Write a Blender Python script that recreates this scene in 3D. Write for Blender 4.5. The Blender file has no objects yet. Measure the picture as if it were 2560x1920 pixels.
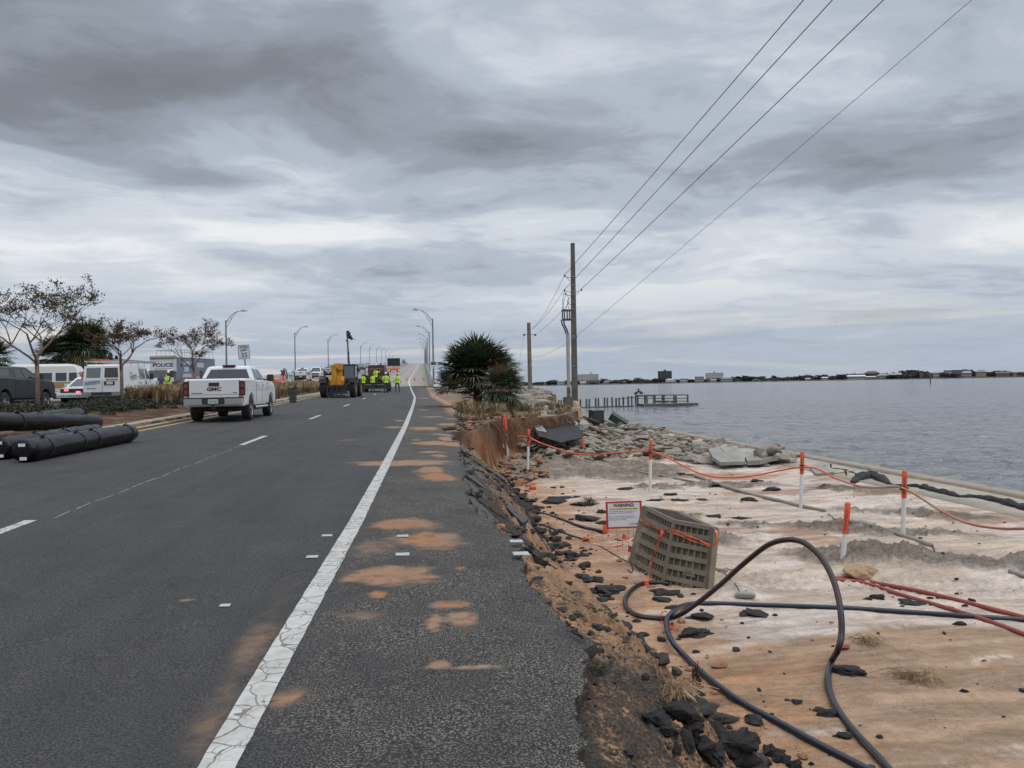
import bpy, bmesh, math, random
import numpy as np
from mathutils import Vector, Matrix, Euler
random.seed(7)
PI = math.pi
SC = bpy.context.scene
COL = SC.collection
# ------------------------------------------------------------------ camera
FPX = 2070.0
YAW, ROLL, PIT = math.radians(6.12), math.radians(1.06), math.radians(0.07)
CF = Vector((math.sin(YAW)*math.cos(PIT), math.cos(YAW)*math.cos(PIT), math.sin(PIT)))
_r0 = Vector((math.cos(YAW), -math.sin(YAW), 0)); _u0 = _r0.cross(CF)
CR = math.cos(ROLL)*_r0 - math.sin(ROLL)*_u0
CU = math.sin(ROLL)*_r0 + math.cos(ROLL)*_u0
EYE = Vector((0, 0, 1.5))
cd = bpy.data.cameras.new('camera'); cam = bpy.data.objects.new('camera', cd); COL.objects.link(cam)
cd.sensor_width = 36; cd.lens = FPX/2560*36; cd.clip_start = .05; cd.clip_end = 20000
M = Matrix.Identity(4)
for i in range(3):
    M[i][0], M[i][1], M[i][2], M[i][3] = CR[i], CU[i], -CF[i], EYE[i]
cam.matrix_world = M
SC.camera = cam
# ------------------------------------------------------------------ light
SUN_EL, SUN_AZ = math.radians(60), math.radians(125)   # soft light behind thick cloud
sd = bpy.data.lights.new('sun', 'SUN'); sd.energy = 1.5; sd.angle = math.radians(70); sd.color = (1, .96, .9)
so = bpy.data.objects.new('sun', sd); COL.objects.link(so)
sdir = Vector((math.sin(SUN_AZ)*math.cos(SUN_EL), math.cos(SUN_AZ)*math.cos(SUN_EL), math.sin(SUN_EL)))
so.rotation_euler = (-sdir).to_track_quat('-Z', 'Y').to_euler()
SC.view_settings.view_transform = 'Standard'; SC.view_settings.look = 'None'
SC.view_settings.exposure = 0.0; SC.view_settings.gamma = 1
def ray(px, py):
    return (CF*FPX + CR*(px-1280) + CU*(960-py)).normalized()

class NT:
    """small node-tree builder"""
    def __init__(s, tree): s.t = tree; s.L = tree.links
    def n(s, typ, ins=None, **kw):
        nd = s.t.nodes.new(typ)
        for k, v in kw.items(): setattr(nd, k, v)
        for k, v in (ins or {}).items():
            sk = nd.inputs[k]
            if hasattr(v, 'bl_rna') and isinstance(v, bpy.types.NodeSocket): s.L.new(v, sk)
            else: sk.default_value = v
        return nd
    def math(s, op, a, b=0.0, clamp=False):
        nd = s.n('ShaderNodeMath', {0: a, 1: b}, operation=op); nd.use_clamp = clamp; return nd.outputs[0]
    def mix(s, f, a, b):
        nd = s.t.nodes.new('ShaderNodeMix'); nd.data_type = 'RGBA'
        for k, v in ((0, f), (6, a), (7, b)):
            if isinstance(v, bpy.types.NodeSocket): s.L.new(v, nd.inputs[k])
            else: nd.inputs[k].default_value = v if k == 0 else (tuple(v)+(1,))[:4]
        return nd.outputs[2]
    def noise(s, vec, scale, detail=4, rough=.55, dist=0.0, out=0):
        nd = s.n('ShaderNodeTexNoise', {'Vector': vec, 'Scale': scale, 'Detail': detail, 'Roughness': rough, 'Distortion': dist})
        return nd.outputs[out]
    def ramp(s, v, lo, hi, a=0.0, b=1.0, smooth=True):
        nd = s.n('ShaderNodeMapRange', {'Value': v, 'From Min': lo, 'From Max': hi, 'To Min': a, 'To Max': b})
        if smooth: nd.interpolation_type = 'SMOOTHSTEP'
        return nd.outputs[0]
    def vmul(s, v, sc):
        return s.n('ShaderNodeMapping', {'Vector': v, 'Scale': sc}).outputs[0]

# ------------------------------------------------------------------ sky (overcast, layered cloud over a pale sky)
w = bpy.data.worlds.new("World"); SC.world = w; w.use_nodes = True
w.node_tree.nodes.clear(); N = NT(w.node_tree)
tc = N.n('ShaderNodeTexCoord').outputs['Generated']
sep = N.n('ShaderNodeSeparateXYZ', {0: tc})
zz = N.math('MAXIMUM', sep.outputs[2], 0.0)
den = N.math('ADD', zz, 0.10)
P = N.n('ShaderNodeCombineXYZ', {0: N.math('DIVIDE', sep.outputs[0], den), 1: N.math('DIVIDE', sep.outputs[1], den), 2: 0.0}).outputs[0]
def cp(px, py):
    d = ray(px, py); return (d.x/(max(d.z, 0)+.10), d.y/(max(d.z, 0)+.10), 0)
warp = N.noise(P, .8, 3, .5, 0, 1)
wv = N.n('ShaderNodeVectorMath', {0: warp, 1: (.5, .5, .5)}, operation='SUBTRACT').outputs[0]
wv = N.n('ShaderNodeVectorMath', {0: wv, 3: .9}, operation='SCALE').outputs[0]
PW = N.n('ShaderNodeVectorMath', {0: P, 1: wv}, operation='ADD').outputs[0]
rot = N.n('ShaderNodeMapping', {'Vector': PW, 'Rotation': (0, 0, math.radians(-24)), 'Scale': (.78, 1.0, 1)}).outputs[0]
n1 = N.noise(rot, .85, 6, .5, .3)
n2 = N.noise(rot, 3.2, 6, .58, .2)
n3 = N.noise(rot, 9, 6, .62, .4)
dens = N.math('ADD', N.math('MULTIPLY', n1, .85), N.math('MULTIPLY', n2, .38))
dens = N.math('ADD', dens, N.math('MULTIPLY', n3, .14))
dens = N.math('ADD', dens, -.28)
dens = N.math('ADD', dens, N.ramp(zz, .10, .36, -.045, .05))           # about .2 .. .7, mean .44
def blob(px, py, rx, ry, amt):
    global dens
    c = cp(px, py); cx = cp(px+rx, py); cy = cp(px, py-ry)
    sx = 1/max(.05, math.dist(c, cx)); sy = 1/max(.05, math.dist(c, cy))
    ang = math.atan2(cx[1]-c[1], cx[0]-c[0])
    v = N.n('ShaderNodeVectorMath', {0: PW, 1: c}, operation='SUBTRACT').outputs[0]
    v = N.n('ShaderNodeMapping', {'Vector': v, 'Rotation': (0, 0, -ang)}).outputs[0]
    v = N.n('ShaderNodeMapping', {'Vector': v, 'Scale': (sx, sy, 0)}).outputs[0]
    ln = N.n('ShaderNodeVectorMath', {0: v}, operation='LENGTH').outputs['Value']
    g = N.ramp(ln, 0, 1.25, amt, 0.0)
    dens = N.math('ADD', dens, g)
blob(130, 260, 520, 300, .36)
blob(680, 200, 560, 230, .34)
blob(1280, 330, 520, 170, .32)
blob(200, -60, 900, 160, .16)
blob(1900, 420, 620, 170, .15)
blob(2420, 330, 420, 340, .17)
blob(1900, 150, 520, 240, .13)
blob(420, 430, 190, 55, .16)
blob(900, 490, 480, 70, .12)
blob(1380, 60, 300, 140, .10)
blob(1750, 560, 260, 60, .10)
blob(820, 600, 360, 55, -.24)
blob(1350, 565, 230, 50, -.16)
blob(120, 600, 330, 100, -.16)
blob(1800, 735, 460, 45, -.16)
blob(2450, 580, 280, 60, -.16)
blob(450, 545, 200, 50, -.14)
cr = N.n('ShaderNodeValToRGB', {0: dens})
e = cr.color_ramp; e.interpolation = 'EASE'
e.elements[0].position = .16; e.elements[0].color = (.88, .90, .92, 1)
e.elements[1].position = .96; e.elements[1].color = (.178, .19, .208, 1)
for p_, c_ in ((.34, (.66, .71, .77)), (.48, (.475, .53, .61)), (.62, (.325, .365, .422)), (.78, (.222, .242, .27))):
    q = e.elements.new(p_); q.color = c_+(1,)
cloud = cr.outputs[0]
# low band: bluish haze with warm bright slots between the layers
low = N.n('ShaderNodeMapping', {'Vector': tc, 'Scale': (1.6, 1.6, 26)}).outputs[0]
ls = N.noise(low, 1.6, 5, .55, .3)
slot = N.ramp(ls, .49, .64)
lowc = N.mix(slot, (.40, .47, .58), (.78, .74, .66))
lf = N.ramp(zz, .015, .17, .85, 0.0)
left = N.ramp(sep.outputs[0], -.25, .45, 1.0, .45)
lowc = N.mix(left, (.43, .49, .585), lowc)
ccol = N.mix(lf, cloud, lowc)
hz = N.ramp(zz, 0.0, .03, .75, 0.0)
ccol = N.mix(hz, ccol, (.43, .50, .60))
zen = N.ramp(zz, .42, .8, 1.0, 2.3)
ccol = N.n('ShaderNodeVectorMath', {0: ccol, 3: zen}, operation='SCALE').outputs[0]
sky = N.n('ShaderNodeTexSky', sky_type='NISHITA', sun_disc=False, sun_elevation=SUN_EL, sun_rotation=SUN_AZ, altitude=0, air_density=1.0, dust_density=3.0)
b1 = N.n('ShaderNodeBackground', {'Color': sky.outputs[0], 'Strength': .08}).outputs[0]
b2 = N.n('ShaderNodeBackground', {'Color': ccol, 'Strength': 1.0}).outputs[0]
ms = N.n('ShaderNodeMixShader', {0: .93, 1: b1, 2: b2}).outputs[0]
N.n('ShaderNodeOutputWorld', {0: ms})

# ------------------------------------------------------------------ numeric noise and ground
def _hash(ix, iy, s):
    h = (ix.astype(np.int64)*374761393 + iy.astype(np.int64)*668265263 + s*974634777) & 0x7fffffff
    h = ((h ^ (h >> 13))*1274126177) & 0x7fffffff
    h = (h ^ (h >> 16)) & 0xffff
    return h/65535.0
def vnoise(x, y, s=0):
    x = np.asarray(x, float); y = np.asarray(y, float)
    ix = np.floor(x); iy = np.floor(y); fx = x-ix; fy = y-iy
    fx = fx*fx*(3-2*fx); fy = fy*fy*(3-2*fy)
    a = _hash(ix, iy, s); b = _hash(ix+1, iy, s); c = _hash(ix, iy+1, s); d = _hash(ix+1, iy+1, s)
    return (a*(1-fx)+b*fx)*(1-fy) + (c*(1-fx)+d*fx)*fy - .5
def fbm(x, y, sc, octv=4, s=0, g=.5):
    t = 0; a = 1; x = np.asarray(x, float)*sc; y = np.asarray(y, float)*sc
    for o in range(octv):
        t = t + a*vnoise(x+17.3*o, y-9.1*o, s+o); a *= g; x = x*2.03; y = y*2.03
    return t
def sst(a, b, x):
    t = np.clip((np.asarray(x, float)-a)/(b-a), 0, 1); return t*t*(3-2*t)
RY = [-100, 0, 25, 50, 75, 88, 100, 120, 160, 215, 270, 325, 380, 435, 490, 545, 600, 655, 720, 800, 1000]
RZ = [0, 0, .33, .63, .98, 1.2, 1.5, 2.2, 3.6, 5.55, 7.5, 9.3, 11.2, 13.1, 15.0, 16.7, 17.4, 16.8, 15, 12, 4]
def prof(Y): return np.interp(Y, RY, RZ)
import bisect as _b
def pf(y):
    i = min(len(RY)-2, max(0, _b.bisect_right(RY, y)-1)); t = (y-RY[i])/(RY[i+1]-RY[i]); return RZ[i]*(1-t)+RZ[i+1]*t
def roadz(X, Y): return prof(Y) + .015*np.clip(-np.asarray(X, float)-2, -6, 9)
EY = [-60, 7, 9, 14, 18, 21, 23.6, 24.4, 26, 29, 31, 32, 33, 36, 48, 57, 70, 90, 98, 102, 112, 400]
EX = [.84, .84, .84, .80, .84, .80, .84, 1.5, 1.75, 2.4, 3.0, 4.4, 5.6, 6.8, 7.8, 8.6, 11.2, 13.2, 13.0, 9.0, 3.0, 2.0]
EW = [1.65, 1.65, 1.32, 1.4, 1.75, 1.6, .7, .3, .25, .3, .35, .5, .9, 2.0, 2.4, 2.2, 2.0, 2, 2, 2, 2, 2]
def edgeX(Y):                # broken asphalt edge on the shoulder
    Y = np.asarray(Y, float)
    base = np.interp(Y, [-60, 2, 3.3, 3.9, 4.4, 4.75, 5.5, 6.2, 7.3, 8.3, 9.0, 10.3, 12, 14, 16, 18.4, 20, 21.5, 23.2, 24, 24.3, 25.5, 30, 46, 60, 100],
                     [.7, .62, .68, .76, .80, .90, .82, .82, .85, .82, .74, .58, .60, .72, .68, .84, .74, .78, .62, .50, .75, 1.0, 1.3, 1.55, 1.0, .85])
    j = fbm(Y, Y*0+3, 1.6, 5, 40, .64)*.19
    k = np.abs(fbm(Y, Y*0+9, 4.5, 3, 47, .6))*.075
    return base + (j-k)*np.clip(Y/4+.3, 0, 1)*sst(48, 40, Y)
SEAX0, SEAX1 = 12.1, 14.35
def ground(X, Y, detail=True):
    X = np.asarray(X, float); Y = np.asarray(Y, float)
    r = roadz(X, Y)
    n = fbm(X, Y, .35, 4, 1)
    # high side: verge next to the shoulder, falling away to the right
    land = np.interp(Y, [-1e4, 100, 112, 1e5], [1, 1, 0, 0])
    high = r - .05 - .085*np.clip(X-1.2, 0, 20)*sst(20, 30, Y) - .30*sst(5.5, 8, X)*sst(44, 52, Y) + .16*n*sst(1.5, 3, X)*sst(22, 28, Y)
    high = np.where(Y > 96, high*(1-sst(98, 112, Y)) + (-3.2)*sst(98, 112, Y), high)
    low = -1.42 + .10*n + .035*fbm(X, Y, 1.7, 3, 5)
    low = low + .32*sst(24, 33, Y)*sst(10.5, 7, X) + .35*sst(36, 60, Y)*sst(13, 9, X)
    if detail:
        rough = rough_mask(X, Y)
        low = low + rough*(.13*(fbm(X, Y, 3.6, 6, 11, .72)+.12) + .02)
        ux = X*.85+Y*.2
        tr = (sst(1.0, .2, np.abs(Y-(17.5-.55*X)-0.0))+sst(1.0, .2, np.abs(Y-(13.6-.35*X))))*sst(2.5, 4, X)
        low = low - .05*tr*(1+.7*np.sin(ux*38))*(1-rough)
        low = low + .012*fbm(X, Y, 6, 3, 21)
    for (mx, my, mr, mh) in MOUNDS:
        d = np.hypot(X-mx, Y-my)/mr
        low = low + mh*np.exp(-d*d*1.6)*(1+.9*fbm(X, Y, 2.5, 4, 31))
    # beach slab behind the seawall
    b = sst(10.6, SEAX0, X + .35*fbm(X, Y, .5, 3, 60))*(Y < 64)
    low = low*(1-b) + (-1.36)*b
    low = np.where((X > SEAX1-.02) & (Y < 63), -3.6, low)
    low = np.where(Y >= 63, low*(1-sst(13.2, 15.5, X)) + (-3.2)*sst(13.2, 15.5, X), low)
    low = low*(1-sst(98, 108, Y)) + (-3.4)*sst(98, 108, Y)
    E = np.interp(Y, EY, EX) - .07
    Eb = np.where(Y < 24, np.minimum(edgeX(Y), E+.3)-.07, E)
    if detail: Eb = Eb + np.where(Y > 24.2, .35*fbm(X*0+1, Y, .9, 4, 77)+.16*fbm(X*0+1, Y, 3.2, 3, 78), 0)
    W = np.interp(Y, EY, EW)
    t = (X-Eb)/W
    lip = sst(0, .05, X-Eb)*.07*sst(24.5, 23, Y) + np.exp(-((X-Eb-.075)/.05)**2)*.11*np.clip(.5+2.5*fbm(X*0, Y, 2.2, 3, 444), 0, 1)*sst(24, 23, Y)
    k = np.clip(t, 0, 1); near = sst(24, 22, Y); k = near*(.40*k+.60*k**1.9) + (1-near)*(k*.55 + .45*k*k*(3-2*k))
    if detail:
        k = np.clip(k + (.10*fbm(X, Y, 2.2, 5, 90, .6)+.07*fbm(X, Y, 9, 4, 91, .6)+.12*fbm(X*1.6, Y*.8, 1.5, 3, 92)*(1-near))*np.sin(np.clip(t, 0, 1)*PI), 0, 1)
    if detail: high = high - sst(24.3, 27, Y)*sst(60, 48, Y)*sst(2.2, .2, Eb-X)*(.10+.5*np.abs(fbm(X, Y, 1.1, 4, 333)))
    z = high*(1-k) + low*k - lip*(1-np.clip(t, 0, 1))
    # left side: median and other carriageway
    med = r + .12*sst(-8.45, -8.6, X) + .18*sst(-9, -14, X)
    med = np.where((X < -8.7) & (X > -14.6), med + .05*n + (.03*fbm(X, Y, 3, 3, 8) if detail else 0), med)
    lw = prof(Y) + .27
    med = np.where(X < -14.75, lw, med)
    med = np.where(X < -23.2, lw - .06*np.clip(-X-23.5, 0, 60) + .1*n, med)
    med = np.where(Y > 97, med*(1-sst(99, 112, Y)) + (-3.2)*sst(99, 112, Y), med)
    z = np.where(X < -8.4, med, z)
    z = np.where((X >= -8.4) & (X < Eb), r-.10, z)
    z = np.where((X >= -8.4) & (X < Eb) & (Y > 100), (r-.10)*(1-sst(101, 112, Y))-3.2*sst(101, 112, Y), z)
    z = np.where((X < -48) , z*(1-sst(-48, -62, X)) - 3.2*sst(-48, -62, X), z)
    return z
def rough_mask(X, Y):
    m = 0
    for (cx, cy, rx, ry, a) in ROUGH:
        ca, sa = math.cos(a), math.sin(a)
        u = ((X-cx)*ca+(Y-cy)*sa)/rx; v = (-(X-cx)*sa+(Y-cy)*ca)/ry
        d = np.sqrt(u*u+v*v) + .5*fbm(X, Y, 1.1, 3, 55)
        m = np.maximum(m, sst(1.15, .75, d))
    return m
# heaps of churned grey sand: centre, radii, angle
ROUGH = [(5.6, 27.2, 3.6, 2.6, -.1), (8.6, 22.6, 1.6, .6, -.4), (9.2, 12.0, 2.8, .8, -.3), (4.4, 29.5, 2.6, 3.0, .2), (3.4, 34.0, 1.2, 2.6, 0), (7.6, 12.6, 1.9, .75, -.25), (10.0, 10.9, 1.9, .6, -.35), (4.9, 14.6, 1.1, .8, .3),
         (8.2, 15.2, 2.4, .5, -.5), (6.3, 22.4, .7, .8, 0), (5.2, 17.6, .9, .5, .4), (10.4, 16.6, 1.6, .35, -.75), (11.2, 20.3, 1.2, .6, -.8)]
MOUNDS = [(3.5, 34.2, 1.0, .30), (4.6, 28.5, 1.6, .22), (7.3, 12.7, 1.0, .20), (9.8, 11.0, 1.2, .18), (4.95, 14.5, .7, .12), (8.4, 16.0, 1.0, .10), (4.25, 11.05, .35, .13), (10.8, 17.5, .9, .15), (12.0, 20.3, .9, .15)]
def gz(x, y): return float(ground(np.array([x]), np.array([y]))[0])
def at(px, py, dz=0.0, fn=None):
    d = ray(px, py); t = 1.5; last = t
    f = fn or globals()['gz']
    while t < 900:
        p = EYE+d*t
        if p.z < f(p.x, p.y)+dz: break
        last = t; t *= 1.012
    a, b = last, t
    for _ in range(12):
        m_ = (a+b)/2; p = EYE+d*m_
        if p.z < f(p.x, p.y)+dz: b = m_
        else: a = m_
    return EYE+d*b
def atroad(px, py): return at(px, py, 0, lambda x, y: pf(y)+.015*min(9, max(-6, -x-2)))
def aty(px, py, Y):
    d = ray(px, py); return EYE+d*(Y/d.y)
def atz(px, py, z):
    d = ray(px, py); return EYE+d*((z-1.5)/d.z)

# ------------------------------------------------------------------ object helpers
def tag(o, label=None, cat=None, group=None, kind=None):
    if label: o['label'] = label
    if cat: o['category'] = cat
    if group: o['group'] = group
    if kind: o['kind'] = kind
    return o
def empty(name, loc, rz=0.0):
    o = bpy.data.objects.new(name, None); COL.objects.link(o); o.location = loc
    if isinstance(rz, (int, float)): o.rotation_euler = (0, 0, rz)
    else: o.rotation_euler = rz
    o.empty_display_size = .3
    return o
def thing(name, label, cat, loc=(0, 0, 0), rz=0.0, group=None):
    return tag(empty(name, loc, rz), label, cat, group)
def kids(o): return [c for c in bpy.data.objects if c.parent == o]
KIDS = {}
def copy_tree(o, parent=None):
    c = o.copy(); COL.objects.link(c); c.parent = parent
    for ch in KIDS.get(o.name, []): 
        d = copy_tree(ch, c)
    return c
def link(name, me, mat=None, parent=None, smooth=False, mats=None):
    ob = bpy.data.objects.new(name, me); COL.objects.link(ob)
    if mats:
        for m_ in mats: me.materials.append(m_)
    elif mat: me.materials.append(mat)
    if smooth: me.polygons.foreach_set('use_smooth', [True]*len(me.polygons))
    if parent:
        ob.parent = parent; KIDS.setdefault(parent.name, []).append(ob)
    return ob
def np_mesh(name, V, Fq):
    me = bpy.data.meshes.new(name)
    V = np.asarray(V, np.float32); Fq = np.asarray(Fq, np.int32)
    me.vertices.add(len(V)); me.vertices.foreach_set('co', V.ravel())
    k = Fq.shape[1]
    me.loops.add(Fq.size); me.loops.foreach_set('vertex_index', Fq.ravel())
    me.polygons.add(len(Fq)); me.polygons.foreach_set('loop_start', np.arange(0, Fq.size, k, dtype=np.int32))
    me.update(calc_edges=True); me.validate()
    return me
def grid_faces(nr, nc, wrap=False):
    i = np.arange(nr-1)[:, None]; j = np.arange(nc if wrap else nc-1)[None, :]
    a = i*nc+j; b = i*nc+(j+1) % nc; c = (i+1)*nc+(j+1) % nc; d = (i+1)*nc+j
    return np.stack([a+0*b, b, c, d], -1).reshape(-1, 4)

class MB:
    def __init__(s): s.v = []; s.f = []; s.m = []; s.T = Matrix.Identity(4); s.cur = 0
    def _add(s, vs, fs):
        o = len(s.v); T = s.T
        s.v += [tuple(T @ Vector(p)) for p in vs]
        for f_ in fs: s.f.append(tuple(i+o for i in f_)); s.m.append(s.cur)
        return s
    def box(s, x0, x1, y0, y1, z0, z1, bev=0.0):
        if bev > 0: return s.prism([(y0, z0), (y1, z0), (y1, z1), (y0, z1)], x0, x1, bev)
        vs = [(x, y, z) for z in (z0, z1) for y in (y0, y1) for x in (x0, x1)]
        return s._add(vs, [(0, 2, 3, 1), (4, 5, 7, 6), (0, 1, 5, 4), (2, 6, 7, 3), (0, 4, 6, 2), (1, 3, 7, 5)])
    def prism(s, prof_, x0, x1, bev=0.0, axis='x'):
        """polygon given as (y, z), pushed from x0 to x1, its rims inset by bev"""
        P_ = [Vector((a, b)) for a, b in prof_]
        ar = sum(P_[i].x*P_[(i+1) % len(P_)].y-P_[(i+1) % len(P_)].x*P_[i].y for i in range(len(P_)))
        if ar < 0: P_.reverse()
        n = len(P_)
        def inset(d):
            out = []
            for i in range(n):
                a, b, c = P_[i-1], P_[i], P_[(i+1) % n]
                e1 = (b-a); e2 = (c-b)
                if e1.length < 1e-9 or e2.length < 1e-9: out.append(b.copy()); continue
                e1.normalize(); e2.normalize()
                n1_ = Vector((-e1.y, e1.x)); n2_ = Vector((-e2.y, e2.x)); q_ = n1_+n2_
                L = q_.length
                if L < .3: out.append(b+n1_*d); continue
                q_ /= L; out.append(b+q_*d/max(.5, q_.dot(n1_)))
            return out
        rings = []
        if bev > 0:
            I = inset(bev)
            rings = [(x0, I), (x0+bev, P_), (x1-bev, P_), (x1, I)]
        else: rings = [(x0, P_), (x1, P_)]
        vs = [(x, p.x, p.y) for x, R_ in rings for p in R_]
        fs = [tuple(range(n-1, -1, -1)), tuple(range((len(rings)-1)*n, len(rings)*n))]
        for k in range(len(rings)-1):
            for i in range(n):
                j = (i+1) % n; fs.append((k*n+i, k*n+j, (k+1)*n+j, (k+1)*n+i))
        if axis == 'y': vs = [(y, x, z) for x, y, z in vs]; fs = [tuple(reversed(f_)) for f_ in fs]
        if axis == 'z': vs = [(y, z, x) for x, y, z in vs]
        return s._add(vs, fs)
    def loft(s, rings, cap=True, closed=True):
        n = len(rings[0]); vs = [p for r_ in rings for p in r_]; fs = []
        for k in range(len(rings)-1):
            for i in range(n if closed else n-1):
                j = (i+1) % n; fs.append((k*n+i, k*n+j, (k+1)*n+j, (k+1)*n+i))
        if cap: fs += [tuple(range(n-1, -1, -1)), tuple(range((len(rings)-1)*n, len(rings)*n))]
        return s._add(vs, fs)
    def cyl(s, a, b, r0, r1=None, n=10, cap=True):
        return s.tube([a, b], [r0, r1 if r1 is not None else r0], n, cap)
    def tube(s, pts, rad, n=8, cap=True):
        pts = [Vector(p) for p in pts]
        if not isinstance(rad, (list, tuple)): rad = [rad]*len(pts)
        rings = []; up = None
        for i, p in enumerate(pts):
            t = (pts[min(i+1, len(pts)-1)]-pts[max(i-1, 0)])
            if t.length < 1e-9: t = Vector((0, 0, 1))
            t.normalize()
            if up is None:
                up = Vector((0, 0, 1)) if abs(t.z) < .9 else Vector((1, 0, 0))
            a = t.cross(up)
            if a.length < 1e-4: a = t.cross(Vector((0, 1, 0)))
            a.normalize(); b_ = a.cross(t).normalized(); up = b_
            rings.append([p+(a*math.cos(2*PI*k/n)+b_*math.sin(2*PI*k/n))*rad[i] for k in range(n)])
        return s.loft(rings, cap)
    def ball(s, c, r, nu=8, nv=6, jit=0.0, seed=0):
        rx, ry, rz_ = (r, r, r) if isinstance(r, (int, float)) else r
        rr = random.Random(seed); vs = [(c[0], c[1], c[2]-rz_)]
        for j in range(1, nv):
            a = -PI/2+PI*j/nv
            for i in range(nu):
                k = 1+(rr.random()-.5)*2*jit; b = 2*PI*i/nu
                vs.append((c[0]+rx*math.cos(a)*math.cos(b)*k, c[1]+ry*math.cos(a)*math.sin(b)*k, c[2]+rz_*math.sin(a)*k))
        vs.append((c[0], c[1], c[2]+rz_)); fs = []
        for i in range(nu): fs.append((0, 1+(i+1) % nu, 1+i))
        for j in range(nv-2):
            for i in range(nu):
                a = 1+j*nu+i; b = 1+j*nu+(i+1) % nu; fs.append((a, b, b+nu, a+nu))
        t = len(vs)-1; o = 1+(nv-2)*nu
        for i in range(nu): fs.append((o+i, o+(i+1) % nu, t))
        return s._add(vs, fs)
    def quad(s, a, b, c, d): return s._add([a, b, c, d], [(0, 1, 2, 3)])
    def tri(s, a, b, c): return s._add([a, b, c], [(0, 1, 2)])
    def plate(s, a, b, c, d, t):
        """a thin slab: four corners and a thickness along its normal"""
        a, b, c, d = map(Vector, (a, b, c, d)); nn = (b-a).cross(d-a).normalized()*t
        return s._add([a, b, c, d, a-nn, b-nn, c-nn, d-nn], [(0, 1, 2, 3), (7, 6, 5, 4), (0, 4, 5, 1), (1, 5, 6, 2), (2, 6, 7, 3), (3, 7, 4, 0)])
    def mesh(s, name):
        me = bpy.data.meshes.new(name); me.from_pydata(s.v, [], s.f); me.update()
        return me
    def build(s, name, mat=None, parent=None, smooth=False, mats=None):
        me = s.mesh(name); ob = link(name, me, mat, parent, False, mats)
        if mats: me.polygons.foreach_set('material_index', s.m)
        if smooth:
            me.polygons.foreach_set('use_smooth', [True]*len(me.polygons))
            if smooth != 'all':
                try: me.set_sharp_from_angle(angle=math.radians(38))
                except Exception: pass
        me.update()
        return ob
def crom(pts, step=6):
    """Catmull-Rom through the points"""
    P_ = [Vector(p) for p in pts]; out = []
    for i in range(len(P_)-1):
        a = P_[max(i-1, 0)]; b = P_[i]; c = P_[i+1]; d = P_[min(i+2, len(P_)-1)]
        for k in range(step):
            t = k/step
            out.append(.5*((2*b)+(c-a)*t+(2*a-5*b+4*c-d)*t*t+(3*b-a-3*c+d)*t**3))
    out.append(P_[-1]); return out

# ------------------------------------------------------------------ materials
MATS = {}
def mat(name, col, rough=.6, metal=0.0, var=.0, vs=8.0, bump=0.0, bs=30.0, spec=.5, emit=None, es=0.0, dirt=None, coat=0.0):
    if name in MATS: return MATS[name]
    m_ = bpy.data.materials.new(name); m_.use_nodes = True; T = m_.node_tree; T.nodes.clear(); N = NT(T)
    tc = N.n('ShaderNodeTexCoord').outputs['Object']
    b = N.n('ShaderNodeBsdfPrincipled', {'Base Color': tuple(col)+(1,), 'Roughness': rough, 'Metallic': metal, 'Specular IOR Level': spec, 'Coat Weight': coat})
    c = None
    if var > 0:
        n_ = N.noise(tc, vs, 5, .6)
        c = N.mix(N.ramp(n_, .3, .7), tuple(x*(1-var) for x in col), tuple(min(1, x*(1+var)) for x in col))
    if dirt:
        dn = N.noise(tc, dirt[1], 5, .65, .4)
        c = N.mix(N.ramp(dn, dirt[2], dirt[2]+.18), c if c is not None else tuple(col), dirt[0])
    if c is not None: N.L.new(c, b.inputs['Base Color'])
    if bump > 0:
        n_ = N.noise(tc, bs, 5, .6)
        bp = N.n('ShaderNodeBump', {'Strength': 1.0, 'Distance': bump, 'Height': n_}); N.L.new(bp.outputs[0], b.inputs['Normal'])
    if emit:
        b.inputs['Emission Color'].default_value = tuple(emit)+(1,); b.inputs['Emission Strength'].default_value = es
    N.n('ShaderNodeOutputMaterial', {0: b.outputs[0]})
    MATS[name] = m_
    return m_
def attr_material(name, fn):
    m_ = bpy.data.materials.new(name); m_.use_nodes = True; T = m_.node_tree; T.nodes.clear(); N = NT(T)
    b = N.n('ShaderNodeBsdfPrincipled'); fn(N, b); N.n('ShaderNodeOutputMaterial', {0: b.outputs[0]})
    MATS[name] = m_
    return m_
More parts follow.
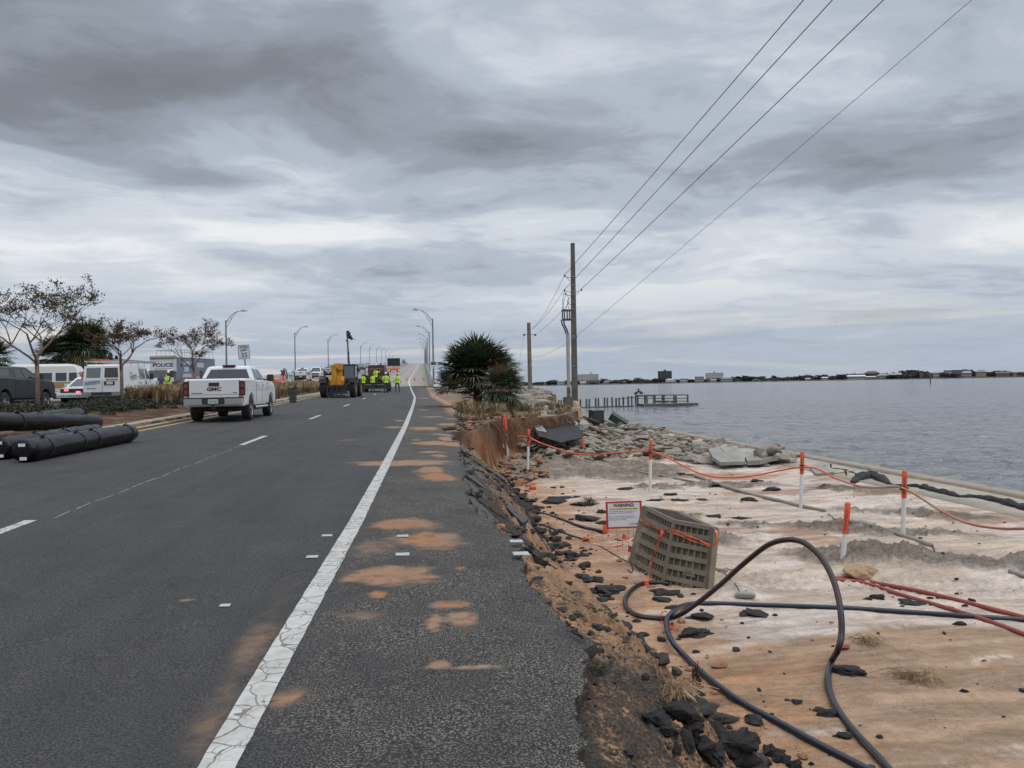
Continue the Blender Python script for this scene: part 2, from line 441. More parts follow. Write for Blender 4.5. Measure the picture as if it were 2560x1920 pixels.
# ------------------------------------------------------------------ ground sheet (one polar sheet to the horizon)
def srgb(r, g, b):
    f = lambda c: ((c/255+.055)/1.055)**2.4 if c > 10 else c/3294
    return (f(r), f(g), f(b))
def lerp(a, b, t): return a*(1-t[..., None]) + np.asarray(b)*t[..., None]
AUX = {}
def ground_color(X, Y, Z):
    sh = X.shape
    nb = fbm(X, Y, .45, 5, 200); nf = fbm(X, Y*1.0, 2.6, 5, 210, .6); ns = fbm(X*.45, Y*2.2, 1.6, 5, 220, .6)
    c = np.zeros(sh+(3,)) + np.array([.59, .50, .43])              # pale sand
    tan = sst(.05, .32, nb+.45*ns+.10); c = lerp(c, [.50, .385, .285], tan*.55)
    # orange-brown outwash in the foreground and at the foot of the bank
    lim = 8.35 + .9*sst(3.0, 5.2, X) - 1.3*sst(5.5, 8, X) + .5*fbm(X, Y, .8, 4, 231)
    fo = sst(lim+.12, lim-.14, Y)
    c = lerp(c, [.39, .265, .175], fo*np.clip(.97-.95*sst(.02, .17, nb+.6*ns), .0, 1))
    foot = sst(1.35, .1, (X-2.3-.5*sst(8, 16, Y))/1.3 + 1.1*ns + .3*nb)*sst(30, 26, Y)
    c = lerp(c, [.40, .225, .125], foot*.85)
    red = sst(.16, .30, fbm(X*.6, Y*1.3, .7, 5, 240, .55))*sst(12, 15, Y)
    c = lerp(c, [.33, .17, .095], red*.62)
    rg = rough_mask(X, Y)
    c = lerp(c, [.34, .285, .232], (rg*(.8+1.1*nf)).clip(0, 1))
    # bank and cliff: orange clay, dark bitumen crumbs, shade painted into the cliff recess
    E = np.interp(Y, EY, EX); W = np.interp(Y, EY, EW)
    bank = sst(-.3, 0, X-E+.25)*sst(1.15, .75, (X-E)/W + .3*nf)
    clay = np.zeros(sh+(3,)) + np.array([.41, .235, .135])
    clay = lerp(clay, [.36, .225, .135], sst(-.05, .3, ns)); gr_ = fbm(X, Y, 7, 5, 260, .7)+.35*fbm(X, Y, 24, 3, 261, .7); tb = (X-E)/W
    near_ = sst(24, 22.5, Y)
    
    clay = lerp(clay, [.022, .019, .018], near_*sst(.16, .05, np.abs(tb-.82+.35*nb+.2*nf)-.02+.25*gr_)*.95)
    vg_ = fbm(X*2, Y*2, 1.9, 4, 262, .65); clay = lerp(clay, [.11, .05, .028], (1-near_)*sst(-.05, .2, vg_+gr_*.4)*.85); clay = lerp(clay, [.045, .028, .02], (1-near_)*sst(28, 30, Y)*sst(-.1, .25, gr_+.3)*.7)  # brown mottling, then shade of the cliff recess painted in as dark brown
    clay = lerp(clay, [.36, .165, .08], sst(23.5, 25, Y)*.62)
    c = lerp(c, clay, bank); AUX['g'] = bank*(near_*(.60+.7*nb+.15*sst(.5, .9, tb)) + (1-near_)*.30); AUX['r'] = np.maximum(rg, bank*(.35*near_+1.0*(1-near_)))
    # verge on the high side beyond the washout
    hi = sst(23.8, 24.6, Y)*sst(E+.15, E-.15, X)*sst(.6, 1.3, X)
    vg = np.zeros(sh+(3,)) + np.array([.19, .165, .13]); vg = lerp(vg, [.30, .17, .10], sst(.0, .25, nb+.4*nf)); vg = lerp(vg, [.36, .35, .32], sst(.03, .2, ns+nb)*sst(3.5, 6, X))
    c = lerp(c, vg, hi)
    st = sst(31, 35, Y)*sst(E-.2, E+.5, X)
    c = lerp(c, [.20, .16, .125], st*.8)
    # under and beside the roads, the median
    c = lerp(c, [.05, .05, .05], (X > -8.4)*sst(E-.02, E-.12, X)*sst(24.5, 23.5, Y)*1.0)
    md = ((X < -8.4) & (X > -14.75))*1.0
    ml = np.zeros(sh+(3,)) + np.array([.085, .045, .03]); ml = lerp(ml, [.15, .10, .06], sst(.0, .3, nf)); ml = lerp(ml, [.045, .035, .025], sst(.05, .3, nb))
    ml = lerp(ml, [.19, .125, .075], sst(.9, .2, -8.6-X)*sst(-.3, .2, nf))
    c = lerp(c, ml, md)
    lf = (X < -23.2)*1.0
    c = lerp(c, [.16, .15, .09], lf)
    c = lerp(c, [.05, .05, .05], ((X <= -14.75) & (X >= -23.2))*1.0)
    return np.clip(c*(1+.10*nf[..., None]), .005, .95)
ang = np.concatenate([np.radians(np.arange(-38, 50, .125)), np.radians(np.arange(50, 322, 6.0))])
rad = [.9]
while rad[-1] < 300: rad.append(rad[-1] + (.10 if 21 < rad[-1] < 37 else max(.014, rad[-1]*.0105)))
while rad[-1] < 9000: rad.append(rad[-1]*1.12)
rad = np.array(rad)
A_, R_ = np.meshgrid(ang, rad)
GX, GY = R_*np.sin(A_), R_*np.cos(A_)
GZ = ground(GX, GY)
V = np.stack([GX, GY, GZ], -1).reshape(-1, 3)
Fq = grid_faces(len(rad), len(ang), True)[:, ::-1]
import bisect
_rl = list(map(float, rad)); _GZ = GZ; _na = int(round((50+38)/.125))
def gz(x, y):
    a = math.degrees(math.atan2(x, y)); r = math.hypot(x, y)
    if a < -38 or a >= 49.8 or r <= _rl[0] or r >= _rl[-2]: return float(ground(np.array([x]), np.array([y]))[0])
    u = (a+38)/.125; i = int(u); u -= i
    j = bisect.bisect_right(_rl, r)-1; v = (r-_rl[j])/(_rl[j+1]-_rl[j])
    if i+1 >= _na: return float(_GZ[j, i])
    return float((_GZ[j, i]*(1-u)+_GZ[j, i+1]*u)*(1-v)+(_GZ[j+1, i]*(1-u)+_GZ[j+1, i+1]*u)*v)
c0 = len(V); V = np.vstack([V, [[0, 0, -.1]]])
me = np_mesh('ground', V, Fq)
bm_fan = [(c0, (j+1) % len(ang), j) for j in range(0)]
cc = ground_color(GX, GY, GZ).reshape(-1, 3)
cc = np.vstack([cc, [[.05, .05, .05]]])
aux = np.zeros((len(cc), 4), np.float32); aux[:-1, 0] = AUX['r'].ravel(); aux[:-1, 1] = AUX['g'].ravel(); aux[:, 3] = 1
at_ = me.color_attributes.new('aux', 'FLOAT_COLOR', 'POINT'); at_.data.foreach_set('color', aux.ravel())
at_ = me.color_attributes.new('tint', 'FLOAT_COLOR', 'POINT')
at_.data.foreach_set('color', np.hstack([cc, np.ones((len(cc), 1))]).astype(np.float32).ravel())
def m_ground(N, b):
    a = N.n('ShaderNodeAttribute', attribute_name='tint').outputs['Color']
    tc = N.n('ShaderNodeTexCoord').outputs['Object']
    stk = N.noise(N.vmul(tc, (.55, 2.2, 1)), 1.7, 6, .68, .6); f = N.noise(tc, 60, 4, .7); g = N.noise(tc, 9, 5, .65, .5); v = N.noise(tc, 240, 2, .7)
    k = N.math('ADD', N.ramp(f, .3, .7, .86, 1.12), N.ramp(g, .3, .7, -.10, .10))
    k = N.math('MULTIPLY', k, N.ramp(v, .25, .75, .90, 1.10)); k = N.math('MULTIPLY', k, N.ramp(stk, .34, .66, .66, 1.10))
    o = N.n('ShaderNodeVectorMath', {0: a, 3: k}, operation='SCALE').outputs[0]
    ax = N.n('ShaderNodeSeparateColor', {0: N.n('ShaderNodeAttribute', attribute_name='aux').outputs['Color']}); AR, AG = ax.outputs[0], ax.outputs[1]
    r1 = N.noise(tc, 13, 5, .7, .4); r2 = N.noise(tc, 34, 4, .72)
    mott = N.math('MULTIPLY', AR, N.ramp(r1, .35, .62, .30, -.12)); o = N.mix(mott, o, (.10, .078, .058))
    gn = N.math('ADD', N.math('MULTIPLY', r2, .55), N.math('MULTIPLY', N.noise(tc, 5.5, 6, .7, .4), .45))
    gth = N.math('ADD', N.math('MULTIPLY', AG, .42), .26)
    gd = N.ramp(N.math('SUBTRACT', gth, gn), -.04, .06); gd = N.math('MULTIPLY', gd, N.ramp(AG, .02, .2))
    o = N.mix(N.math('MULTIPLY', gd, .92), o, N.mix(N.ramp(f, .4, .65), (.030, .027, .025), (.10, .088, .075)))
    # sparse dark crumbs of bitumen and shell
    vo = N.n('ShaderNodeTexVoronoi', {'Vector': tc, 'Scale': 16.0, 'Randomness': 1.0}); 
    cr_ = N.math('MULTIPLY', N.ramp(vo.outputs['Distance'], .10, .15, 1, 0), N.ramp(N.noise(tc, 1.1, 3), .56, .62))
    o = N.mix(N.math('MULTIPLY', cr_, .85), o, (.04, .033, .03))
    N.L.new(o, b.inputs['Base Color']); b.inputs['Roughness'].default_value = .95; b.inputs['Specular IOR Level'].default_value = .15
    h = N.math('ADD', N.math('MULTIPLY', f, .35), N.math('MULTIPLY', g, 1.0))
    h = N.math('ADD', h, N.math('MULTIPLY', N.noise(tc, 3.2, 6, .62, .3), 1.4))
    h = N.math('ADD', h, N.math('MULTIPLY', N.math('ADD', r1, N.math('MULTIPLY', r2, .5)), N.math('MULTIPLY', AR, 2.6)))
    N.L.new(N.n('ShaderNodeBump', {'Strength': .95, 'Distance': .05, 'Height': h}).outputs[0], b.inputs['Normal'])
MG = attr_material('ground_soil', m_ground)
gr = link('ground', me, MG, smooth=True); tag(gr, kind='structure')

# ------------------------------------------------------------------ the near carriageway
ry = list(np.arange(-30, .6, 1.0)); y = .6
while y < 101: ry.append(y); y += max(.03, y*.0042)
ry.append(101.0); ry = np.array(ry)
nc = 170; uu = np.linspace(0, 1, nc)
RXe = edgeX(ry)
TX = -8.32 + (RXe[:, None]+8.32)*(uu[None, :]**.85)
TY = np.repeat(ry[:, None], nc, 1)
TY = TY + np.where(uu[None, :] > .9, 0, 0)
TZ = roadz(TX, TY)
# slight sag and lift along the broken lip
TZ = TZ - .05*sst(.5, 0, RXe[:, None]-TX)*sst(24, 20, TY)*(1+1.5*fbm(TX*0, TY, 1.1, 2, 99))
s1 = np.stack([TX[:, -1]+.004, ry, TZ[:, -1]-.055], -1); s1[:, 0] += .03*fbm(ry, ry*0, 6, 3, 300)
s2 = np.stack([TX[:, -1]-.05, ry, TZ[:, -1]-.13], -1); s3 = np.stack([TX[:, -1]-.5, ry, TZ[:, -1]-.14], -1)
V = np.concatenate([np.stack([TX, TY, TZ], -1), s1[:, None], s2[:, None], s3[:, None]], 1)
nC = nc+3
me = np_mesh('road', V.reshape(-1, 3), grid_faces(len(ry), nC))
STAINS = [(1013, 1310, 75, 12, 1, 1), (1072, 1350, 84, 17, .8, .9), (985, 1438, 100, 21, .55, 1), (945, 1485, 24, 9, .8, .7), (1010, 1158, 105, 6, .5, 1), (1078, 1175, 34, 8, .9, .9),
          (1092, 1191, 44, 8, 1, 1), (1100, 1108, 60, 4.5, .7, .9), (1064, 1071, 34, 4, .9, .8), (1124, 1061, 34, 3, .8, .8), (1119, 1094, 26, 3, .7, .8), (1097, 1139, 23, 4, .9, .7),
          (1078, 1130, 32, 2.5, .4, .7), (1087, 1557, 18, 22, .35, .8), (1157, 1548, 36, 20, .4, .8), (1120, 1512, 50, 9, .8, .7), (1094, 1664, 27, 12, .5, .9), (1195, 1667, 60, 5, .1, .8),
          (729, 1743, 50, 22, .6, .55), (905, 1540, 60, 12, .3, .35), (930, 1370, 60, 20, .4, .35), (984, 1068, 28, 2, .1, .7), (1000, 1052, 15, 1.5, .1, .6), (1085, 1042, 28, 1.5, .2, .6), (1130, 1047, 22, 1.5, .1, .6),
          (1040, 1100, 14, 1.5, .1, .5), (1105, 1085, 30, 2, .2, .6), (868, 1100, 30, 2, .1, .35), (470, 1500, 16, 3, .9, .9), (1060, 1025, 20, 1, .3, .5), (1100, 1018, 22, 1, .5, .5), (1150, 1420, 15, 6, 1, .6)]
sm = np.zeros(TX.shape); so_ = np.zeros(TX.shape)
for (px, py, rx, ry_, org, am) in STAINS:
    c = atroad(px, py); a = atroad(px+rx, py); b = atroad(px, py-ry_)
    wx = max(.02, abs(a.x-c.x)); wy = max(.03, abs(b.y-c.y))
    d = np.hypot((TX-c.x)/wx, (TY-c.y)/wy) + .55*fbm(TX/wx, TY/wy, 1.6, 5, 400, .6)
    k = np.clip(sst(1.65, .2, d)*am*1.18, 0, 1)
    so_ = np.where(k > sm, org, so_); sm = np.maximum(sm, k)
strip = sst(.20, .0, np.abs(TX+.98))*sst(7.5, 4, TY)*.42*(1+2.0*fbm(TX, TY, 1.6, 5, 410)); strip = np.clip(strip, 0, 1)
so_ = np.where(strip > sm, .35, so_); sm = np.maximum(sm, strip)
dirt = sst(.8, 0, RXe[:, None]-TX)*sst(26, 40, TY)*.9; so_ = np.where(dirt > sm, .5, so_); sm = np.maximum(sm, dirt)
sh = np.clip(sst(-.9, -.4, TX), 0, 1)
ca = np.zeros((len(ry), nC, 4), np.float32); ca[..., 3] = 1
ca[:, :nc, 0] = sm; ca[:, :nc, 1] = so_; ca[:, :nc, 2] = sh
at_ = me.color_attributes.new('masks', 'FLOAT_COLOR', 'POINT'); at_.data.foreach_set('color', ca.ravel())
def m_asphalt(N, b, use=True):
    tc = N.n('ShaderNodeTexCoord').outputs['Object']
    big = N.noise(tc, .35, 5, .6); mid = N.noise(N.vmul(tc, (1.5, .35, 1)), 2.0, 5, .6)
    fine = N.noise(tc, 190, 2, .7); fine2 = N.noise(tc, 92, 2, .65)
    vo = N.n('ShaderNodeTexVoronoi', {'Vector': tc, 'Scale': 70.0})
    if use:
        at_ = N.n('ShaderNodeAttribute', attribute_name='masks').outputs['Color']
        s_ = N.n('ShaderNodeSeparateColor', {0: at_}); S, O, H = s_.outputs[0], s_.outputs[1], s_.outputs[2]
    else: S = O = H = 0.0
    base = N.mix(N.ramp(big, .3, .7), (.031, .032, .034), (.045, .0455, .047))
    base = N.mix(N.math('MULTIPLY', N.ramp(mid, .45, .75), .35), base, (.032, .032, .035))
    wp = N.noise(N.vmul(tc, (1.4, .02, 1)), 1.3, 3, .6); base = N.mix(N.math('MULTIPLY', N.ramp(wp, .40, .62), .45), base, (.062, .0615, .061))
    if use: base = N.mix(N.math('MULTIPLY', H, .55), base, (.022, .022, .023))
    sp = N.ramp(fine2, .52, .60)                            # worn stone faces
    spk = N.math('MULTIPLY', sp, N.ramp(N.noise(tc, 1.3, 5, .65), .35, .62, .45, 1.0))
    base = N.mix(N.math('MULTIPLY', spk, N.math('ADD', .30, N.math('MULTIPLY', H, .55))), base, (.30, .26, .205))
    base = N.mix(N.math('MULTIPLY', N.ramp(fine, .55, .7), .45), base, (.14, .135, .13))
    base = N.mix(N.math('MULTIPLY', N.ramp(fine2, .47, .38), .75), base, (.016, .016, .018))
    if use:
        brk = N.noise(tc, 9, 6, .7, .5)
        sc = N.mix(O, (.36, .265, .185), (.40, .175, .075)); sc = N.mix(N.ramp(brk, .45, .65, 0, .8), sc, (.20, .10, .055))
        sc = N.mix(N.ramp(mid, .4, .7), sc, (.30, .20, .125))
        amt = N.math('ADD', N.math('MULTIPLY', S, 1.9), N.math('MULTIPLY', fine2, -1.0))
        amt = N.math('ADD', amt, N.math('MULTIPLY', brk, -1.0))
        amt = N.ramp(amt, -.80, .55)
        base = N.mix(N.math('MULTIPLY', amt, .93), base, sc)
    N.L.new(base, b.inputs['Base Color']); b.inputs['Roughness'].default_value = .82; b.inputs['Specular IOR Level'].default_value = .3
    h = N.math('ADD', N.math('MULTIPLY', fine2, 1.0), N.math('MULTIPLY', fine, .6))
    N.L.new(N.n('ShaderNodeBump', {'Strength': .9, 'Distance': .018, 'Height': h}).outputs[0], b.inputs['Normal'])
MASPH = attr_material('asphalt', m_asphalt)
MASPH2 = attr_material('asphalt_plain', lambda N, b: m_asphalt(N, b, False))
rd = link('road', me, MASPH, smooth=True); tag(rd, kind='structure')
try: me.set_sharp_from_angle(angle=math.radians(40))
except Exception: pass

def sweep(name, sec, Ys, zf, m_, parent=None, x0f=None, kind=None, smooth=False):
    """section points (x, dz) swept along Y following the road profile"""
    Ys = np.array(Ys, float); sec = np.array(sec, float)
    off = np.array([x0f(y_) for y_ in Ys]) if x0f else np.zeros(len(Ys))
    X = off[:, None]+sec[None, :, 0]; Yg = np.repeat(Ys[:, None], len(sec), 1)
    Z = np.array([zf(y_) for y_ in Ys])[:, None]+sec[None, :, 1]
    V = np.stack([X, Yg, Z], -1).reshape(-1, 3); n = len(sec)
    F_ = grid_faces(len(Ys), n, True)[:, ::-1]
    me_ = np_mesh(name, V, F_)
    bm = bmesh.new(); bm.from_mesh(me_); bm.verts.ensure_lookup_table()
    try:
        bm.faces.new([bm.verts[i] for i in range(n)]); bm.faces.new([bm.verts[(len(Ys)-1)*n+i] for i in range(n-1, -1, -1)])
    except ValueError: pass
    bmesh.ops.recalc_face_normals(bm, faces=bm.faces); bm.to_mesh(me_); bm.free()
    o = link(name, me_, m_, parent, smooth)
    if kind: tag(o, kind=kind)
    return o
pr = lambda y_: float(prof(y_))
MCON = mat('concrete', (.34, .315, .27), .85, var=.13, vs=1.2, bump=.004, bs=40, dirt=((.20, .175, .14), .7, .5))
MCURB = mat('curb_concrete', (.30, .25, .18), .85, var=.2, vs=2, bump=.004, bs=30)
MDECK = mat('deck_concrete', (.255, .235, .205), .85, var=.10, vs=.25, bump=.003, bs=30)
MBARR = mat('barrier_concrete', (.27, .26, .24), .85, var=.15, vs=.8, dirt=((.12, .115, .10), .5, .52))
MWHITE = mat('road_paint', (.50, .49, .46), .7, var=.1, vs=6)
MSEAM = mat('seam', (.20, .195, .18), .8, var=.3, vs=20)
# kerbs
kY = list(np.arange(-20, 101, 1.0))
cz = lambda y_: pr(y_)+.015*6.35
sweep('kerb', [(-8.33, 0), (-8.33, .02), (-8.55, .035), (-8.60, .15), (-8.80, .155), (-8.80, -.1)], kY, cz, MCURB, kind='structure')
sweep('kerb', [(-14.55, -.1), (-14.55, .43), (-14.72, .43), (-14.76, .28), (-14.76, -.1)], kY, pr, MCURB, kind='structure')
# far carriageway
kY2 = list(np.arange(-20, 101.5, 2.0))
sweep('road', [(-14.77, .10), (-14.77, .31), (-23.2, .31), (-23.2, .10)], kY2, pr, MASPH2, kind='structure')
sweep('kerb', [(-23.2, .1), (-23.2, .43), (-23.4, .43), (-23.4, .1)], kY2, pr, MCURB, kind='structure')
# ------------------------------------------------------------------ markings (sheets 4 mm over the surface)
def strip_mesh(name, pts, width, mat_, dz=.004, zf=None, step=.5, rag=0.0):
    """pts: centre line (x, y); follows the carriageway surface"""
    P_ = [np.array(p, float) for p in pts]; L = []
    for a, b in zip(P_[:-1], P_[1:]):
        d = np.hypot(*(b-a)); n = max(1, int(d/step))
        L += [a+(b-a)*i/n for i in range(n)]
    L.append(P_[-1]); L = np.array(L); T = np.gradient(L, axis=0); T /= np.hypot(T[:, 0], T[:, 1])[:, None]
    Nn = np.stack([T[:, 1], -T[:, 0]], -1)*width/2
    j = rag*(fbm(L[:, 1], L[:, 0], 8, 3, 500))[:, None]; j2 = rag*(fbm(L[:, 1], L[:, 0], 8, 3, 510))[:, None]
    a = L-Nn*(1+j); b = L+Nn*(1+j2)
    zf = zf or (lambda x, y_: roadz(x, y_))
    V = np.stack([np.column_stack([a, zf(a[:, 0], a[:, 1])+dz]), np.column_stack([b, zf(b[:, 0], b[:, 1])+dz])], 1).reshape(-1, 3)
    return tag(link(name, np_mesh(name, V, grid_faces(len(L), 2)[:, ::-1]), mat_), kind='structure')
def m_line(N, b):
    tc = N.n('ShaderNodeTexCoord').outputs['Object']
    wn = N.noise(tc, 5, 3, .5, 0, 1); wv_ = N.n('ShaderNodeVectorMath', {0: wn, 3: .12}, operation='SCALE').outputs[0]
    pv = N.n('ShaderNodeVectorMath', {0: tc, 1: wv_}, operation='ADD').outputs[0]
    vo = N.n('ShaderNodeTexVoronoi', {'Vector': N.vmul(pv, (1, .8, 1)), 'Scale': 13.0}, feature='DISTANCE_TO_EDGE').outputs['Distance']
    vo2 = N.n('ShaderNodeTexVoronoi', {'Vector': pv, 'Scale': 5.0}, feature='DISTANCE_TO_EDGE').outputs['Distance']
    c1 = N.ramp(vo, .012, .04, 1, 0); c1 = N.math('MULTIPLY', c1, N.ramp(N.noise(tc, 2.5, 3), .42, .58))
    c2 = N.ramp(vo2, .012, .03, 1, 0)
    ck = N.math('MAXIMUM', c1, c2)
    base = N.mix(N.ramp(N.noise(tc, 9, 5, .65), .3, .75), (.47, .465, .44), (.33, .32, .29))
    base = N.mix(N.math('MULTIPLY', ck, .9), base, (.12, .10, .085))
    base = N.mix(N.ramp(N.noise(tc, 70, 4, .7), .62, .72, 0, .5), base, (.12, .11, .10))
    N.L.new(base, b.inputs['Base Color']); b.inputs['Roughness'].default_value = .75
MLINE = attr_material('cracked_road_paint', m_line)
strip_mesh('edge_line', [(-.83, -8), (-.83, 3.3), (-.81, 4.6), (-.73, 8.6), (-.66, 14.7), (-.56, 26), (-.54, 40), (-.56, 50), (-.63, 61), (-.95, 75), (-1.3, 90), (-1.57, 101)], .15, MLINE, step=.08, rag=.10)
def dash(x, y0, y1, w_=.13): strip_mesh('lane_line', [(x, y0), (x, y1)], w_, MLINE, rag=.1, step=.15)
dash(-4.15, -3.2, -.2); dash(-4.17, 6.4, 9.3)
for y0, y1 in ((18.9, 21.7), (30.0, 33.0), (42.8, 45.9), (56.0, 59.2), (68.5, 71.5), (80.7, 83.7), (92.9, 95.9)): dash(-4.03, y0, y1)
for k in range(15): # worn joint beside the lane line
    y0 = 9.4 + k*.62; strip_mesh('seam_line', [(-3.98-.02*(k % 3), y0), (-3.99-.02*((k+1) % 3), y0+.5)], .018, MSEAM, rag=1.2, step=.08, dz=.003)
MYEL = mat('yellow_paint', (.42, .26, .05), .7, var=.15, vs=5)
strip_mesh('edge_line', [(-7.92, -10), (-7.92, 60), (-7.95, 101)], .13, MYEL, step=1, rag=.1)
flat = lambda d: (lambda x, y_: prof(y_)+d)
strip_mesh('edge_line', [(-15.1, -10), (-15.1, 101)], .13, MYEL, step=2, zf=flat(.31))
MSUR = mat('survey_paint', (.34, .36, .36), .7, var=.15, vs=30)
for i, (px, py, s_) in enumerate([(1007, 1341, .11), (1007, 1387, .12), (1291, 1354, .12), (1303, 1385, .14), (818, 1340, .10), (781, 1393, .10), (563, 1515, .07), (1060, 996, .7), (955, 1000, .3)]):
    p = atroad(px, py); mb = MB(); q = .5*s_
    z_ = lambda a, b: float(roadz(a, b))+.006
    mb.quad((p.x-q, p.y-q*.9, z_(p.x-q, p.y)), (p.x+q, p.y-q, z_(p.x+q, p.y)), (p.x+q*.9, p.y+q, z_(p.x, p.y+q)), (p.x-q, p.y+q, z_(p.x-q, p.y+q)))
    tag(mb.build('survey_mark', MSUR), kind='structure')
# cracks running back from the broken edge (dark narrow gaps)
MBLK = mat('black_gap', (.006, .006, .006), .95, spec=.1)
def crack(px, w0=.03):
    P_ = [atroad(*q) for q in px]; P_ = crom(P_, 6); mb = MB(); rr = random.Random(int(px[0][0]))
    prev = None
    for i, p in enumerate(P_):
        t = i/(len(P_)-1); wd = w0*(.35+rr.random())*(1-.6*t)
        jx, jy = (rr.random()-.5)*.035, (rr.random()-.5)*.035
        a = (p.x+jx-wd*.4, p.y+jy-wd, float(roadz(p.x, p.y))+.005); b = (p.x+jx+wd*.4, p.y+jy+wd, float(roadz(p.x, p.y))+.005)
        if prev: mb.quad(prev[0], a, b, prev[1])
        prev = (a, b)
    tag(mb.build('road_crack', MBLK), kind='structure')
crack([(1458, 1600), (1430, 1575), (1420, 1560), (1409, 1538)], .022)
crack([(1195, 1232), (1188, 1243), (1205, 1262), (1235, 1280), (1262, 1300)], .05)
crack([(1240, 1290), (1236, 1300), (1250, 1310)], .03)
crack([(1165, 1130), (1160, 1150), (1168, 1165)], .05)
# ------------------------------------------------------------------ bridges
bY = [101.2, 110, 120, 130, 145] + list(range(160, 821, 15))
def bridge(label, xl, xr, dz, name='road_bridge'):
    B = thing(name, label, 'bridge', (0, 0, 0))
    zf = lambda y_: pr(y_)+dz
    sweep('deck', [(xl-.35, -.35), (xl-.35, .0), (xr+.35, .0), (xr+.35, -.35), (xr-1, -1.9), (xl+1, -1.9)], bY, zf, MDECK, B)
    for nm, x, sgn in (('barrier', xl, 1), ('barrier', xr, -1)):
        sweep(nm, [(x+sgn*.10, .003), (x+sgn*.06, .09), (x-sgn*.10, .32), (x-sgn*.16, .84), (x-sgn*.34, .84), (x-sgn*.36, .003)], bY, zf, MBARR, B)
    for i, yy in enumerate(range(135, 820, 45)):
        h = pr(yy)+dz-1.9
        mb = MB(); mb.box(xl+.8, xr-.8, yy-.7, yy+.7, h-1.2, h+.01)
        for xx in (xl+2, (xl+xr)/2, xr-2): mb.cyl((xx, yy, -5), (xx, yy, h-1.1), .55, n=10)
        mb.build('pier', MBARR, B)
    return B
bridge('near concrete road bridge climbing to the crest, empty behind the orange cones', -10.1, .92, .012)
bridge('far side concrete bridge carrying the line of waiting traffic up the hill', -23.0, -11.6, .30, 'road_bridge')
# deck markings
bz = lambda x, y_: prof(y_)+.012
strip_mesh('edge_line', [(-1.57, 101.3), (-1.9, 112), (-2.1, 125), (-2.1, 600)], .15, MWHITE, zf=bz, step=6, dz=.01)
MTRK = mat('deck_wear', (.195, .18, .158), .85, var=.12, vs=.3)
for x, wd in ((-.75, .06), (-.1, .05), (-4.6, .5), (-6.6, .5), (-8.2, .4), (.4, .25)): strip_mesh('wheel_track', [(x, 101.3), (x-.1, 150), (x, 560)], wd, MTRK, zf=bz, step=6, dz=.006)
for k in range(30): strip_mesh('deck_joint', [(-9.9, 118+16*k), (.8, 118+16*k)], .10, MTRK, zf=bz, step=3, dz=.008)
strip_mesh('deck_joint', [(-9.9, 101.1), (.8, 101.1)], .35, mat('joint', (.13, .12, .11), .9), zf=lambda x, y_: prof(y_)+.02, step=3)
# ------------------------------------------------------------------ seawall and walkway
sY = list(np.arange(-20, 62, .5)) + [62.5]
MWALK = mat('beach_slab', (.335, .295, .235), .9, var=.14, vs=.9, bump=.01, bs=8, dirt=((.24, .20, .155), 1.3, .52))
MCAP = mat('wall_cap', (.27, .225, .17), .9, var=.18, vs=1.5, bump=.01, bs=12, dirt=((.15, .125, .10), 2, .5))
sw = thing('seawall', 'long tan concrete seawall running along the water edge', 'seawall')
wob = lambda y_: .05*float(fbm(y_, 0, .2, 3, 600))
sweep('walkway', [(11.95, -.4), (11.95, 0), (13.62, .0), (13.62, -.4)], sY, lambda y_: -1.335+.01*math.sin(y_*.7), MWALK, sw, x0f=wob)
sweep('cap', [(13.67, -.8), (13.67, .05), (14.38, .03), (14.38, -.8)], sY, lambda y_: -1.335, MCAP, sw)
sweep('wall', [(13.75, -2.6), (13.75, -.79), (14.30, -.79), (14.30, -2.6)], sY, lambda y_: -1.335, MCAP, sw)
# ------------------------------------------------------------------ water
ang2 = np.radians(np.arange(-32, 62, .35)); r2 = [12.0]
while r2[-1] < 9000: r2.append(r2[-1]*1.011 if r2[-1] < 260 else r2[-1]*1.06)
r2 = np.array(r2); A2, R2 = np.meshgrid(ang2, r2); WX, WY = R2*np.sin(A2), R2*np.cos(A2)
fade = sst(260, 60, R2)
WZ = -2.0 + fade*(.16*fbm(WX*.5, WY*1.1+WX*.12, .55, 3, 700, .5) + .10*fbm(WX*.6, WY*1.3, 1.9, 2, 710))
me = np_mesh('water', np.stack([WX, WY, WZ], -1).reshape(-1, 3), grid_faces(len(r2), len(ang2))[:, ::-1])
def m_water(N, b):
    tc = N.n('ShaderNodeTexCoord').outputs['Object']
    rt = N.n('ShaderNodeMapping', {'Vector': tc, 'Rotation': (0, 0, math.radians(-12)), 'Scale': (.45, 1, 1)}).outputs[0]
    a = N.noise(rt, .9, 4, .6, .4); c = N.noise(rt, 3.2, 4, .65, .3); d = N.noise(rt, .14, 4, .6)
    h = N.math('ADD', N.math('MULTIPLY', a, 1.0), N.math('MULTIPLY', c, .30)); h = N.math('ADD', h, N.math('MULTIPLY', d, 1.5))
    N.L.new(N.n('ShaderNodeBump', {'Strength': 1.0, 'Distance': 2.2, 'Height': h}).outputs[0], b.inputs['Normal'])
    col = N.mix(N.ramp(N.noise(tc, .02, 3), .35, .65), (.205, .215, .23), (.225, .225, .228))
    N.L.new(col, b.inputs['Base Color']); b.inputs['Roughness'].default_value = .10; b.inputs['IOR'].default_value = 1.33; b.inputs['Specular IOR Level'].default_value = .6
MW = attr_material('bay_water', m_water)
tag(link('water', me, MW, smooth=True), kind='structure')
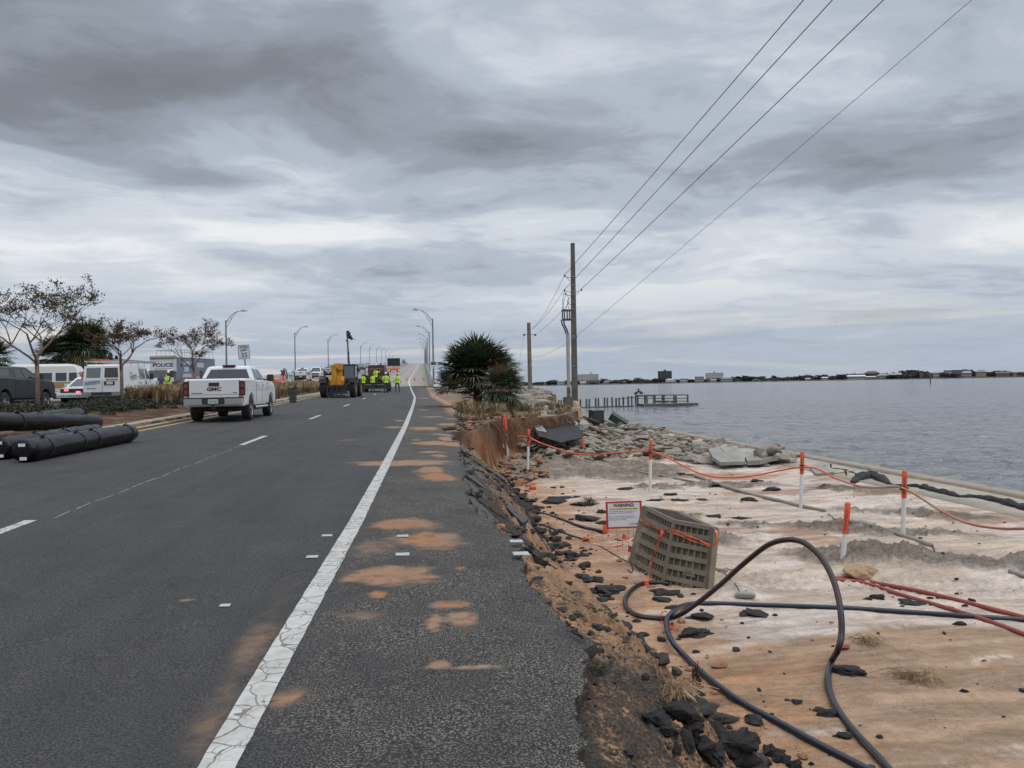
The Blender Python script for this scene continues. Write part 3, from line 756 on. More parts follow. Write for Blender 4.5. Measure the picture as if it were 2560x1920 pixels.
# ------------------------------------------------------------------ lettering
def text_me(s, size, depth=0.0, bold=0.0, align='CENTER', sx=1.0):
    cu = bpy.data.curves.new('txt', 'FONT'); cu.body = s; cu.size = size; cu.extrude = depth; cu.offset = bold; cu.align_x = align; cu.align_y = 'CENTER'; cu.resolution_u = 3
    ob = bpy.data.objects.new('txt', cu); COL.objects.link(ob)
    dg = bpy.context.evaluated_depsgraph_get(); me_ = bpy.data.meshes.new_from_object(ob.evaluated_get(dg))
    bpy.data.objects.remove(ob); bpy.data.curves.remove(cu)
    if sx != 1.0: me_.transform(Matrix.Diagonal((sx, 1, 1, 1)))
    return me_
def lettering(s, size, mat_, parent, M_, bold=0.0, depth=.001, name='lettering', align='CENTER', sx=1.0):
    me_ = text_me(s, size, depth, bold, align, sx); me_.transform(M_)
    me_.materials.clear()
    return link(name, me_, mat_, parent)
RX = lambda a: Matrix.Rotation(a, 4, 'X'); RZm = lambda a: Matrix.Rotation(a, 4, 'Z'); RYm = lambda a: Matrix.Rotation(a, 4, 'Y')
FACE_CAM = RX(PI/2)              # text upright, readable from -Y
# ------------------------------------------------------------------ marker posts
MPW = mat('white_post', (.62, .62, .60), .45, var=.06, vs=5, dirt=((.42, .36, .29), 3, .6))
MPO = mat('orange_post', (.62, .085, .03), .4, var=.08, vs=5, dirt=((.40, .12, .07), 4, .62))
MPB = mat('black_print', (.015, .015, .017), .6)
def marker_post(base, top, label, cut=.42, r=.045, letters=True, white=True):
    b = Vector(base); t = Vector(top); L = (t-b).length
    q = Vector((0, 0, 1)).rotation_difference((t-b).normalized())
    o = thing('marker_post', label, 'marker post', b, q.to_euler(), 'orange and white cable marker posts')
    z1 = L*(1-cut)
    if white:
        mb = MB(); mb.tube([(0, 0, -.25), (0, 0, z1)], r*.92, 14); mb.build('tube', MPW, o, smooth=True)
    mb = MB(); zs = z1 if white else -.2
    mb.tube([(0, 0, zs), (0, 0, L-r*.7), (0, 0, L-r*.3), (0, 0, L-r*.05), (0, 0, L)], [r, r, r*.86, r*.5, r*.1], 14); mb.build('sleeve', MPO, o, smooth=True)
    if letters:
        mb = MB(); n = 9 if cut > .35 else 6
        z0, z9 = z1+.06, L-.12; st = (z9-z0)/n; rr = random.Random(int(b.x*100))
        for side in (-1, 1):
            for k in range(n):
                for q_ in range(3):
                    a0 = side*.55-1.57+.0+(q_-1)*.2; w_ = .10; zz_ = z0+st*k+st*(.15+.25*rr.random()); h_ = st*(.25+.35*rr.random())
                    R1 = r*1.012
                    p1 = (R1*math.cos(a0-w_), R1*math.sin(a0-w_)); p2 = (R1*math.cos(a0+w_), R1*math.sin(a0+w_))
                    mb.quad((p1[0], p1[1], zz_), (p2[0], p2[1], zz_), (p2[0], p2[1], zz_+h_), (p1[0], p1[1], zz_+h_))
        mb.build('lettering', MPB, o)
    return o
def post_at(bx, by, tx, ty, label, **k):
    b = at(bx, by); t = aty(tx, ty, b.y+.0); marker_post(b, t, label, **k); return b
PB = {}
PB['p1'] = post_at(1319, 1181, 1322, 1073, 'orange and white marker post left of the riprap heap, first to carry the orange pipe', cut=.40)
PB['p2'] = post_at(1625, 1227, 1627, 1098, 'orange and white marker post in pale sand between the riprap and the warning sign', cut=.39)
PB['p3'] = post_at(2002, 1271, 2006, 1128, 'orange and white marker post standing where the long grey pipe ends', cut=.40)
PB['p4'] = post_at(2257, 1342, 2262, 1175, 'tall orange and white marker post at the right, nearest the dark silt fence', cut=.42)
PB['p5'] = post_at(2108, 1387, 2120, 1255, 'short leaning orange and white marker post sunk in churned sand with no pipe on it', cut=.60)
PB['p6'] = post_at(1269, 1140, 1263, 1046, 'leaning marker post in the grey sand mound under the clay bank', cut=.40, letters=False)
PB['p7'] = post_at(1258, 1112, 1261, 1036, 'marker post just behind the leaning one in the grey mound below the clay bank', cut=.42, letters=False)
PB['p8'] = post_at(1457, 1133, 1458, 1093, 'short plain orange post poking out of the riprap stones', white=False, letters=False)
# ------------------------------------------------------------------ cables and pipes
def pipe(name, label, cat, pts, r, mat_, step=6, n=10, group=None, ground_lift=None, smooth=True):
    P_ = crom(pts, step); mb = MB(); mb.tube(P_, r, n)
    c = P_[0].copy(); mb.v = [(a-c.x, b-c.y, d-c.z) for a, b, d in mb.v]
    o = mb.build(name, mat_, smooth='all'); o.location = c
    return tag(o, label, cat, group)
MORP = mat('orange_pipe', (.62, .10, .035), .5, var=.12, vs=3, dirt=((.45, .20, .13), 2, .6))
MORD = mat('dusty_orange_pipe', (.42, .155, .10), .7, var=.15, vs=3, dirt=((.33, .25, .19), 1.5, .5))
MRED = mat('red_conduit', (.23, .04, .028), .55, var=.15, vs=3, dirt=((.30, .18, .13), 3, .68))
MBLC = mat('black_cable', (.014, .014, .017), .38, var=.2, vs=4, dirt=((.07, .05, .04), 2.5, .62))
MBLU = mat('blue_black_cable', (.010, .016, .03), .35, var=.2, vs=4, dirt=((.06, .05, .045), 2.5, .66))
MGPI = mat('grey_pipe', (.22, .20, .17), .6, var=.15, vs=2, dirt=((.33, .27, .21), 3, .55))
MBLK2 = mat('black_pipe', (.02, .019, .018), .6, var=.2, vs=4, dirt=((.12, .08, .055), 3, .58))
Y1, Y2, Y3, Y4 = PB['p1'].y-.06, PB['p2'].y-.06, PB['p3'].y-.06, PB['p4'].y-.06
def run(pl):
    out = []
    for px, py, Y in pl:
        p = aty(px, py, Y); g = gz(p.x, p.y)
        if p.z < g+.03: p.z = g+.03
        out.append(p)
    return out
seg = [(1297, 1090, Y1+1.2), (1323, 1094, Y1), (1350, 1107, Y1-.3), (1400, 1124, Y1-1.1), (1430, 1132, Y1-1.6), (1470, 1137, Y1-2.2), (1530, 1133, Y1-3.3), (1580, 1128, Y2+.8), (1626, 1129, Y2),
       (1660, 1140, Y2-.3), (1700, 1160, Y2-.9), (1740, 1180, Y2-1.4), (1780, 1191, Y2-1.8), (1830, 1194, Y2-2.2), (1880, 1190, Y2-2.7), (1950, 1176, Y3+.4), (2003, 1168, Y3), (2035, 1170, Y3-.15), (2060, 1180, Y3-.35), (2084, 1194, Y3-.6)]
pipe('orange_pipe', 'thin orange plastic pipe slung in sags between the marker posts', 'pipe', run(seg), .022, MORP)
seg = [(2084, 1194, Y3-.6), (2150, 1216, Y3-1.5), (2200, 1219, Y3-2.3), (2230, 1217, Y4+.5), (2256, 1220, Y4), (2290, 1237, Y4-.3), (2350, 1275, Y4-.8), (2420, 1308, Y4-1.4), (2500, 1321, Y4-2.0), (2570, 1322, Y4-2.6), (2680, 1330, Y4-3.4)]
pipe('orange_pipe', 'dusty faded orange pipe end sagging off the right-hand post onto the sand', 'pipe', run(seg), .022, MORD)
for px, py, Y in ((1323, 1094, Y1), (1626, 1129, Y2), (2005, 1166, Y3), (2257, 1220, Y4)):
    p = aty(px, py, Y+.06); mb = MB(); mb.tube([(0, 0, -.035), (0, 0, .035)], .056, 12); mb.box(-.055, .055, -.10, -.02, -.02, .02)
    o = mb.build('cable_tie', MPB); o.location = p
    tag(o, {1323: 'black tie on the marker post left of the riprap', 1626: 'black tie on the marker post behind the warning sign', 2005: 'black tie on the marker post by the concrete slabs', 2257: 'black tie on the tall marker post at the right'}[px], 'tie')
pipe('orange_pipe', 'short reddish pipe stub poking from the clay bank behind the posts', 'pipe', [aty(1213, 1075, 32.0), aty(1235, 1076, 31.9), aty(1250, 1070, 31.8), aty(1258, 1056, 31.6)], .022, MRED)
pipe('bent_pipe', 'bent cream coloured pipe hanging in front of the clay cliff', 'pipe', [aty(1240, 1056, 30.4), aty(1236, 1072, 30.3), aty(1239, 1090, 30.2), aty(1247, 1115, 30.0)], .018, mat('cream', (.55, .50, .36), .5))
def lay(px, r, off=0.0):
    out = []
    for q in px:
        p = at(q[0], q[1]); p.z += r*.6+off; out.append(p)
    return out
pipe('conduit', 'dark red conduit lying on the sand, the upper of the two from the same spot', 'pipe', lay([(2080, 1450), (2130, 1450), (2200, 1463), (2280, 1478), (2350, 1494), (2450, 1519), (2560, 1548), (2700, 1590)], .032), .032, MRED)
pipe('conduit', 'dark red conduit lying on the sand, the lower one running under the black cable', 'pipe', lay([(2083, 1452), (2140, 1457), (2190, 1469), (2250, 1490), (2350, 1519), (2450, 1550), (2560, 1590), (2700, 1650)], .03), .03, MRED)
pipe('grey_pipe', 'thin grey pipe half buried behind the warning sign', 'pipe', lay([(1598, 1181), (1650, 1190), (1700, 1199), (1748, 1209)], .03), .03, MGPI)
pipe('grey_pipe', 'long grey pipe crossing the sand to the foot of a marker post', 'pipe', lay([(1735, 1190), (1800, 1214), (1870, 1236), (1950, 1255), (2002, 1268), (2062, 1280)], .045), .045, MGPI)
pipe('grey_pipe', 'grey pipe on the sand passing behind the tall right post', 'pipe', lay([(2112, 1303), (2180, 1318), (2250, 1341), (2328, 1367)], .045), .045, MGPI)
pipe('wire', 'thin black wire coming out of the end of the grey pipe', 'wire', lay([(2060, 1278), (2072, 1285), (2087, 1299)], .008), .009, MPB)
pipe('wire', 'short black wire curling from the pipe end beside the tall right post', 'wire', lay([(2322, 1364), (2332, 1368), (2337, 1382)], .008, .01), .010, MPB)
pipe('grey_pipe', 'grey pipe end at the right border of the churned sand', 'pipe', lay([(2525, 1432), (2560, 1443), (2660, 1470)], .04), .04, MGPI)
pipe('black_pipe', 'black pipe on the orange sand pointing at the warning sign', 'pipe', lay([(1318, 1277), (1350, 1284), (1400, 1299), (1450, 1318), (1519, 1333)], .03), .032, MBLK2)
pipe('black_pipe', 'lower black pipe ending in an orange tape and a bare wire', 'pipe', lay([(1352, 1313), (1395, 1329), (1430, 1342), (1468, 1353)], .024), .024, MBLK2)
pipe('wire', 'bare wire trailing from the lower black pipe to the plastic vault', 'wire', lay([(1466, 1353), (1510, 1372), (1545, 1392), (1578, 1412), (1580, 1432), (1569, 1425)], .008), .008, MPB)
pipe('wire', 'wire running from a buried bottle up through the sand', 'wire', lay([(1850, 1485), (1838, 1462), (1822, 1448), (1810, 1432)], .006, .01), .007, MPB)
p = at(1466, 1352); mb = MB(); mb.ball((0, 0, .04), (.08, .05, .035), 8, 5, .3, 3); o = mb.build('tape_knot', MPO); o.location = p; tag(o, 'orange tape knotted on the end of the lower black pipe', 'tape')
# the big loops
def cable_pts(pl, r):
    out = []
    for q in pl:
        if len(q) == 2: p = at(*q); p.z += r*.8
        else:
            p = aty(*q); g = gz(p.x, p.y)
            if p.z < g+r*.8: p = at(q[0], q[1]); p.z += r*.8
        out.append(p)
    return out
lp = [(1672, 1464), (1640, 1460), (1612, 1462), (1588, 1472), (1570, 1490), (1563, 1510), (1572, 1530), (1600, 1545), (1650, 1551), (1690, 1541, 9.6), (1740, 1510, 9.5), (1800, 1462, 9.4), (1850, 1417, 9.3), (1900, 1376, 9.15), (1930, 1358, 9.0), (1962, 1350, 8.85), (1992, 1351, 8.7), (2017, 1361, 8.55), (2048, 1388, 8.4),
      (2072, 1425, 8.25), (2090, 1470, 8.1), (2101, 1525, 7.95), (2104, 1580, 7.85), (2096, 1622, 7.8), (2078, 1662), (2070, 1700), (2076, 1742), (2100, 1790), (2140, 1842), (2190, 1895), (2225, 1935), (2290, 2010)]
CA = cable_pts(lp, .032)
pipe('black_cable', 'thick black cable rising off the sand in a tall pointed loop', 'cable', CA, .031, MBLC, 8, 12)
P_ = crom(CA, 8); mb = MB(); mb.tube([p+Vector((-.027, -.017, .010)) for p in P_], .0038, 5)
o = mb.build('cable_stripe', mat('orange_stripe', (.16, .05, .02), .5)); o.parent = [x for x in bpy.data.objects if x.name == 'black_cable'][0]
o.matrix_parent_inverse = Matrix.Translation(-CA[0]); 
lp = [(2700, 1572), (2560, 1555), (2430, 1546), (2300, 1537), (2100, 1524), (1900, 1517), (1770, 1513), (1715, 1517), (1683, 1529, 9.75), (1668, 1548, 9.6), (1668, 1575, 9.3), (1683, 1608, 8.8), (1712, 1645), (1760, 1692), (1850, 1760), (1950, 1815), (2050, 1870), (2160, 1927), (2300, 2000)]
pipe('black_cable', 'blue-black cable sweeping from the right across the sand and back to the foreground', 'cable', cable_pts(lp, .03), .031, MBLU, 8, 12)
# ------------------------------------------------------------------ ribbed plastic vault
MVAU = mat('vault_plastic', (.20, .168, .122), .6, var=.10, vs=2.5, dirt=((.30, .25, .19), 2.0, .55))
MVAI = mat('vault_inner', (.145, .12, .088), .7, var=.1, vs=2.5, dirt=((.24, .19, .14), 2, .5))
A0, B0, C0 = at(1571, 1407), at(1657, 1461), at(1774, 1472)
D0 = A0+(C0-B0)
A1, B1, C1 = aty(1611, 1266, A0.y+.04), aty(1687, 1302, B0.y+.06), aty(1792, 1321, C0.y+.06); D1 = A1+(C1-B1)*.97
gz0 = min(A0.z, B0.z, C0.z)-.06
for q in (A0, B0, C0, D0): q.z = gz0
org = (A0+B0+C0+D0)/4
VT = thing('utility_vault', 'ribbed tan plastic utility vault frame leaning on the sand with orange ribbon tied round it', 'vault', org)
for q in (A0, B0, C0, D0, A1, B1, C1, D1): q -= org
cen0 = (A0+B0+C0+D0)/4; cen1 = (A1+B1+C1+D1)/4
def wall(P0, Q0, P1, Q1, ncol, name):
    nrm = (Q0-P0).cross(P1-P0).normalized()
    if nrm.dot((P0+Q0)/2-cen0) < 0: nrm = -nrm
    def f(u, v, d): return (P0*(1-u)+Q0*u)*(1-v)+(P1*(1-u)+Q1*u)*v + nrm*(d + .035*math.sin(PI*u)*(0 if ncol < 9 else 1)*(1-v))
    def brick(mb, u0, u1, v0, v1, d0, d1):
        vs = [f(u, v, d) for d in (d0, d1) for v in (v0, v1) for u in (u0, u1)]
        mb._add(vs, [(0, 1, 3, 2), (4, 6, 7, 5), (0, 4, 5, 1), (2, 3, 7, 6), (0, 2, 6, 4), (1, 5, 7, 3)])
    mb = MB()
    for i in range(8): brick(mb, i/8, (i+1)/8, 0, 1, -.055, -.04)
    mb.build('panel', MVAI, VT)
    mb = MB(); rows = 6
    bands = [(0, .055)]+[((k)/rows-.035, (k)/rows+.035) for k in range(1, rows)]+[(.955, 1.0)]
    for k, (v0, v1) in enumerate(bands):
        for i in range(8): brick(mb, i/8, (i+1)/8, max(0, v0), v1, -.041, .012 if k not in (3,) else .016)
    brick(mb, -.015, .03, 0, 1.0, -.05, .018); brick(mb, .97, 1.015, 0, 1.0, -.05, .018)
    mb.build('frame', MVAU, VT)
    mb = MB()
    for k in range(rows):
        v0 = bands[k][1]; v1 = bands[k+1][0]
        for i in range(1, ncol):
            u = i/ncol; brick(mb, u-.010 if ncol > 8 else u-.014, u+.010 if ncol > 8 else u+.014, v0-.004, v1+.004, -.041, .0)
    mb.build('ribs', MVAU, VT)
    mb = MB()
    for (uc, vc) in (((.27, .30), (.27, .12), (.62, .05)) if ncol > 8 else ((.52, .25), (.52, .07))):
        n_ = 10; wd = .10 if ncol > 8 else .13
        top = [f(uc+wd*math.cos(PI*i/n_), vc+.095*math.sin(PI*i/n_), .017) for i in range(n_+1)]
        inn = [f(uc+wd*.75*math.cos(PI*i/n_), vc+.07*math.sin(PI*i/n_), .017) for i in range(n_+1)]
        bk = [f(uc+wd*math.cos(PI*i/n_), vc+.095*math.sin(PI*i/n_), -.04) for i in range(n_+1)]
        for i in range(n_):
            mb.quad(inn[i], top[i], top[i+1], inn[i+1]); mb.quad(top[i], bk[i], bk[i+1], top[i+1])
        dd = [f(uc+wd*.75*math.cos(PI*i/n_), vc+.07*math.sin(PI*i/n_), .004) for i in range(n_+1)]
        mb._add(dd, [tuple(range(n_+1))])
    mb.build('arch_boss', MVAU, VT)
wall(A0, B0, A1, B1, 14, 'w'); wall(B0, C0, B1, C1, 7, 'w'); wall(C0, D0, C1, D1, 12, 'w'); wall(D0, A0, D1, A1, 7, 'w')
mb = MB()   # rim
rim = [A1, B1, C1, D1]
for i in range(4):
    a, b = rim[i], rim[(i+1) % 4]; c_ = cen1
    ai, bi = a+(c_-a)*.10, b+(c_-b)*.10; ao, bo = a+(a-c_)*.03, b+(b-c_)*.03
    up = Vector((0, 0, .03))
    mb.quad(ao+up*.5, bo+up*.5, bi+up*.5, ai+up*.5); mb.quad(ao-up, bo-up, bo+up*.5, ao+up*.5); mb.quad(ai+up*.5, bi+up*.5, bi-up*2, ai-up*2)
mb.build('rim', MVAU, VT)
MRIB = mat('orange_ribbon', (.72, .14, .06), .45)
def ribbon(name, pts, wd, parent=None, label=None):
    P_ = crom(pts, 5); mb = MB()
    for i in range(len(P_)-1):
        a, b = P_[i], P_[i+1]; t = (b-a).normalized(); s_ = t.cross(CF).normalized()*wd*.5
        tw = .8+.35*math.sin(i*1.7)
        mb.quad(a-s_*tw, a+s_*tw, b+s_*tw, b-s_*tw)
    return mb.build(name, MRIB, parent)
def vf(P0, Q0, P1, Q1, u, v, d=.04):
    nrm = (Q0-P0).cross(P1-P0).normalized()
    if nrm.dot((P0+Q0)/2-cen0) < 0: nrm = -nrm
    return (P0*(1-u)+Q0*u)*(1-v)+(P1*(1-u)+Q1*u)*v+nrm*d
rb = [vf(A0, B0, A1, B1, 0, .80), vf(A0, B0, A1, B1, .3, .785, .06), vf(A0, B0, A1, B1, .75, .80), vf(A0, B0, A1, B1, 1.0, .86), vf(B0, C0, B1, C1, .15, .86, .035), vf(B0, C0, B1, C1, .6, .80, .035), vf(B0, C0, B1, C1, 1.02, .76), vf(B0, C0, B1, C1, 1.0, .98, .03), vf(B0, C0, B1, C1, .35, 1.02, -.2)]
rbo = org
RB = thing('ribbon', 'bright orange ribbon tied round the plastic vault and hanging to the cable', 'ribbon', org)
ribbon('band', rb, .03, RB)
ribbon('band', [vf(B0, C0, B1, C1, .05, .83, .04), vf(B0, C0, B1, C1, .5, .765, .035), vf(B0, C0, B1, C1, 1.02, .72, .035)], .02, RB)
ribbon('tail', [vf(A0, B0, A1, B1, .80, .80, .05), vf(A0, B0, A1, B1, .82, .70, .08), vf(A0, B0, A1, B1, .70, .62, .07)], .05, RB)
ribbon('tail', [vf(A0, B0, A1, B1, .80, .80, .05), vf(A0, B0, A1, B1, .74, .5, .06), vf(A0, B0, A1, B1, .66, .25, .06), aty(1622, 1440, B0.y+org.y)-org, at(1614, 1462)-org+Vector((0, 0, .06))], .028, RB)
c = at(1614, 1463)-org; mb = MB(); mb.tube([c+Vector((.0, -.03, .0)), c+Vector((.0, -.03, .08))], .042, 10); mb.build('knot', MRIB, RB)
c = at(1660, 1548); RK = thing('ribbon', 'pink-orange ribbon knotted where the two cables cross on the sand', 'ribbon', c)
ribbon('loop', [Vector((.03, -.02, .10)), Vector((-.03, -.03, .09)), Vector((-.06, -.05, .04)), Vector((-.02, -.08, .02)), Vector((.05, -.05, .03))], .02, RK)
ribbon('tail', [Vector((-.05, -.05, .03)), Vector((-.07, -.2, .015)), Vector((.02, -.33, .012)), Vector((-.08, -.42, .012)), Vector((.03, -.5, .012))], .03, RK)
# ------------------------------------------------------------------ warning sign
MSR = mat('sign_red', (.42, .035, .04), .5); MSW = mat('sign_white', (.62, .64, .68), .5); MSK = mat('sign_black', (.012, .012, .014), .5)
MYH = mat('sign_yellow', (.62, .62, .05), .5); MUN = mat('sign_grey', (.12, .15, .20), .5)
c = aty(1560, 1287, 13.9); W_, H_ = .615, .465
SG = thing('warning_sign', 'red bordered white WARNING sign on a wire stake beside the plastic vault', 'sign', c, math.radians(-2))
SG.rotation_euler = Euler((0, math.radians(-1.2), math.radians(-7)))
mb = MB(); mb.box(-W_/2, W_/2, 0, .006, -H_/2, H_/2); mb.build('border', MSR, SG)
mb = MB(); mb.box(-W_/2+.035, W_/2-.035, -.002, .001, -H_/2+.03, H_/2-.03); mb.build('panel', MSW, SG)
def sl(s, size, x, z, m_, bold=0, align='CENTER', sx=1): lettering(s, size, m_, SG, Matrix.Translation((x, -.0035, z)) @ FACE_CAM, bold, .0004, 'lettering', align, sx)
sl('WARNING!', .078, 0, .162, MSK, .0028, sx=.88)
mb = MB(); mb.box(-.262, .262, -.0032, -.001, .089, .115); mb.build('highlight', MYH, SG)
lettering('THIS IS A CRITICAL FIBER OPTIC CABLE.', .0265, MSK, SG, Matrix.Translation((0, -.0042, .102)) @ FACE_CAM, .0006, .0002)
for k, t in enumerate(['It is carrying traffic that supports first responders, cell', 'tower networks, and life-saving communications.', '', 'Please do not disturb the cable as it is very new and', 'temporary. If any issues, please call 877-555-2321 and', 'we will meet on site to coordinate.']):
    if t: sl(t, .0215, -.262, .062-.0285*k, MSK, 0, 'LEFT', .98)
sl('Uniti', .052, .185, -.158, MUN, .0012)
mb = MB()
for k in range(16):
    a = 2*PI*k/16; b = 2*PI*(k+1)/16
    for r0_, r1_ in ((.017, .021), (.007, .011)):
        mb.quad((.105+r0_*math.cos(a), -.0035, -.158+r0_*math.sin(a)), (.105+r1_*math.cos(a), -.0035, -.158+r1_*math.sin(a)), (.105+r1_*math.cos(b), -.0035, -.158+r1_*math.sin(b)), (.105+r0_*math.cos(b), -.0035, -.158+r0_*math.sin(b)))
mb.build('emblem', mat('sign_blue', (.08, .2, .45), .5), SG)
MWIR = mat('stake_wire', (.16, .16, .15), .4, .6)
mb = MB(); gzv = gz(c.x, c.y)-c.z
for x in (-.13, .06, .15): mb.cyl((x, .008, -H_/2+.1), (x, .008, gzv-.1), .003, n=5)
for z in (gzv+.15, -H_/2-.05): mb.cyl((-.13, .008, z), (.15, .008, z), .003, n=5)
mb.build('wire_stake', MWIR, SG)
# ------------------------------------------------------------------ small flags, bottle
def flag(px, py, label, h=.45, lean=.1, fs=.07):
    b = at(px, py+35 if h > .3 else py+4); t = aty(px, py, b.y)
    o = thing('marking_flag', label, 'flag', b)
    t = t-b; mb = MB(); mb.cyl((0, 0, -.05), t+Vector((0, 0, .02)), .0025, n=4); mb.build('wire', MWIR, o)
    mb = MB(); q = t; mb.plate(q+Vector((0, 0, .05)), q+Vector((fs*1.1, .02, .0)), q+Vector((fs*.7, .0, -fs*.9)), q+Vector((-.01, 0, -fs*.8)), .002); mb.build('cloth', MPO, o)
flag(1508, 1318, 'orange marking flag at the lower left corner of the warning sign', fs=.12)
flag(1557, 1340, 'thin orange marking flag below the warning sign', fs=.06)
flag(1571, 1370, 'orange marking flag against the left side of the plastic vault', fs=.08)
p = at(1332, 1224); mb = MB(); mb.ball((0, 0, .05), (.10, .08, .08), 7, 5, .25, 5); o = mb.build('plastic_scrap', MPO, smooth=True); o.location = p; tag(o, 'crumpled orange plastic scrap on the streaked sand left of the sign', 'scrap')
p = at(2110, 1624); mb = MB(); mb.ball((0, 0, .03), (.07, .04, .03), 6, 4, .3, 6); o = mb.build('red_scrap', MRED); o.location = p; tag(o, 'little red scrap on the sand beside the big loop', 'scrap')
p = at(1857, 1495); mb = MB(); mb.tube([(-.10, 0, .03), (-.06, 0, .045), (.08, -.02, .045), (.16, -.03, .035)], [.03, .05, .05, .03], 10); o = mb.build('jar', mat('old_glass', (.20, .215, .18), .25, dirt=((.3, .26, .2), 6, .5)), smooth=True); o.location = p; tag(o, 'small cloudy glass jar half buried in the sand', 'jar')
# painted pink line on the sand
pts = [(1478, 1358), (1500, 1363), (1530, 1366), (1560, 1358), (1585, 1345)]
P_ = crom([at(*q)+Vector((0, 0, .006)) for q in pts], 6); mb = MB()
for i in range(len(P_)-1):
    a, b = P_[i], P_[i+1]; mb.quad(a+Vector((0, -.06, 0)), b+Vector((0, -.06, 0)), b+Vector((0, .06, .0)), a+Vector((0, .06, 0)))
tag(mb.build('paint_line', mat('pink_paint', (.62, .22, .15), .8, var=.3, vs=20)), kind='structure')
# ------------------------------------------------------------------ rocks, chunks, slabs
MCHK = mat('broken_asphalt', (.035, .033, .032), .92, var=.45, vs=14, bump=.012, bs=26, spec=.25, dirt=((.10, .085, .07), 9, .60))
MCHT = mat('asphalt_top', (.075, .074, .074), .9, var=.45, vs=40, bump=.006, bs=60, spec=.25, dirt=((.26, .17, .11), 2.5, .54))
MSTN = mat('riprap_stone', (.235, .21, .172), .9, var=.24, vs=2.2, bump=.012, bs=10, dirt=((.17, .14, .11), 1.8, .56))
MTAN = mat('tan_rock', (.32, .215, .125), .9, var=.2, vs=5, bump=.01, bs=16)
def rock_me(seed, flat=.5, rough=.28, n=3, sharp=.0):
    bm = bmesh.new(); bmesh.ops.create_icosphere(bm, subdivisions=n, radius=1.0); rr = random.Random(seed)
    ox, oy, oz = rr.random()*50, rr.random()*50, rr.random()*50
    cuts = [(Vector((rr.gauss(0, 1), rr.gauss(0, 1), rr.gauss(0, .5))).normalized(), .55+.3*rr.random()) for _ in range(7)]
    for v in bm.verts:
        p = v.co.copy()
        for nn, d in cuts:
            k = p.dot(nn)
            if k > d: p -= nn*(k-d)*(1-.15)
        f = 1 + rough*float(fbm(p.x*1.3+ox+p.z, p.y*1.3+oy-p.z*.7, 1.4, 4, seed))
        p = p*f; p.z *= flat; v.co = p
    me_ = bpy.data.meshes.new('rock'); bm.to_mesh(me_); bm.free()
    return me_
CH = [rock_me(100+i, .42, .9, 3) for i in range(8)]
for m_ in CH: m_.materials.append(MCHK)
ST = [rock_me(200+i, .42, .75, 3) for i in range(12)]
for m_ in ST: m_.materials.append(MSTN); m_.polygons.foreach_set('use_smooth', [True]*len(m_.polygons))
def put(name, me_, loc, sc, rz, label, cat, group=None, tilt=(0, 0)):
    o = bpy.data.objects.new(name, me_); COL.objects.link(o); o.location = loc; o.scale = sc; o.rotation_euler = (tilt[0], tilt[1], rz)
    return tag(o, label, cat, group)
# single chunks: centre px, width px, height px, label (None = one of the scattered lot)
rr = random.Random(5)
z5 = lambda x, y: (1250+x*.3165, 1000+y*.3165); z7 = lambda x, y: (1250+x*.3013, 1200+y*.3013); z8 = lambda x, y: (1400+x*.5244, 1400+y*.5244)
CHK = []
for x, y_, w_, h_ in [(150, 760, 110, 50), (290, 840, 150, 52), (400, 797, 170, 45), (480, 768, 220, 26), (660, 812, 190, 40), (795, 868, 100, 60), (690, 922, 260, 75), (820, 965, 110, 40), (250, 790, 90, 40), (600, 760, 70, 26),
                      (983, 697, 130, 22), (1350, 742, 120, 28), (1210, 785, 130, 25), (1400, 785, 150, 22), (1590, 783, 90, 20), (1960, 780, 100, 40), (2010, 792, 60, 22), (490, 683, 45, 25), (415, 690, 45, 15), (285, 520, 110, 30),
                      (300, 595, 130, 18), (340, 611, 150, 20), (1430, 577, 80, 12), (1505, 590, 90, 12), (1700, 665, 110, 28), (2030, 632, 120, 34), (2140, 702, 110, 42), (1690, 912, 130, 24), (1900, 925, 120, 30), (1950, 600, 50, 18), (585, 716, 30, 10), (180, 640, 50, 16), (170, 608, 50, 14), (210, 715, 70, 16), (40, 600, 60, 26), (100, 680, 40, 16)]:
    CHK.append(z5(x, y_)+(w_*.3165, h_*.3165, None))
for x, y_, w_, h_, l in [(850, 885, 300, 100, 'wide flat asphalt slab lying just left of the plastic vault'), (1340, 920, 260, 60, 'pale dusty asphalt slab at the foot of the plastic vault'), (1345, 985, 190, 50, 'dark chunk under the pale slab at the foot of the vault'),
                         (1440, 1052, 130, 28, None), (1665, 1118, 225, 72, 'dark asphalt lump just under the crossing cables'), (1612, 1245, 290, 100, 'diamond shaped black asphalt lump on white sand below the cable crossing'),
                         (1175, 1278, 85, 45, 'small clod of bitumen with roots on the white sand'), (645, 790, 90, 75, 'dark angular asphalt block at the top of the bank'), (490, 603, 100, 45, None), (850, 978, 170, 40, None), (2080, 1092, 150, 50, None), (1605, 945, 36, 18, None), (680, 605, 40, 16, None), (490, 408, 26, 12, None), (2005, 1190, 28, 14, None), (965, 1110, 26, 12, None), (968, 1155, 22, 10, None), (830, 1075, 50, 26, None)]:
    CHK.append(z7(x, y_)+(w_*.3013, h_*.3013, l))
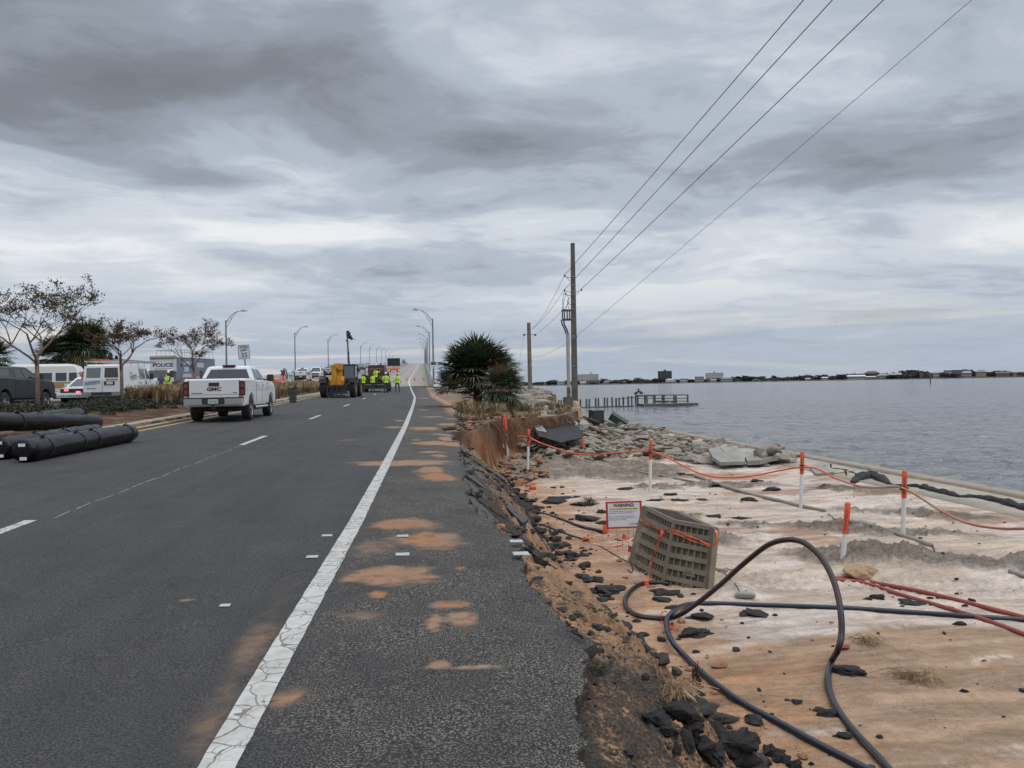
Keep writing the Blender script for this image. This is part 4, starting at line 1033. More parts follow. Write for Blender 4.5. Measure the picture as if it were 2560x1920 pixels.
for x, y_, w_, h_, l in [(1380, 517, 165, 62, 'ridged asphalt slab with tan broken edge beside the right leg of the loop'), (1280, 730, 82, 42, 'black lump on tan sand left of the loop foot'), (1350, 830, 76, 32, 'lower black lump at the loop foot'),
                         (1855, 224, 46, 20, None), (1902, 302, 42, 22, None), (1515, 173, 68, 28, None), (1465, 181, 40, 16, None), (1660, 198, 120, 22, None), (1965, 188, 36, 18, None), (1765, 180, 26, 14, None), (930, 246, 120, 34, 'flat dark piece just below the blue-black cable'), (1926, 623, 38, 10, None), (1022, 262, 20, 12, None),
                         (1892, 158, 18, 16, None), (1630, 218, 18, 10, None), (770, 735, 40, 16, None), (1070, 542, 12, 8, None), (1198, 972, 20, 14, None), (1930, 216, 26, 8, None), (866, 302, 14, 8, None)]:
    CHK.append(z8(x, y_)+(w_*.5244, h_*.5244, l))
for i, (px, py, w_, h_, l) in enumerate(CHK):
    p = at(px, py+h_*.35); sc = (p-EYE).length/FPX; sx = w_*sc/2; sz = max(.02, h_*sc*.5); 
    thin = min(sz, sx*.55)
    o = put('asphalt_chunk', CH[i % 8], p+Vector((0, 0, thin*.25)), (sx*1.05, sx*(.62+.3*rr.random()), max(thin*.95, .02)/.42*.8), (rr.random()-.5)*.6+(PI if i % 2 else 0), l or 'broken black asphalt chunk lying on the washed out sand', 'asphalt chunk',
            None if l else 'small asphalt chunks scattered over the sand', ((rr.random()-.5)*.12, (rr.random()-.5)*.12))
p = at(*z8(1425, 78)); put('rock', rock_me(320, .5, .6), p+Vector((0, 0, .05)), (.27, .17, .22), .1, 'tan rounded rock on the sand above the red conduits', 'rock'); bpy.data.meshes[-1]; COL.objects[-1].data.materials.append(MTAN)
# black clods at the foot of the bank, foreground
CL = [(560, 735, 190, 110), (470, 770, 130, 60), (640, 800, 120, 90), (690, 880, 150, 100), (760, 810, 120, 70), (840, 860, 180, 110), (900, 900, 120, 70), (1000, 915, 110, 46), (1060, 950, 80, 40), (600, 860, 110, 80), (520, 815, 90, 50), (740, 930, 160, 60), (860, 955, 140, 46), (560, 905, 60, 30), (960, 965, 60, 28), (430, 745, 80, 50), (660, 760, 60, 40), (1120, 985, 70, 20)]
for i, (x, y_, w_, h_) in enumerate(CL):
    px, py = z8(x, y_); p = at(px, py+h_*.12); sc = (p-EYE).length/FPX; s_ = w_*.5244*sc/2
    put('asphalt_clod', CH[(i*3) % 8], p+Vector((0, 0, s_*.22)), (s_, s_*.8, s_*1.25), i*1.3, 'crumbling black asphalt clod heaped at the foot of the bank in the foreground', 'asphalt clod', 'black clods heaped at the foot of the bank', (rr.random()-.5, rr.random()-.5))
# crumbs along the bank: too many to count
mb = MB(); rr = random.Random(11)
def crumb(x, y_, s_, mi):
    z = gz(x, y_); mb.cur = mi
    mb.ball((x, y_, z+s_*.25), (s_*(.7+.7*rr.random()), s_*(.7+.5*rr.random()), s_*.55), 6, 4, .35, rr.randrange(9999))
n_ = 0
while n_ < 1900:
    Yc = 3.0+20.5*rr.random()**1.35; E_ = float(edgeX(Yc)); t = rr.random()
    x = E_+.02+t*(1.9 if rr.random() < .8 else 3.0)
    if rr.random() < .12: crumb(E_+1.35+.35*rr.gauss(0, 1), Yc, (.03+.08*rr.random()**2)*min(1.2, .4+Yc/10), 0)
    if rr.random() < .35+.65*math.exp(-((t-.55)/.35)**2): crumb(x, Yc, (.010+.05*rr.random()**3)*min(1.15, .35+Yc/12), 0 if rr.random() < .8 else 1); n_ += 1
for k in range(420):
    Yc = 5+17*rr.random(); crumb(1.6+rr.random()*10, Yc, .008+.028*rr.random()**3, 0 if rr.random() < .7 else 1)
for k in range(420):
    Yc = 24.4+8*rr.random(); crumb(1.0+max(0, float(np.interp(Yc, EY, EX))-1.1)*rr.random(), Yc, .03+.07*rr.random()**2, 1 if rr.random() < .5 else 0)
for k in range(300): # beside the far verge and cliff
    Yc = 23.5+10*rr.random(); crumb(float(np.interp(Yc, EY, EX))+.3+rr.random()*1.8, Yc, .04+.12*rr.random()**2, 1 if rr.random() < .7 else 0)
mb.build('rubble', None, None, mats=[MCHK, mat('clay_crumb', (.26, .13, .07), .95, var=.3, vs=9, bump=.01, bs=20)])
tag(bpy.data.objects['rubble'], 'loose crumbs of bitumen and clay strewn down the broken bank', 'rubble', kind='stuff')
# slumped shoulder slabs lying down the bank: along-bank position, length, start and end across the bank
rr = random.Random(21); si = 0
def slab(y0, y1, t0, t1, label, lift=.05, dusty=True, group=None, drop=0.0):
    """broken plate of shoulder asphalt resting on the bank between y0..y1 and across t0..t1 (0 = road edge, 1 = foot)"""
    n1_ = 7; n2_ = 5; top = []; r_ = random.Random(int(y0*100))
    for i in range(n1_):
        v = i/(n1_-1); row = []
        for j in range(n2_):
            u = j/(n2_-1); yy = y0+(y1-y0)*v + (.10*(r_.random()-.5) if i in (0, n1_-1) else 0)
            tt = t0+(t1-t0)*u + (.07*(r_.random()-.5) if j in (0, n2_-1) else 0); x = float(edgeX(yy))+.03+tt*1.5
            row.append((x, yy))
        top.append(row)
    # fit a plane with a mild sag so that the plate reads as rigid
    pts = [(x, yy, gz(x, yy)) for row in top for x, yy in row]; Am = np.array([[x, yy, 1] for x, yy, z in pts]); sol = np.linalg.lstsq(Am, np.array([p_[2] for p_ in pts]), rcond=None)[0]
    V = []; 
    for k_, off in enumerate((0, -.085)):
        for row in top:
            for x, yy in row:
                z = (sol[0]*x+sol[1]*yy+sol[2])*.75+gz(x, yy)*.25+lift+off+.012*(r_.random()-.5)
                V.append((x, yy, z))
    mb = MB(); m = n1_*n2_; mb.cur = 0; fs = []
    for i in range(n1_-1):
        for j in range(n2_-1):
            a = i*n2_+j; fs.append((a, a+1, a+n2_+1, a+n2_)); 
    mb._add(V, fs); mb.cur = 1; o_ = []
    ring = [j for j in range(n2_)]+[i*n2_+n2_-1 for i in range(1, n1_)]+[(n1_-1)*n2_+j for j in range(n2_-2, -1, -1)]+[i*n2_ for i in range(n1_-2, 0, -1)]
    for k in range(len(ring)):
        a, b = ring[k], ring[(k+1) % len(ring)]; mb.f.append((b, a, a+m, b+m)); mb.m.append(1)
    mb.f.append(tuple(r+m for r in reversed(ring))); mb.m.append(1)
    c = V[0]; mb.v = [(a-c[0], b-c[1], d-c[2]) for a, b, d in mb.v]
    o = mb.build('asphalt_slab', None, None, mats=[MCHT, MCHK]); o.location = c
    tag(o, label, 'asphalt slab', group)
G_ = 'slabs of shoulder asphalt slumped down the bank'
slab(19.6, 21.6, .0, .45, 'tilted asphalt slab furthest up the bank beside the clay cliff', .05)
slab(17.6, 19.4, .02, .6, 'long dusty slab sloping off the road below the clay cliff', .04)
slab(15.4, 17.4, .0, .55, 'orange dusted slab hanging off the broken shoulder', .035)
slab(13.2, 15.2, .0, .62, 'wide orange stained slab slumped against the road edge', .035)
slab(10.9, 13.0, .02, .75, 'clean grey slab dipping away from the shoulder past the first big crack', .03)
slab(9.3, 10.7, .0, .85, 'long grey slab sunk along its crack beside the four survey marks', .03)
slab(7.7, 8.9, .05, .55, 'sandy slab edge near the two painted survey marks', .02)
# ------------------------------------------------------------------ riprap heap of rounded slabs
rr = random.Random(33)
def in_poly(x, y, P_):
    c = False; j = len(P_)-1
    for i in range(len(P_)):
        if (P_[i][1] > y) != (P_[j][1] > y) and x < (P_[j][0]-P_[i][0])*(y-P_[i][1])/(P_[j][1]-P_[i][1])+P_[i][0]: c = not c
        j = i
    return c
RP = [(1290, 1112), (1340, 1102), (1450, 1082), (1440, 1048), (1480, 1038), (1560, 1052), (1660, 1080), (1790, 1110), (1960, 1128), (1985, 1158), (1900, 1165), (1750, 1162), (1680, 1148), (1600, 1145), (1480, 1148), (1330, 1132)]
spots = []; tries = 0
while len(spots) < 255 and tries < 20000:
    tries += 1
    px = 1290+700*rr.random(); py = 1036+130*rr.random()
    if not in_poly(px, py, RP): continue
    if in_poly(px, py, [(1800, 1106), (1905, 1106), (1905, 1164), (1800, 1164)]): continue
    sz = (17+24*rr.random()**1.5)*(.62+.5*(py-1040)/120)
    if any(abs(px-a)/(.62*(sz+c)) + abs(py-b)/(.30*(sz+c)) < .62 for a, b, c in spots): continue
    spots.append((px, py, sz))
spots.sort(key=lambda s_: s_[1])
for i, (px, py, sz) in enumerate(spots):
    p = at(px, py); sc = (p-EYE).length/FPX; bg = rr.random() < .16; s_ = sz*sc*.62*(1.6 if bg else 1)
    put('riprap_stone', ST[i % 12], p+Vector((0, 0, s_*.10+.10*rr.random())), (s_*(.9+.5*rr.random()), s_*(.5+.3*rr.random()), s_*(.7+.4*rr.random())*(.38 if bg else 1)), rr.random()*PI,
        'weathered grey slab of riprap in the jumbled heap between bank and seawall', 'riprap stone', 'riprap stones heaped between the bank and the seawall', ((rr.random()-.5)*.7, (rr.random()-.5)*.7))
mb = MB()     # small stone fragments between them
for k in range(700):
    px = 1290+700*rr.random(); py = 1036+130*rr.random()
    if not in_poly(px, py, RP): continue
    p = at(px, py); s_ = .05+.12*rr.random()
    mb.ball((p.x, p.y, p.z+s_*.3), (s_*1.3, s_, s_*.6), 6, 4, .3, k)
for k in range(260):   # debris line along the far shore strip
    x = 6.5+6*rr.random(); y_ = 45+52*rr.random(); s_ = .06+.16*rr.random()**2
    mb.ball((x, y_, gz(x, y_)+s_*.2), (s_*1.4, s_, s_*.6), 6, 4, .3, k)
tag(mb.build('stone_fragments', MSTN, smooth=False), 'broken stone fragments filling the gaps of the riprap', 'stone fragments', kind='stuff')
# flat concrete and asphalt sheets on the verge
MCSL = mat('concrete_slab', (.25, .24, .215), .85, var=.14, vs=2.5, bump=.006, bs=25, dirt=((.22, .20, .17), 1.6, .55))
MDSL = mat('dark_sheet', (.014, .014, .015), .8, var=.3, vs=3, bump=.03, bs=3, dirt=((.035, .032, .03), 2, .62))
def sheet(name, px, Ys, thick, m_, label, cat, jag=.04, group=None, sub=6):
    """irregular thin slab through given photo corners at given distances"""
    cs = [aty(a, b, Y) if Y else at(a, b) for (a, b), Y in zip(px, Ys)]; c = cs[0].copy(); r_ = random.Random(len(label)); out = []
    for i in range(len(cs)):
        a, b = cs[i], cs[(i+1) % len(cs)]
        for k in range(sub):
            p = a+(b-a)*(k/sub); 
            if k: p = p+Vector(((r_.random()-.5), (r_.random()-.5), (r_.random()-.5)*.4))*jag*(a-b).length
            out.append(p-c)
    nn = Vector((0, 0, 0)); cen = sum(out, Vector())/len(out)
    for i in range(len(out)): nn += (out[i]-cen).cross(out[(i+1) % len(out)]-cen)
    nn.normalize()
    if nn.dot(EYE-c-cen) < 0: nn = -nn; 
    n = len(out); mb = MB()
    mid = [cen+(p-cen)*.5+Vector((r_.random()-.5, r_.random()-.5, r_.random()-.5))*thick*.5 for p in out]
    mb._add(out+mid+[cen]+[p-nn*thick for p in out], [(i, (i+1) % n, n+(i+1) % n, n+i) for i in range(n)]+[(n+i, n+(i+1) % n, 2*n) for i in range(n)]+[(2*n+1+i, 2*n+1+(i+1) % n, (i+1) % n, i) for i in range(n)]+[tuple(2*n+1+i for i in range(n-1, -1, -1))])
    me_ = mb.mesh(name); bm = bmesh.new(); bm.from_mesh(me_); bmesh.ops.recalc_face_normals(bm, faces=bm.faces); bm.to_mesh(me_); bm.free()
    o = link(name, me_, m_); o.location = c
    return tag(o, label, cat, group)
sheet('geotextile_sheet', [(1369, 1053), (1405, 1052), (1448, 1066), (1458, 1094), (1400, 1106), (1342, 1088)], [33.2, 33.6, 33.2, 31.2, 29.8, 30.6], .05, MDSL, 'black slab of fallen pavement or fabric draped below the pole', 'sheet', .05)
sheet('concrete_slab', [(1362, 1030), (1408, 1034), (1446, 1058), (1440, 1068), (1390, 1056), (1352, 1044)], [35.5, 36.2, 34.4, 33.8, 33.8, 34.0], .12, MCSL, 'cracked pale slab roofing the black sheet below the poles', 'slab', .05)
sheet('concrete_slab', [(1300, 1012), (1370, 1018), (1402, 1032), (1350, 1040), (1300, 1028)], [50, 47, 39, 36.5, 42], .1, MCSL, 'flat pale slab in the verge behind the cracked slab', 'slab', .05)
sheet('concrete_slab', [(1400, 1030), (1440, 1042), (1480, 1060), (1446, 1066), (1405, 1046)], [41, 40.5, 38, 35.5, 37.5], .1, MCSL, 'pale slab sloping down beneath the concrete pole base', 'slab', .06)
sheet('concrete_slab', [(1328, 1060), (1356, 1064), (1366, 1080), (1344, 1076)], [32.2, 32, 31, 31.3], .14, MCSL, 'small tilted concrete block left of the black sheet', 'slab', .05)
sheet('concrete_slab', [(1772, 1122), (1800, 1116), (1846, 1118), (1864, 1138), (1862, 1153), (1800, 1155), (1780, 1140)], [28.4, 28.8, 28.6, 27.4, 26.6, 26.6, 27.4], .12, MCSL, 'large smooth grey concrete slab tipped on edge right of the riprap', 'slab', .03)
sheet('concrete_slab', [(2024, 1168), (2050, 1154), (2070, 1160), (2086, 1180), (2040, 1184)], [21.5, 22.4, 22.2, 21.0, 20.6], .08, MCSL, 'grey concrete plate leaning just right of a marker post', 'slab', .03)
sheet('concrete_slab', [(1865, 1135), (1920, 1120), (1950, 1126), (1950, 1138), (1900, 1150), (1868, 1152)], [27.6, 28.4, 28, 27, 26.4, 26.6], .15, MCSL, 'tilted slab under the driftwood stump beside the seawall', 'slab', .06)
for i, (px, lb) in enumerate([([(1600, 1073), (1640, 1082), (1670, 1092), (1650, 1094), (1610, 1086)], 'black fabric scrap bunched in the riprap below the green cabinets'), ([(1680, 1110), (1722, 1107), (1728, 1113), (1690, 1116)], 'short black fabric scrap between riprap stones'), ([(1500, 1060), (1560, 1068), (1600, 1078), (1560, 1076), (1510, 1068)], 'black torn sheet under the fallen green cabinet')]):
    sheet('fabric_scrap', px, [None]*len(px), .05, MDSL, lb, 'fabric', .12)
mb = MB(); p0 = at(1905, 1146)
for k, (q, r_) in enumerate([([(1893, 1142, 27.2), (1915, 1132, 27.2), (1935, 1122, 27.1), (1948, 1110, 27.0)], [.25, .22, .18, .06]), ([(1925, 1130, 27.0), (1940, 1122, 26.8), (1953, 1130, 26.6)], [.16, .13, .05]), ([(1915, 1134, 27.1), (1905, 1150, 26.8)], [.15, .1])]):
    mb.tube([aty(*a)-p0 for a in q], r_, 8)
o = mb.build('driftwood_stump', mat('driftwood', (.20, .17, .135), .9, var=.35, vs=6, bump=.02, bs=9), smooth='all'); o.location = p0; tag(o, 'grey driftwood stump pointing up beside the seawall', 'stump')
# green utility cabinets
MGRN = mat('cabinet_green', (.022, .040, .034), .5, var=.2, vs=2, dirt=((.06, .06, .05), 2.5, .62))
c = at(1494, 1060); GB = thing('utility_cabinet', 'dark green utility cabinet standing upright in the riprap near the pole', 'cabinet', c+Vector((0, .4, -.1)), math.radians(14))
mb = MB(); mb.box(-.42, .42, -.42, .42, 0, 1.0, .02); mb.build('body', MGRN, GB)
mb = MB(); mb.prism([(-.45, 1.0), (.45, 1.0), (.45, 1.04), (0, 1.09), (-.45, 1.04)], -.45, .45); mb.build('lid', MGRN, GB)
mb = MB(); mb.box(-.38, .38, -.435, -.419, .06, .94); mb.build('door', MGRN, GB); mb = MB(); mb.box(.28, .32, -.45, -.434, .45, .58); mb.build('handle', MPB, [x for x in bpy.data.objects if x.parent == GB and x.name.startswith('door')][-1])
c = at(1548, 1062); G2 = thing('utility_cabinet', 'dark green utility cabinet toppled onto its side at the edge of the walkway', 'cabinet', c+Vector((0, .1, .30)), (math.radians(18), math.radians(33), math.radians(-12)))
mb = MB(); mb.box(-.62, .62, -.3, .3, -.24, .24, .02); mb.build('body', MGRN, G2)
mb = MB(); mb.box(-.66, -.62, -.33, .33, -.27, .27); mb.build('lid', MGRN, G2)
c = at(1528, 1070); G3 = thing('utility_cabinet', 'flattened dark green cabinet cover lying below the toppled one', 'cabinet', c+Vector((0, 0, .10)), (math.radians(-10), math.radians(12), math.radians(20)))
mb = MB(); mb.box(-.5, .5, -.4, .4, -.12, .08, .02); mb.build('cover', MGRN, G3); mb = MB(); mb.box(-.44, .44, -.34, .34, .08, .11); mb.build('panel', MGRN, G3)
# silt fence
def lumpy(name, label, cat, pts, rs, m_, sub=5, jit=.25, flat=.7):
    P_ = crom(pts, sub); r_ = random.Random(int(pts[0].x*10)); mb = MB(); n = len(P_); c = P_[0].copy()
    R_ = [rs[min(len(rs)-1, int(i/sub))]*(1-(i/sub) % 1)+rs[min(len(rs)-1, int(i/sub)+1)]*((i/sub) % 1) for i in range(n)]
    mb.tube([p-c for p in P_], [max(.02, a*(1+jit*(r_.random()*2-1))) for a in R_], 9)
    mb.v = [(a+.03*(r_.random()-.5), b+.05*(r_.random()-.5), d*1.0+.03*(r_.random()-.5)) for a, b, d in mb.v]
    o = mb.build(name, m_); o.location = c; return tag(o, label, cat)
lumpy('silt_fence', 'bunched black silt fence fabric fallen on the brown sand by the walkway', 'silt fence', lay([(2130, 1210), (2150, 1200), (2180, 1196), (2205, 1204), (2222, 1214)], .02), [.06, .16, .22, .15, .06], MDSL)
lumpy('silt_fence', 'long black silt fence fabric rolled along the walkway edge to the right border', 'silt fence', lay([(2222, 1214), (2262, 1218), (2300, 1222), (2330, 1230), (2375, 1240), (2400, 1246), (2440, 1247), (2500, 1258), (2560, 1275), (2660, 1302)], .03), [.04, .05, .11, .12, .10, .06, .07, .11, .12, .12], MDSL)
lumpy('silt_fence', 'thin black edge of buried silt fence leading to the bunched fabric', 'silt fence', lay([(2075, 1172), (2110, 1176), (2150, 1190), (2190, 1200), (2230, 1214)], .02), [.02, .03, .03, .03, .03], MDSL)
for a, b, l in (((2077, 1178), (2077, 1160), 'little dark stake left of the thin plank'), ((2117, 1190), (2112, 1175), 'little dark stake at the middle of the thin plank')):
    p = at(*a); mb = MB(); t = aty(b[0], b[1], p.y)-p; mb.box(-.02, .02, -.015, .015, -.1, t.z); o = mb.build('stake', MPB); o.location = p; o.rotation_euler = (0, math.atan2(t.x, t.z), 0); tag(o, l, 'stake')
pipe('plank', 'thin pale plank lying across the silt fence', 'plank', lay([(2085, 1187), (2110, 1184), (2136, 1180)], .02, .04), .022, mat('pale_wood', (.42, .33, .24), .8), 2, 4)
# ------------------------------------------------------------------ poles and wires
MPOLE = mat('pole_concrete', (.10, .096, .085), .85, var=.2, vs=1.5, bump=.004, bs=20, dirt=((.19, .18, .15), 1.2, .58))
MWOOD = mat('pole_wood', (.16, .145, .115), .9, var=.3, vs=3, bump=.006, bs=14, dirt=((.09, .085, .07), 2, .55))
MMET = mat('galvanised', (.26, .27, .28), .45, .5, var=.1, vs=4)
MHW = mat('hardware', (.10, .10, .10), .5, .4); MINS = mat('insulator', (.09, .09, .10), .3); MPVC = mat('riser_pvc', (.33, .32, .30), .5, var=.1, vs=3, dirt=((.20, .14, .09), 1.3, .62))
YP = 57.0
def qa(px, py, Y=YP): return aty(px, py, Y)
b = qa(1437, 1012); t = qa(1431.5, 608)
BP = thing('utility_pole', 'tall tapered utility pole with insulators and riser pipe on an exposed concrete base', 'utility pole', b)
mb = MB(); T_ = t-b
def sqr(c, r, z): return [(c.x-r, c.y-r, z), (c.x+r, c.y-r, z), (c.x+r, c.y+r, z), (c.x-r, c.y+r, z)]
mb.loft([sqr(Vector((0, 0, 0)), .20, -.9), sqr(T_*.5, .165, T_.z*.5), sqr(T_, .125, T_.z)]); mb.build('shaft', MPOLE, BP)
fnd = []
cb = qa(1434, 1040)-b
mb = MB()
for z, r in ((cb.z-.55, .42), (cb.z-.1, .66), (cb.z+.55, .60), (cb.z+.62, .50), (.12, .44), (.30, .30)):
    fnd.append([(cb.x+r*(1+.0)*math.cos(2*PI*(k+.5)/8)*1.0-.02, cb.y*0+r*math.sin(2*PI*(k+.5)/8), z) for k in range(8)])
mb.loft(fnd); mb.build('footing', mat('footing', (.38, .27, .17), .9, var=.2, vs=2, bump=.01, bs=8), BP)
mb = MB(); q = qa(1422, 1012)-b; mb.box(q.x-.38, q.x+.22, -.5, .2, q.z-.15, q.z+.55, .03); mb.build('pedestal', MPOLE, BP)
rp = qa(1421, 1008)-b; rt = qa(1418, 835)-b
mb = MB(); mb.cyl((rp.x, -.22, rp.z), (rt.x, -.22, rt.z), .125, n=14); mb.build('riser_pipe', MPVC, BP, smooth=True)
mb = MB(); mb.cyl((rp.x, -.22, rp.z+.35), (rp.x, -.22, rp.z+1.1), .135, n=12); mb.build('riser_sleeve', mat('rusty', (.14, .09, .06), .8, var=.5, vs=5), BP, smooth=True)
for dx in (-.06, .03):
    P_ = [qa(1418+dx*20, 836)-b, qa(1413+dx*20, 822)-b, qa(1408+dx*20, 812)-b, qa(1406+dx*30, 800)-b]
    P_ = [Vector((p.x+dx, -.22, p.z)) for p in P_]; mb = MB(); mb.tube(crom(P_, 5), .05, 8); mb.build('riser_cable', MBLC, BP, smooth=True)
for (py, dxx) in ((800, 0), (777, 0)):   # cross bars of the cut-out bracket
    a = qa(1405, py)-b; c_ = qa(1430, py-2)-b; mb = MB(); mb.box(a.x, c_.x, -.28, -.16, a.z-.07, a.z+.07); mb.build('bracket', MHW, BP)
for px in (1404, 1409, 1416, 1422):
    a = qa(px, 776)-b; c_ = qa(px, 800)-b; mb = MB(); mb.cyl((a.x, -.3, a.z+.05), (a.x, -.3, c_.z), .05, n=8); mb.build('fuse_cutout', MHW, BP)
for py in (692, 712, 731, 737, 755, 773, 797, 840, 843, 915, 940):
    a = qa(1432+(py-608)*.0135, py)-b; rr_ = .125+(.2-.125)*(py-608)/404+.012; mb = MB(); mb.box(a.x-rr_, a.x+rr_, -rr_, rr_, a.z-.02, a.z+.02); mb.build('strap', MMET, BP)
INS = {}
for nm, (px, py), side in (('a', (1411, 688), -1), ('b', (1411, 724), -1), ('c', (1453, 723), 1), ('d', (1441, 840), 1), ('e', (1414, 733), -1)):
    e_ = qa(px, py)-b; s_ = qa(1433, py+8)-b
    mb = MB(); mb.tube([(s_.x, 0, s_.z), (e_.x, -.05, e_.z-.10)], .022, 6); ib = mb.build('bracket_arm', MMET, BP)
    mb = MB(); mb.tube([(e_.x, -.05, e_.z-.12), (e_.x, -.05, e_.z-.08), (e_.x, -.05, e_.z-.04), (e_.x, -.05, e_.z), (e_.x, -.05, e_.z+.03)], [.03, .075, .04, .07, .03], 8); mb.build('insulator', MINS, BP, smooth=True)
    INS[nm] = e_+b
for k, pl in enumerate([[(1413, 690), (1420, 700), (1428, 706)], [(1411, 726), (1406, 745), (1404, 776)], [(1414, 735), (1408, 755), (1408, 776)], [(1416, 738), (1420, 750), (1412, 776)], [(1430, 740), (1418, 752), (1422, 776)], [(1418, 755), (1424, 763), (1430, 757)]]):
    P_ = [qa(x, y_)-b for x, y_ in pl]; mb = MB(); mb.tube(crom([Vector((p.x, -.2, p.z)) for p in P_], 5), .018, 5); mb.build('jumper', MHW, BP)
sb = aty(1326, 1005, 88); stp = aty(1322, 807, 88)
SP = thing('utility_pole', 'short grey wooden utility pole with two spool insulators behind the palm', 'utility pole', sb)
mb = MB(); mb.tube([(0, 0, -1.2), (0, 0, 0), stp-sb], [.27, .26, .20], 10); mb.build('shaft', MWOOD, SP, smooth=True)
mb = MB(); mb.box(-.45, .45, -.3, .3, -1.1, .05); mb.build('collar', MPOLE, SP)
SI = {}
for nm, px in (('l', 1310), ('r', 1338)):
    e_ = aty(px, 837, 88)-sb; mb = MB(); mb.cyl((-.03, 0, e_.z+.05), (e_.x, 0, e_.z), .03, n=6); mb.build('bracket_arm', MHW, SP)
    mb = MB(); mb.tube([(e_.x-.11, 0, e_.z), (e_.x-.05, 0, e_.z), (e_.x, 0, e_.z), (e_.x+.05, 0, e_.z), (e_.x+.11, 0, e_.z)], [.10, .13, .07, .13, .10], 8); mb.build('insulator', MINS, SP, smooth=True); SI[nm] = e_+sb
def wire(label, a, px, r=.017, sag=.25, Yf=-12):
    """conductor from an attachment to the next pole out of frame, through the photo's top border point"""
    d = ray(*px); ta = 22.0; far = EYE+d*(24.5/d.y)
    dirv = (far-a)/(far.y-a.y); e_ = a+dirv*(Yf-a.y); P_ = []
    for k in range(33):
        t_ = k/32; p = a+(e_-a)*t_; p.z -= sag*4*t_*(1-t_); P_.append(p)
    mb = MB(); c = P_[0].copy(); mb.tube([p-c for p in P_], r, 5); o = mb.build('overhead_wire', MHW, smooth='all'); o.location = c
    tag(o, label, 'wire')
wire('uppermost overhead wire running up from the left insulator of the tall pole', INS['a'], (2003, -14))
wire('second overhead wire from the top, running up past the right of the tall pole', INS['b'], (2073, -12))
wire('third overhead wire, leaving the right insulator of the tall pole', INS['c'], (2200, -12))
wire('thin lowest overhead wire with a splice, leaving low on the tall pole', INS['d'], (2422, -14), .010)
def span(label, a, b_, r=.014, sag=.5, n=16):
    P_ = []
    for k in range(n+1):
        t_ = k/n; p = a+(b_-a)*t_; p.z -= sag*4*t_*(1-t_); P_.append(p-a)
    mb = MB(); mb.tube(P_, r, 5); o = mb.build('overhead_wire', MHW, smooth='all'); o.location = a; tag(o, label, 'wire')
top_ = aty(1331, 822, 88)
span('wire dropping from the top left insulator of the tall pole to the short pole', INS['a'], top_, sag=.4)
span('wire dropping from the second left insulator of the tall pole to the short pole', INS['b'], top_+Vector((0, 0, -.02)), sag=.25)
span('wire from behind the tall pole down to the right spool of the short pole', INS['c']+Vector((-.1, .2, -.1)), SI['r'], sag=.25)
span('thin wire from low on the tall pole to the middle of the short pole', INS['d'], aty(1332, 893, 88), .009, .3)
span('guy wire slanting down left from the short pole', SI['l'], aty(1288, 965, 92), .008, .05)
# ------------------------------------------------------------------ ruined pier
MPIE = mat('pier_wood', (.10, .095, .08), .9, var=.35, vs=2, bump=.01, bs=9); 
PR = thing('pier', 'ruined wooden pier with bare piles and a railed platform at its end', 'pier', aty(1480, 1018, 117))
po = PR.location.copy()
pil = [(1346, 1001, 128, 0), (1352, 1006, 126, 0), (1372, 1000, 125, 0), (1376, 1001, 123, 0), (1397, 1000, 121, 0), (1403, 1000, 120, 0), (1451, 998, 118, 0), (1466, 997, 118, 0), (1473, 997, 118, 0), (1489, 995, 118, 0), (1496, 995, 117, 0), (1511, 994, 118, 0), (1518, 994, 117, 0),
       (1530, 993, 118, 0), (1540, 995, 118, 0), (1548, 995, 117, 0), (1558, 992, 118, 0), (1570, 990, 118, 0), (1579, 990, 117, 0), (1589, 988, 118, 0), (1594, 988, 119, 0), (1612, 987, 121, 0), (1617, 990, 118, 0), (1637, 986, 121, 0), (1656, 986, 121, 0), (1685, 986, 121, 0), (1719, 986, 121, 0), (1690, 989, 118, 0), (1660, 989, 118, 0), (1634, 990, 118, 0)]
for i, (px, py, Y, _) in enumerate(pil):
    a = aty(px, py, Y)-po; mb = MB(); mb.cyl((a.x, a.y, -2.5), (a.x, a.y, a.z), .15, .13, 7); mb.build('pile', MPIE, PR)
def rail(p1, p2, Y, h=.12, name='rail', d=.1):
    a = aty(p1[0], p1[1], Y)-po; c_ = aty(p2[0], p2[1], Y)-po; mb = MB()
    mb.loft([[(q.x, q.y-d, q.z), (q.x, q.y+d, q.z), (q.x, q.y+d, q.z-h), (q.x, q.y-d, q.z-h)] for q in (a, c_)]); mb.build(name, MPIE, PR)
rail((1384, 1019), (1585, 1014), 117.6, .26, 'beam'); rail((1538, 996), (1590, 992), 117.6, .12); rail((1588, 987), (1720, 986), 120.6, .14); rail((1588, 995), (1720, 995), 120.8, .1)
a = aty(1590, 1009, 120)-po; c_ = aty(1721, 1008, 120)-po; mb = MB(); mb.box(a.x, c_.x, -1.5, 2.0, a.z-.35, a.z); mb.build('platform', MPIE, PR)
rail((1588, 990), (1640, 989), 118.2, .12); rail((1640, 1002), (1720, 1002), 118.2, .1)
mb = MB(); 
for k in range(26):
    q = aty(1640+rr.random()*50, 1003+2*rr.random(), 119.5)-po; mb.ball(q, (.2, .2, .13), 6, 4, .4, k)
mb.build('deck_debris', MPIE, PR)
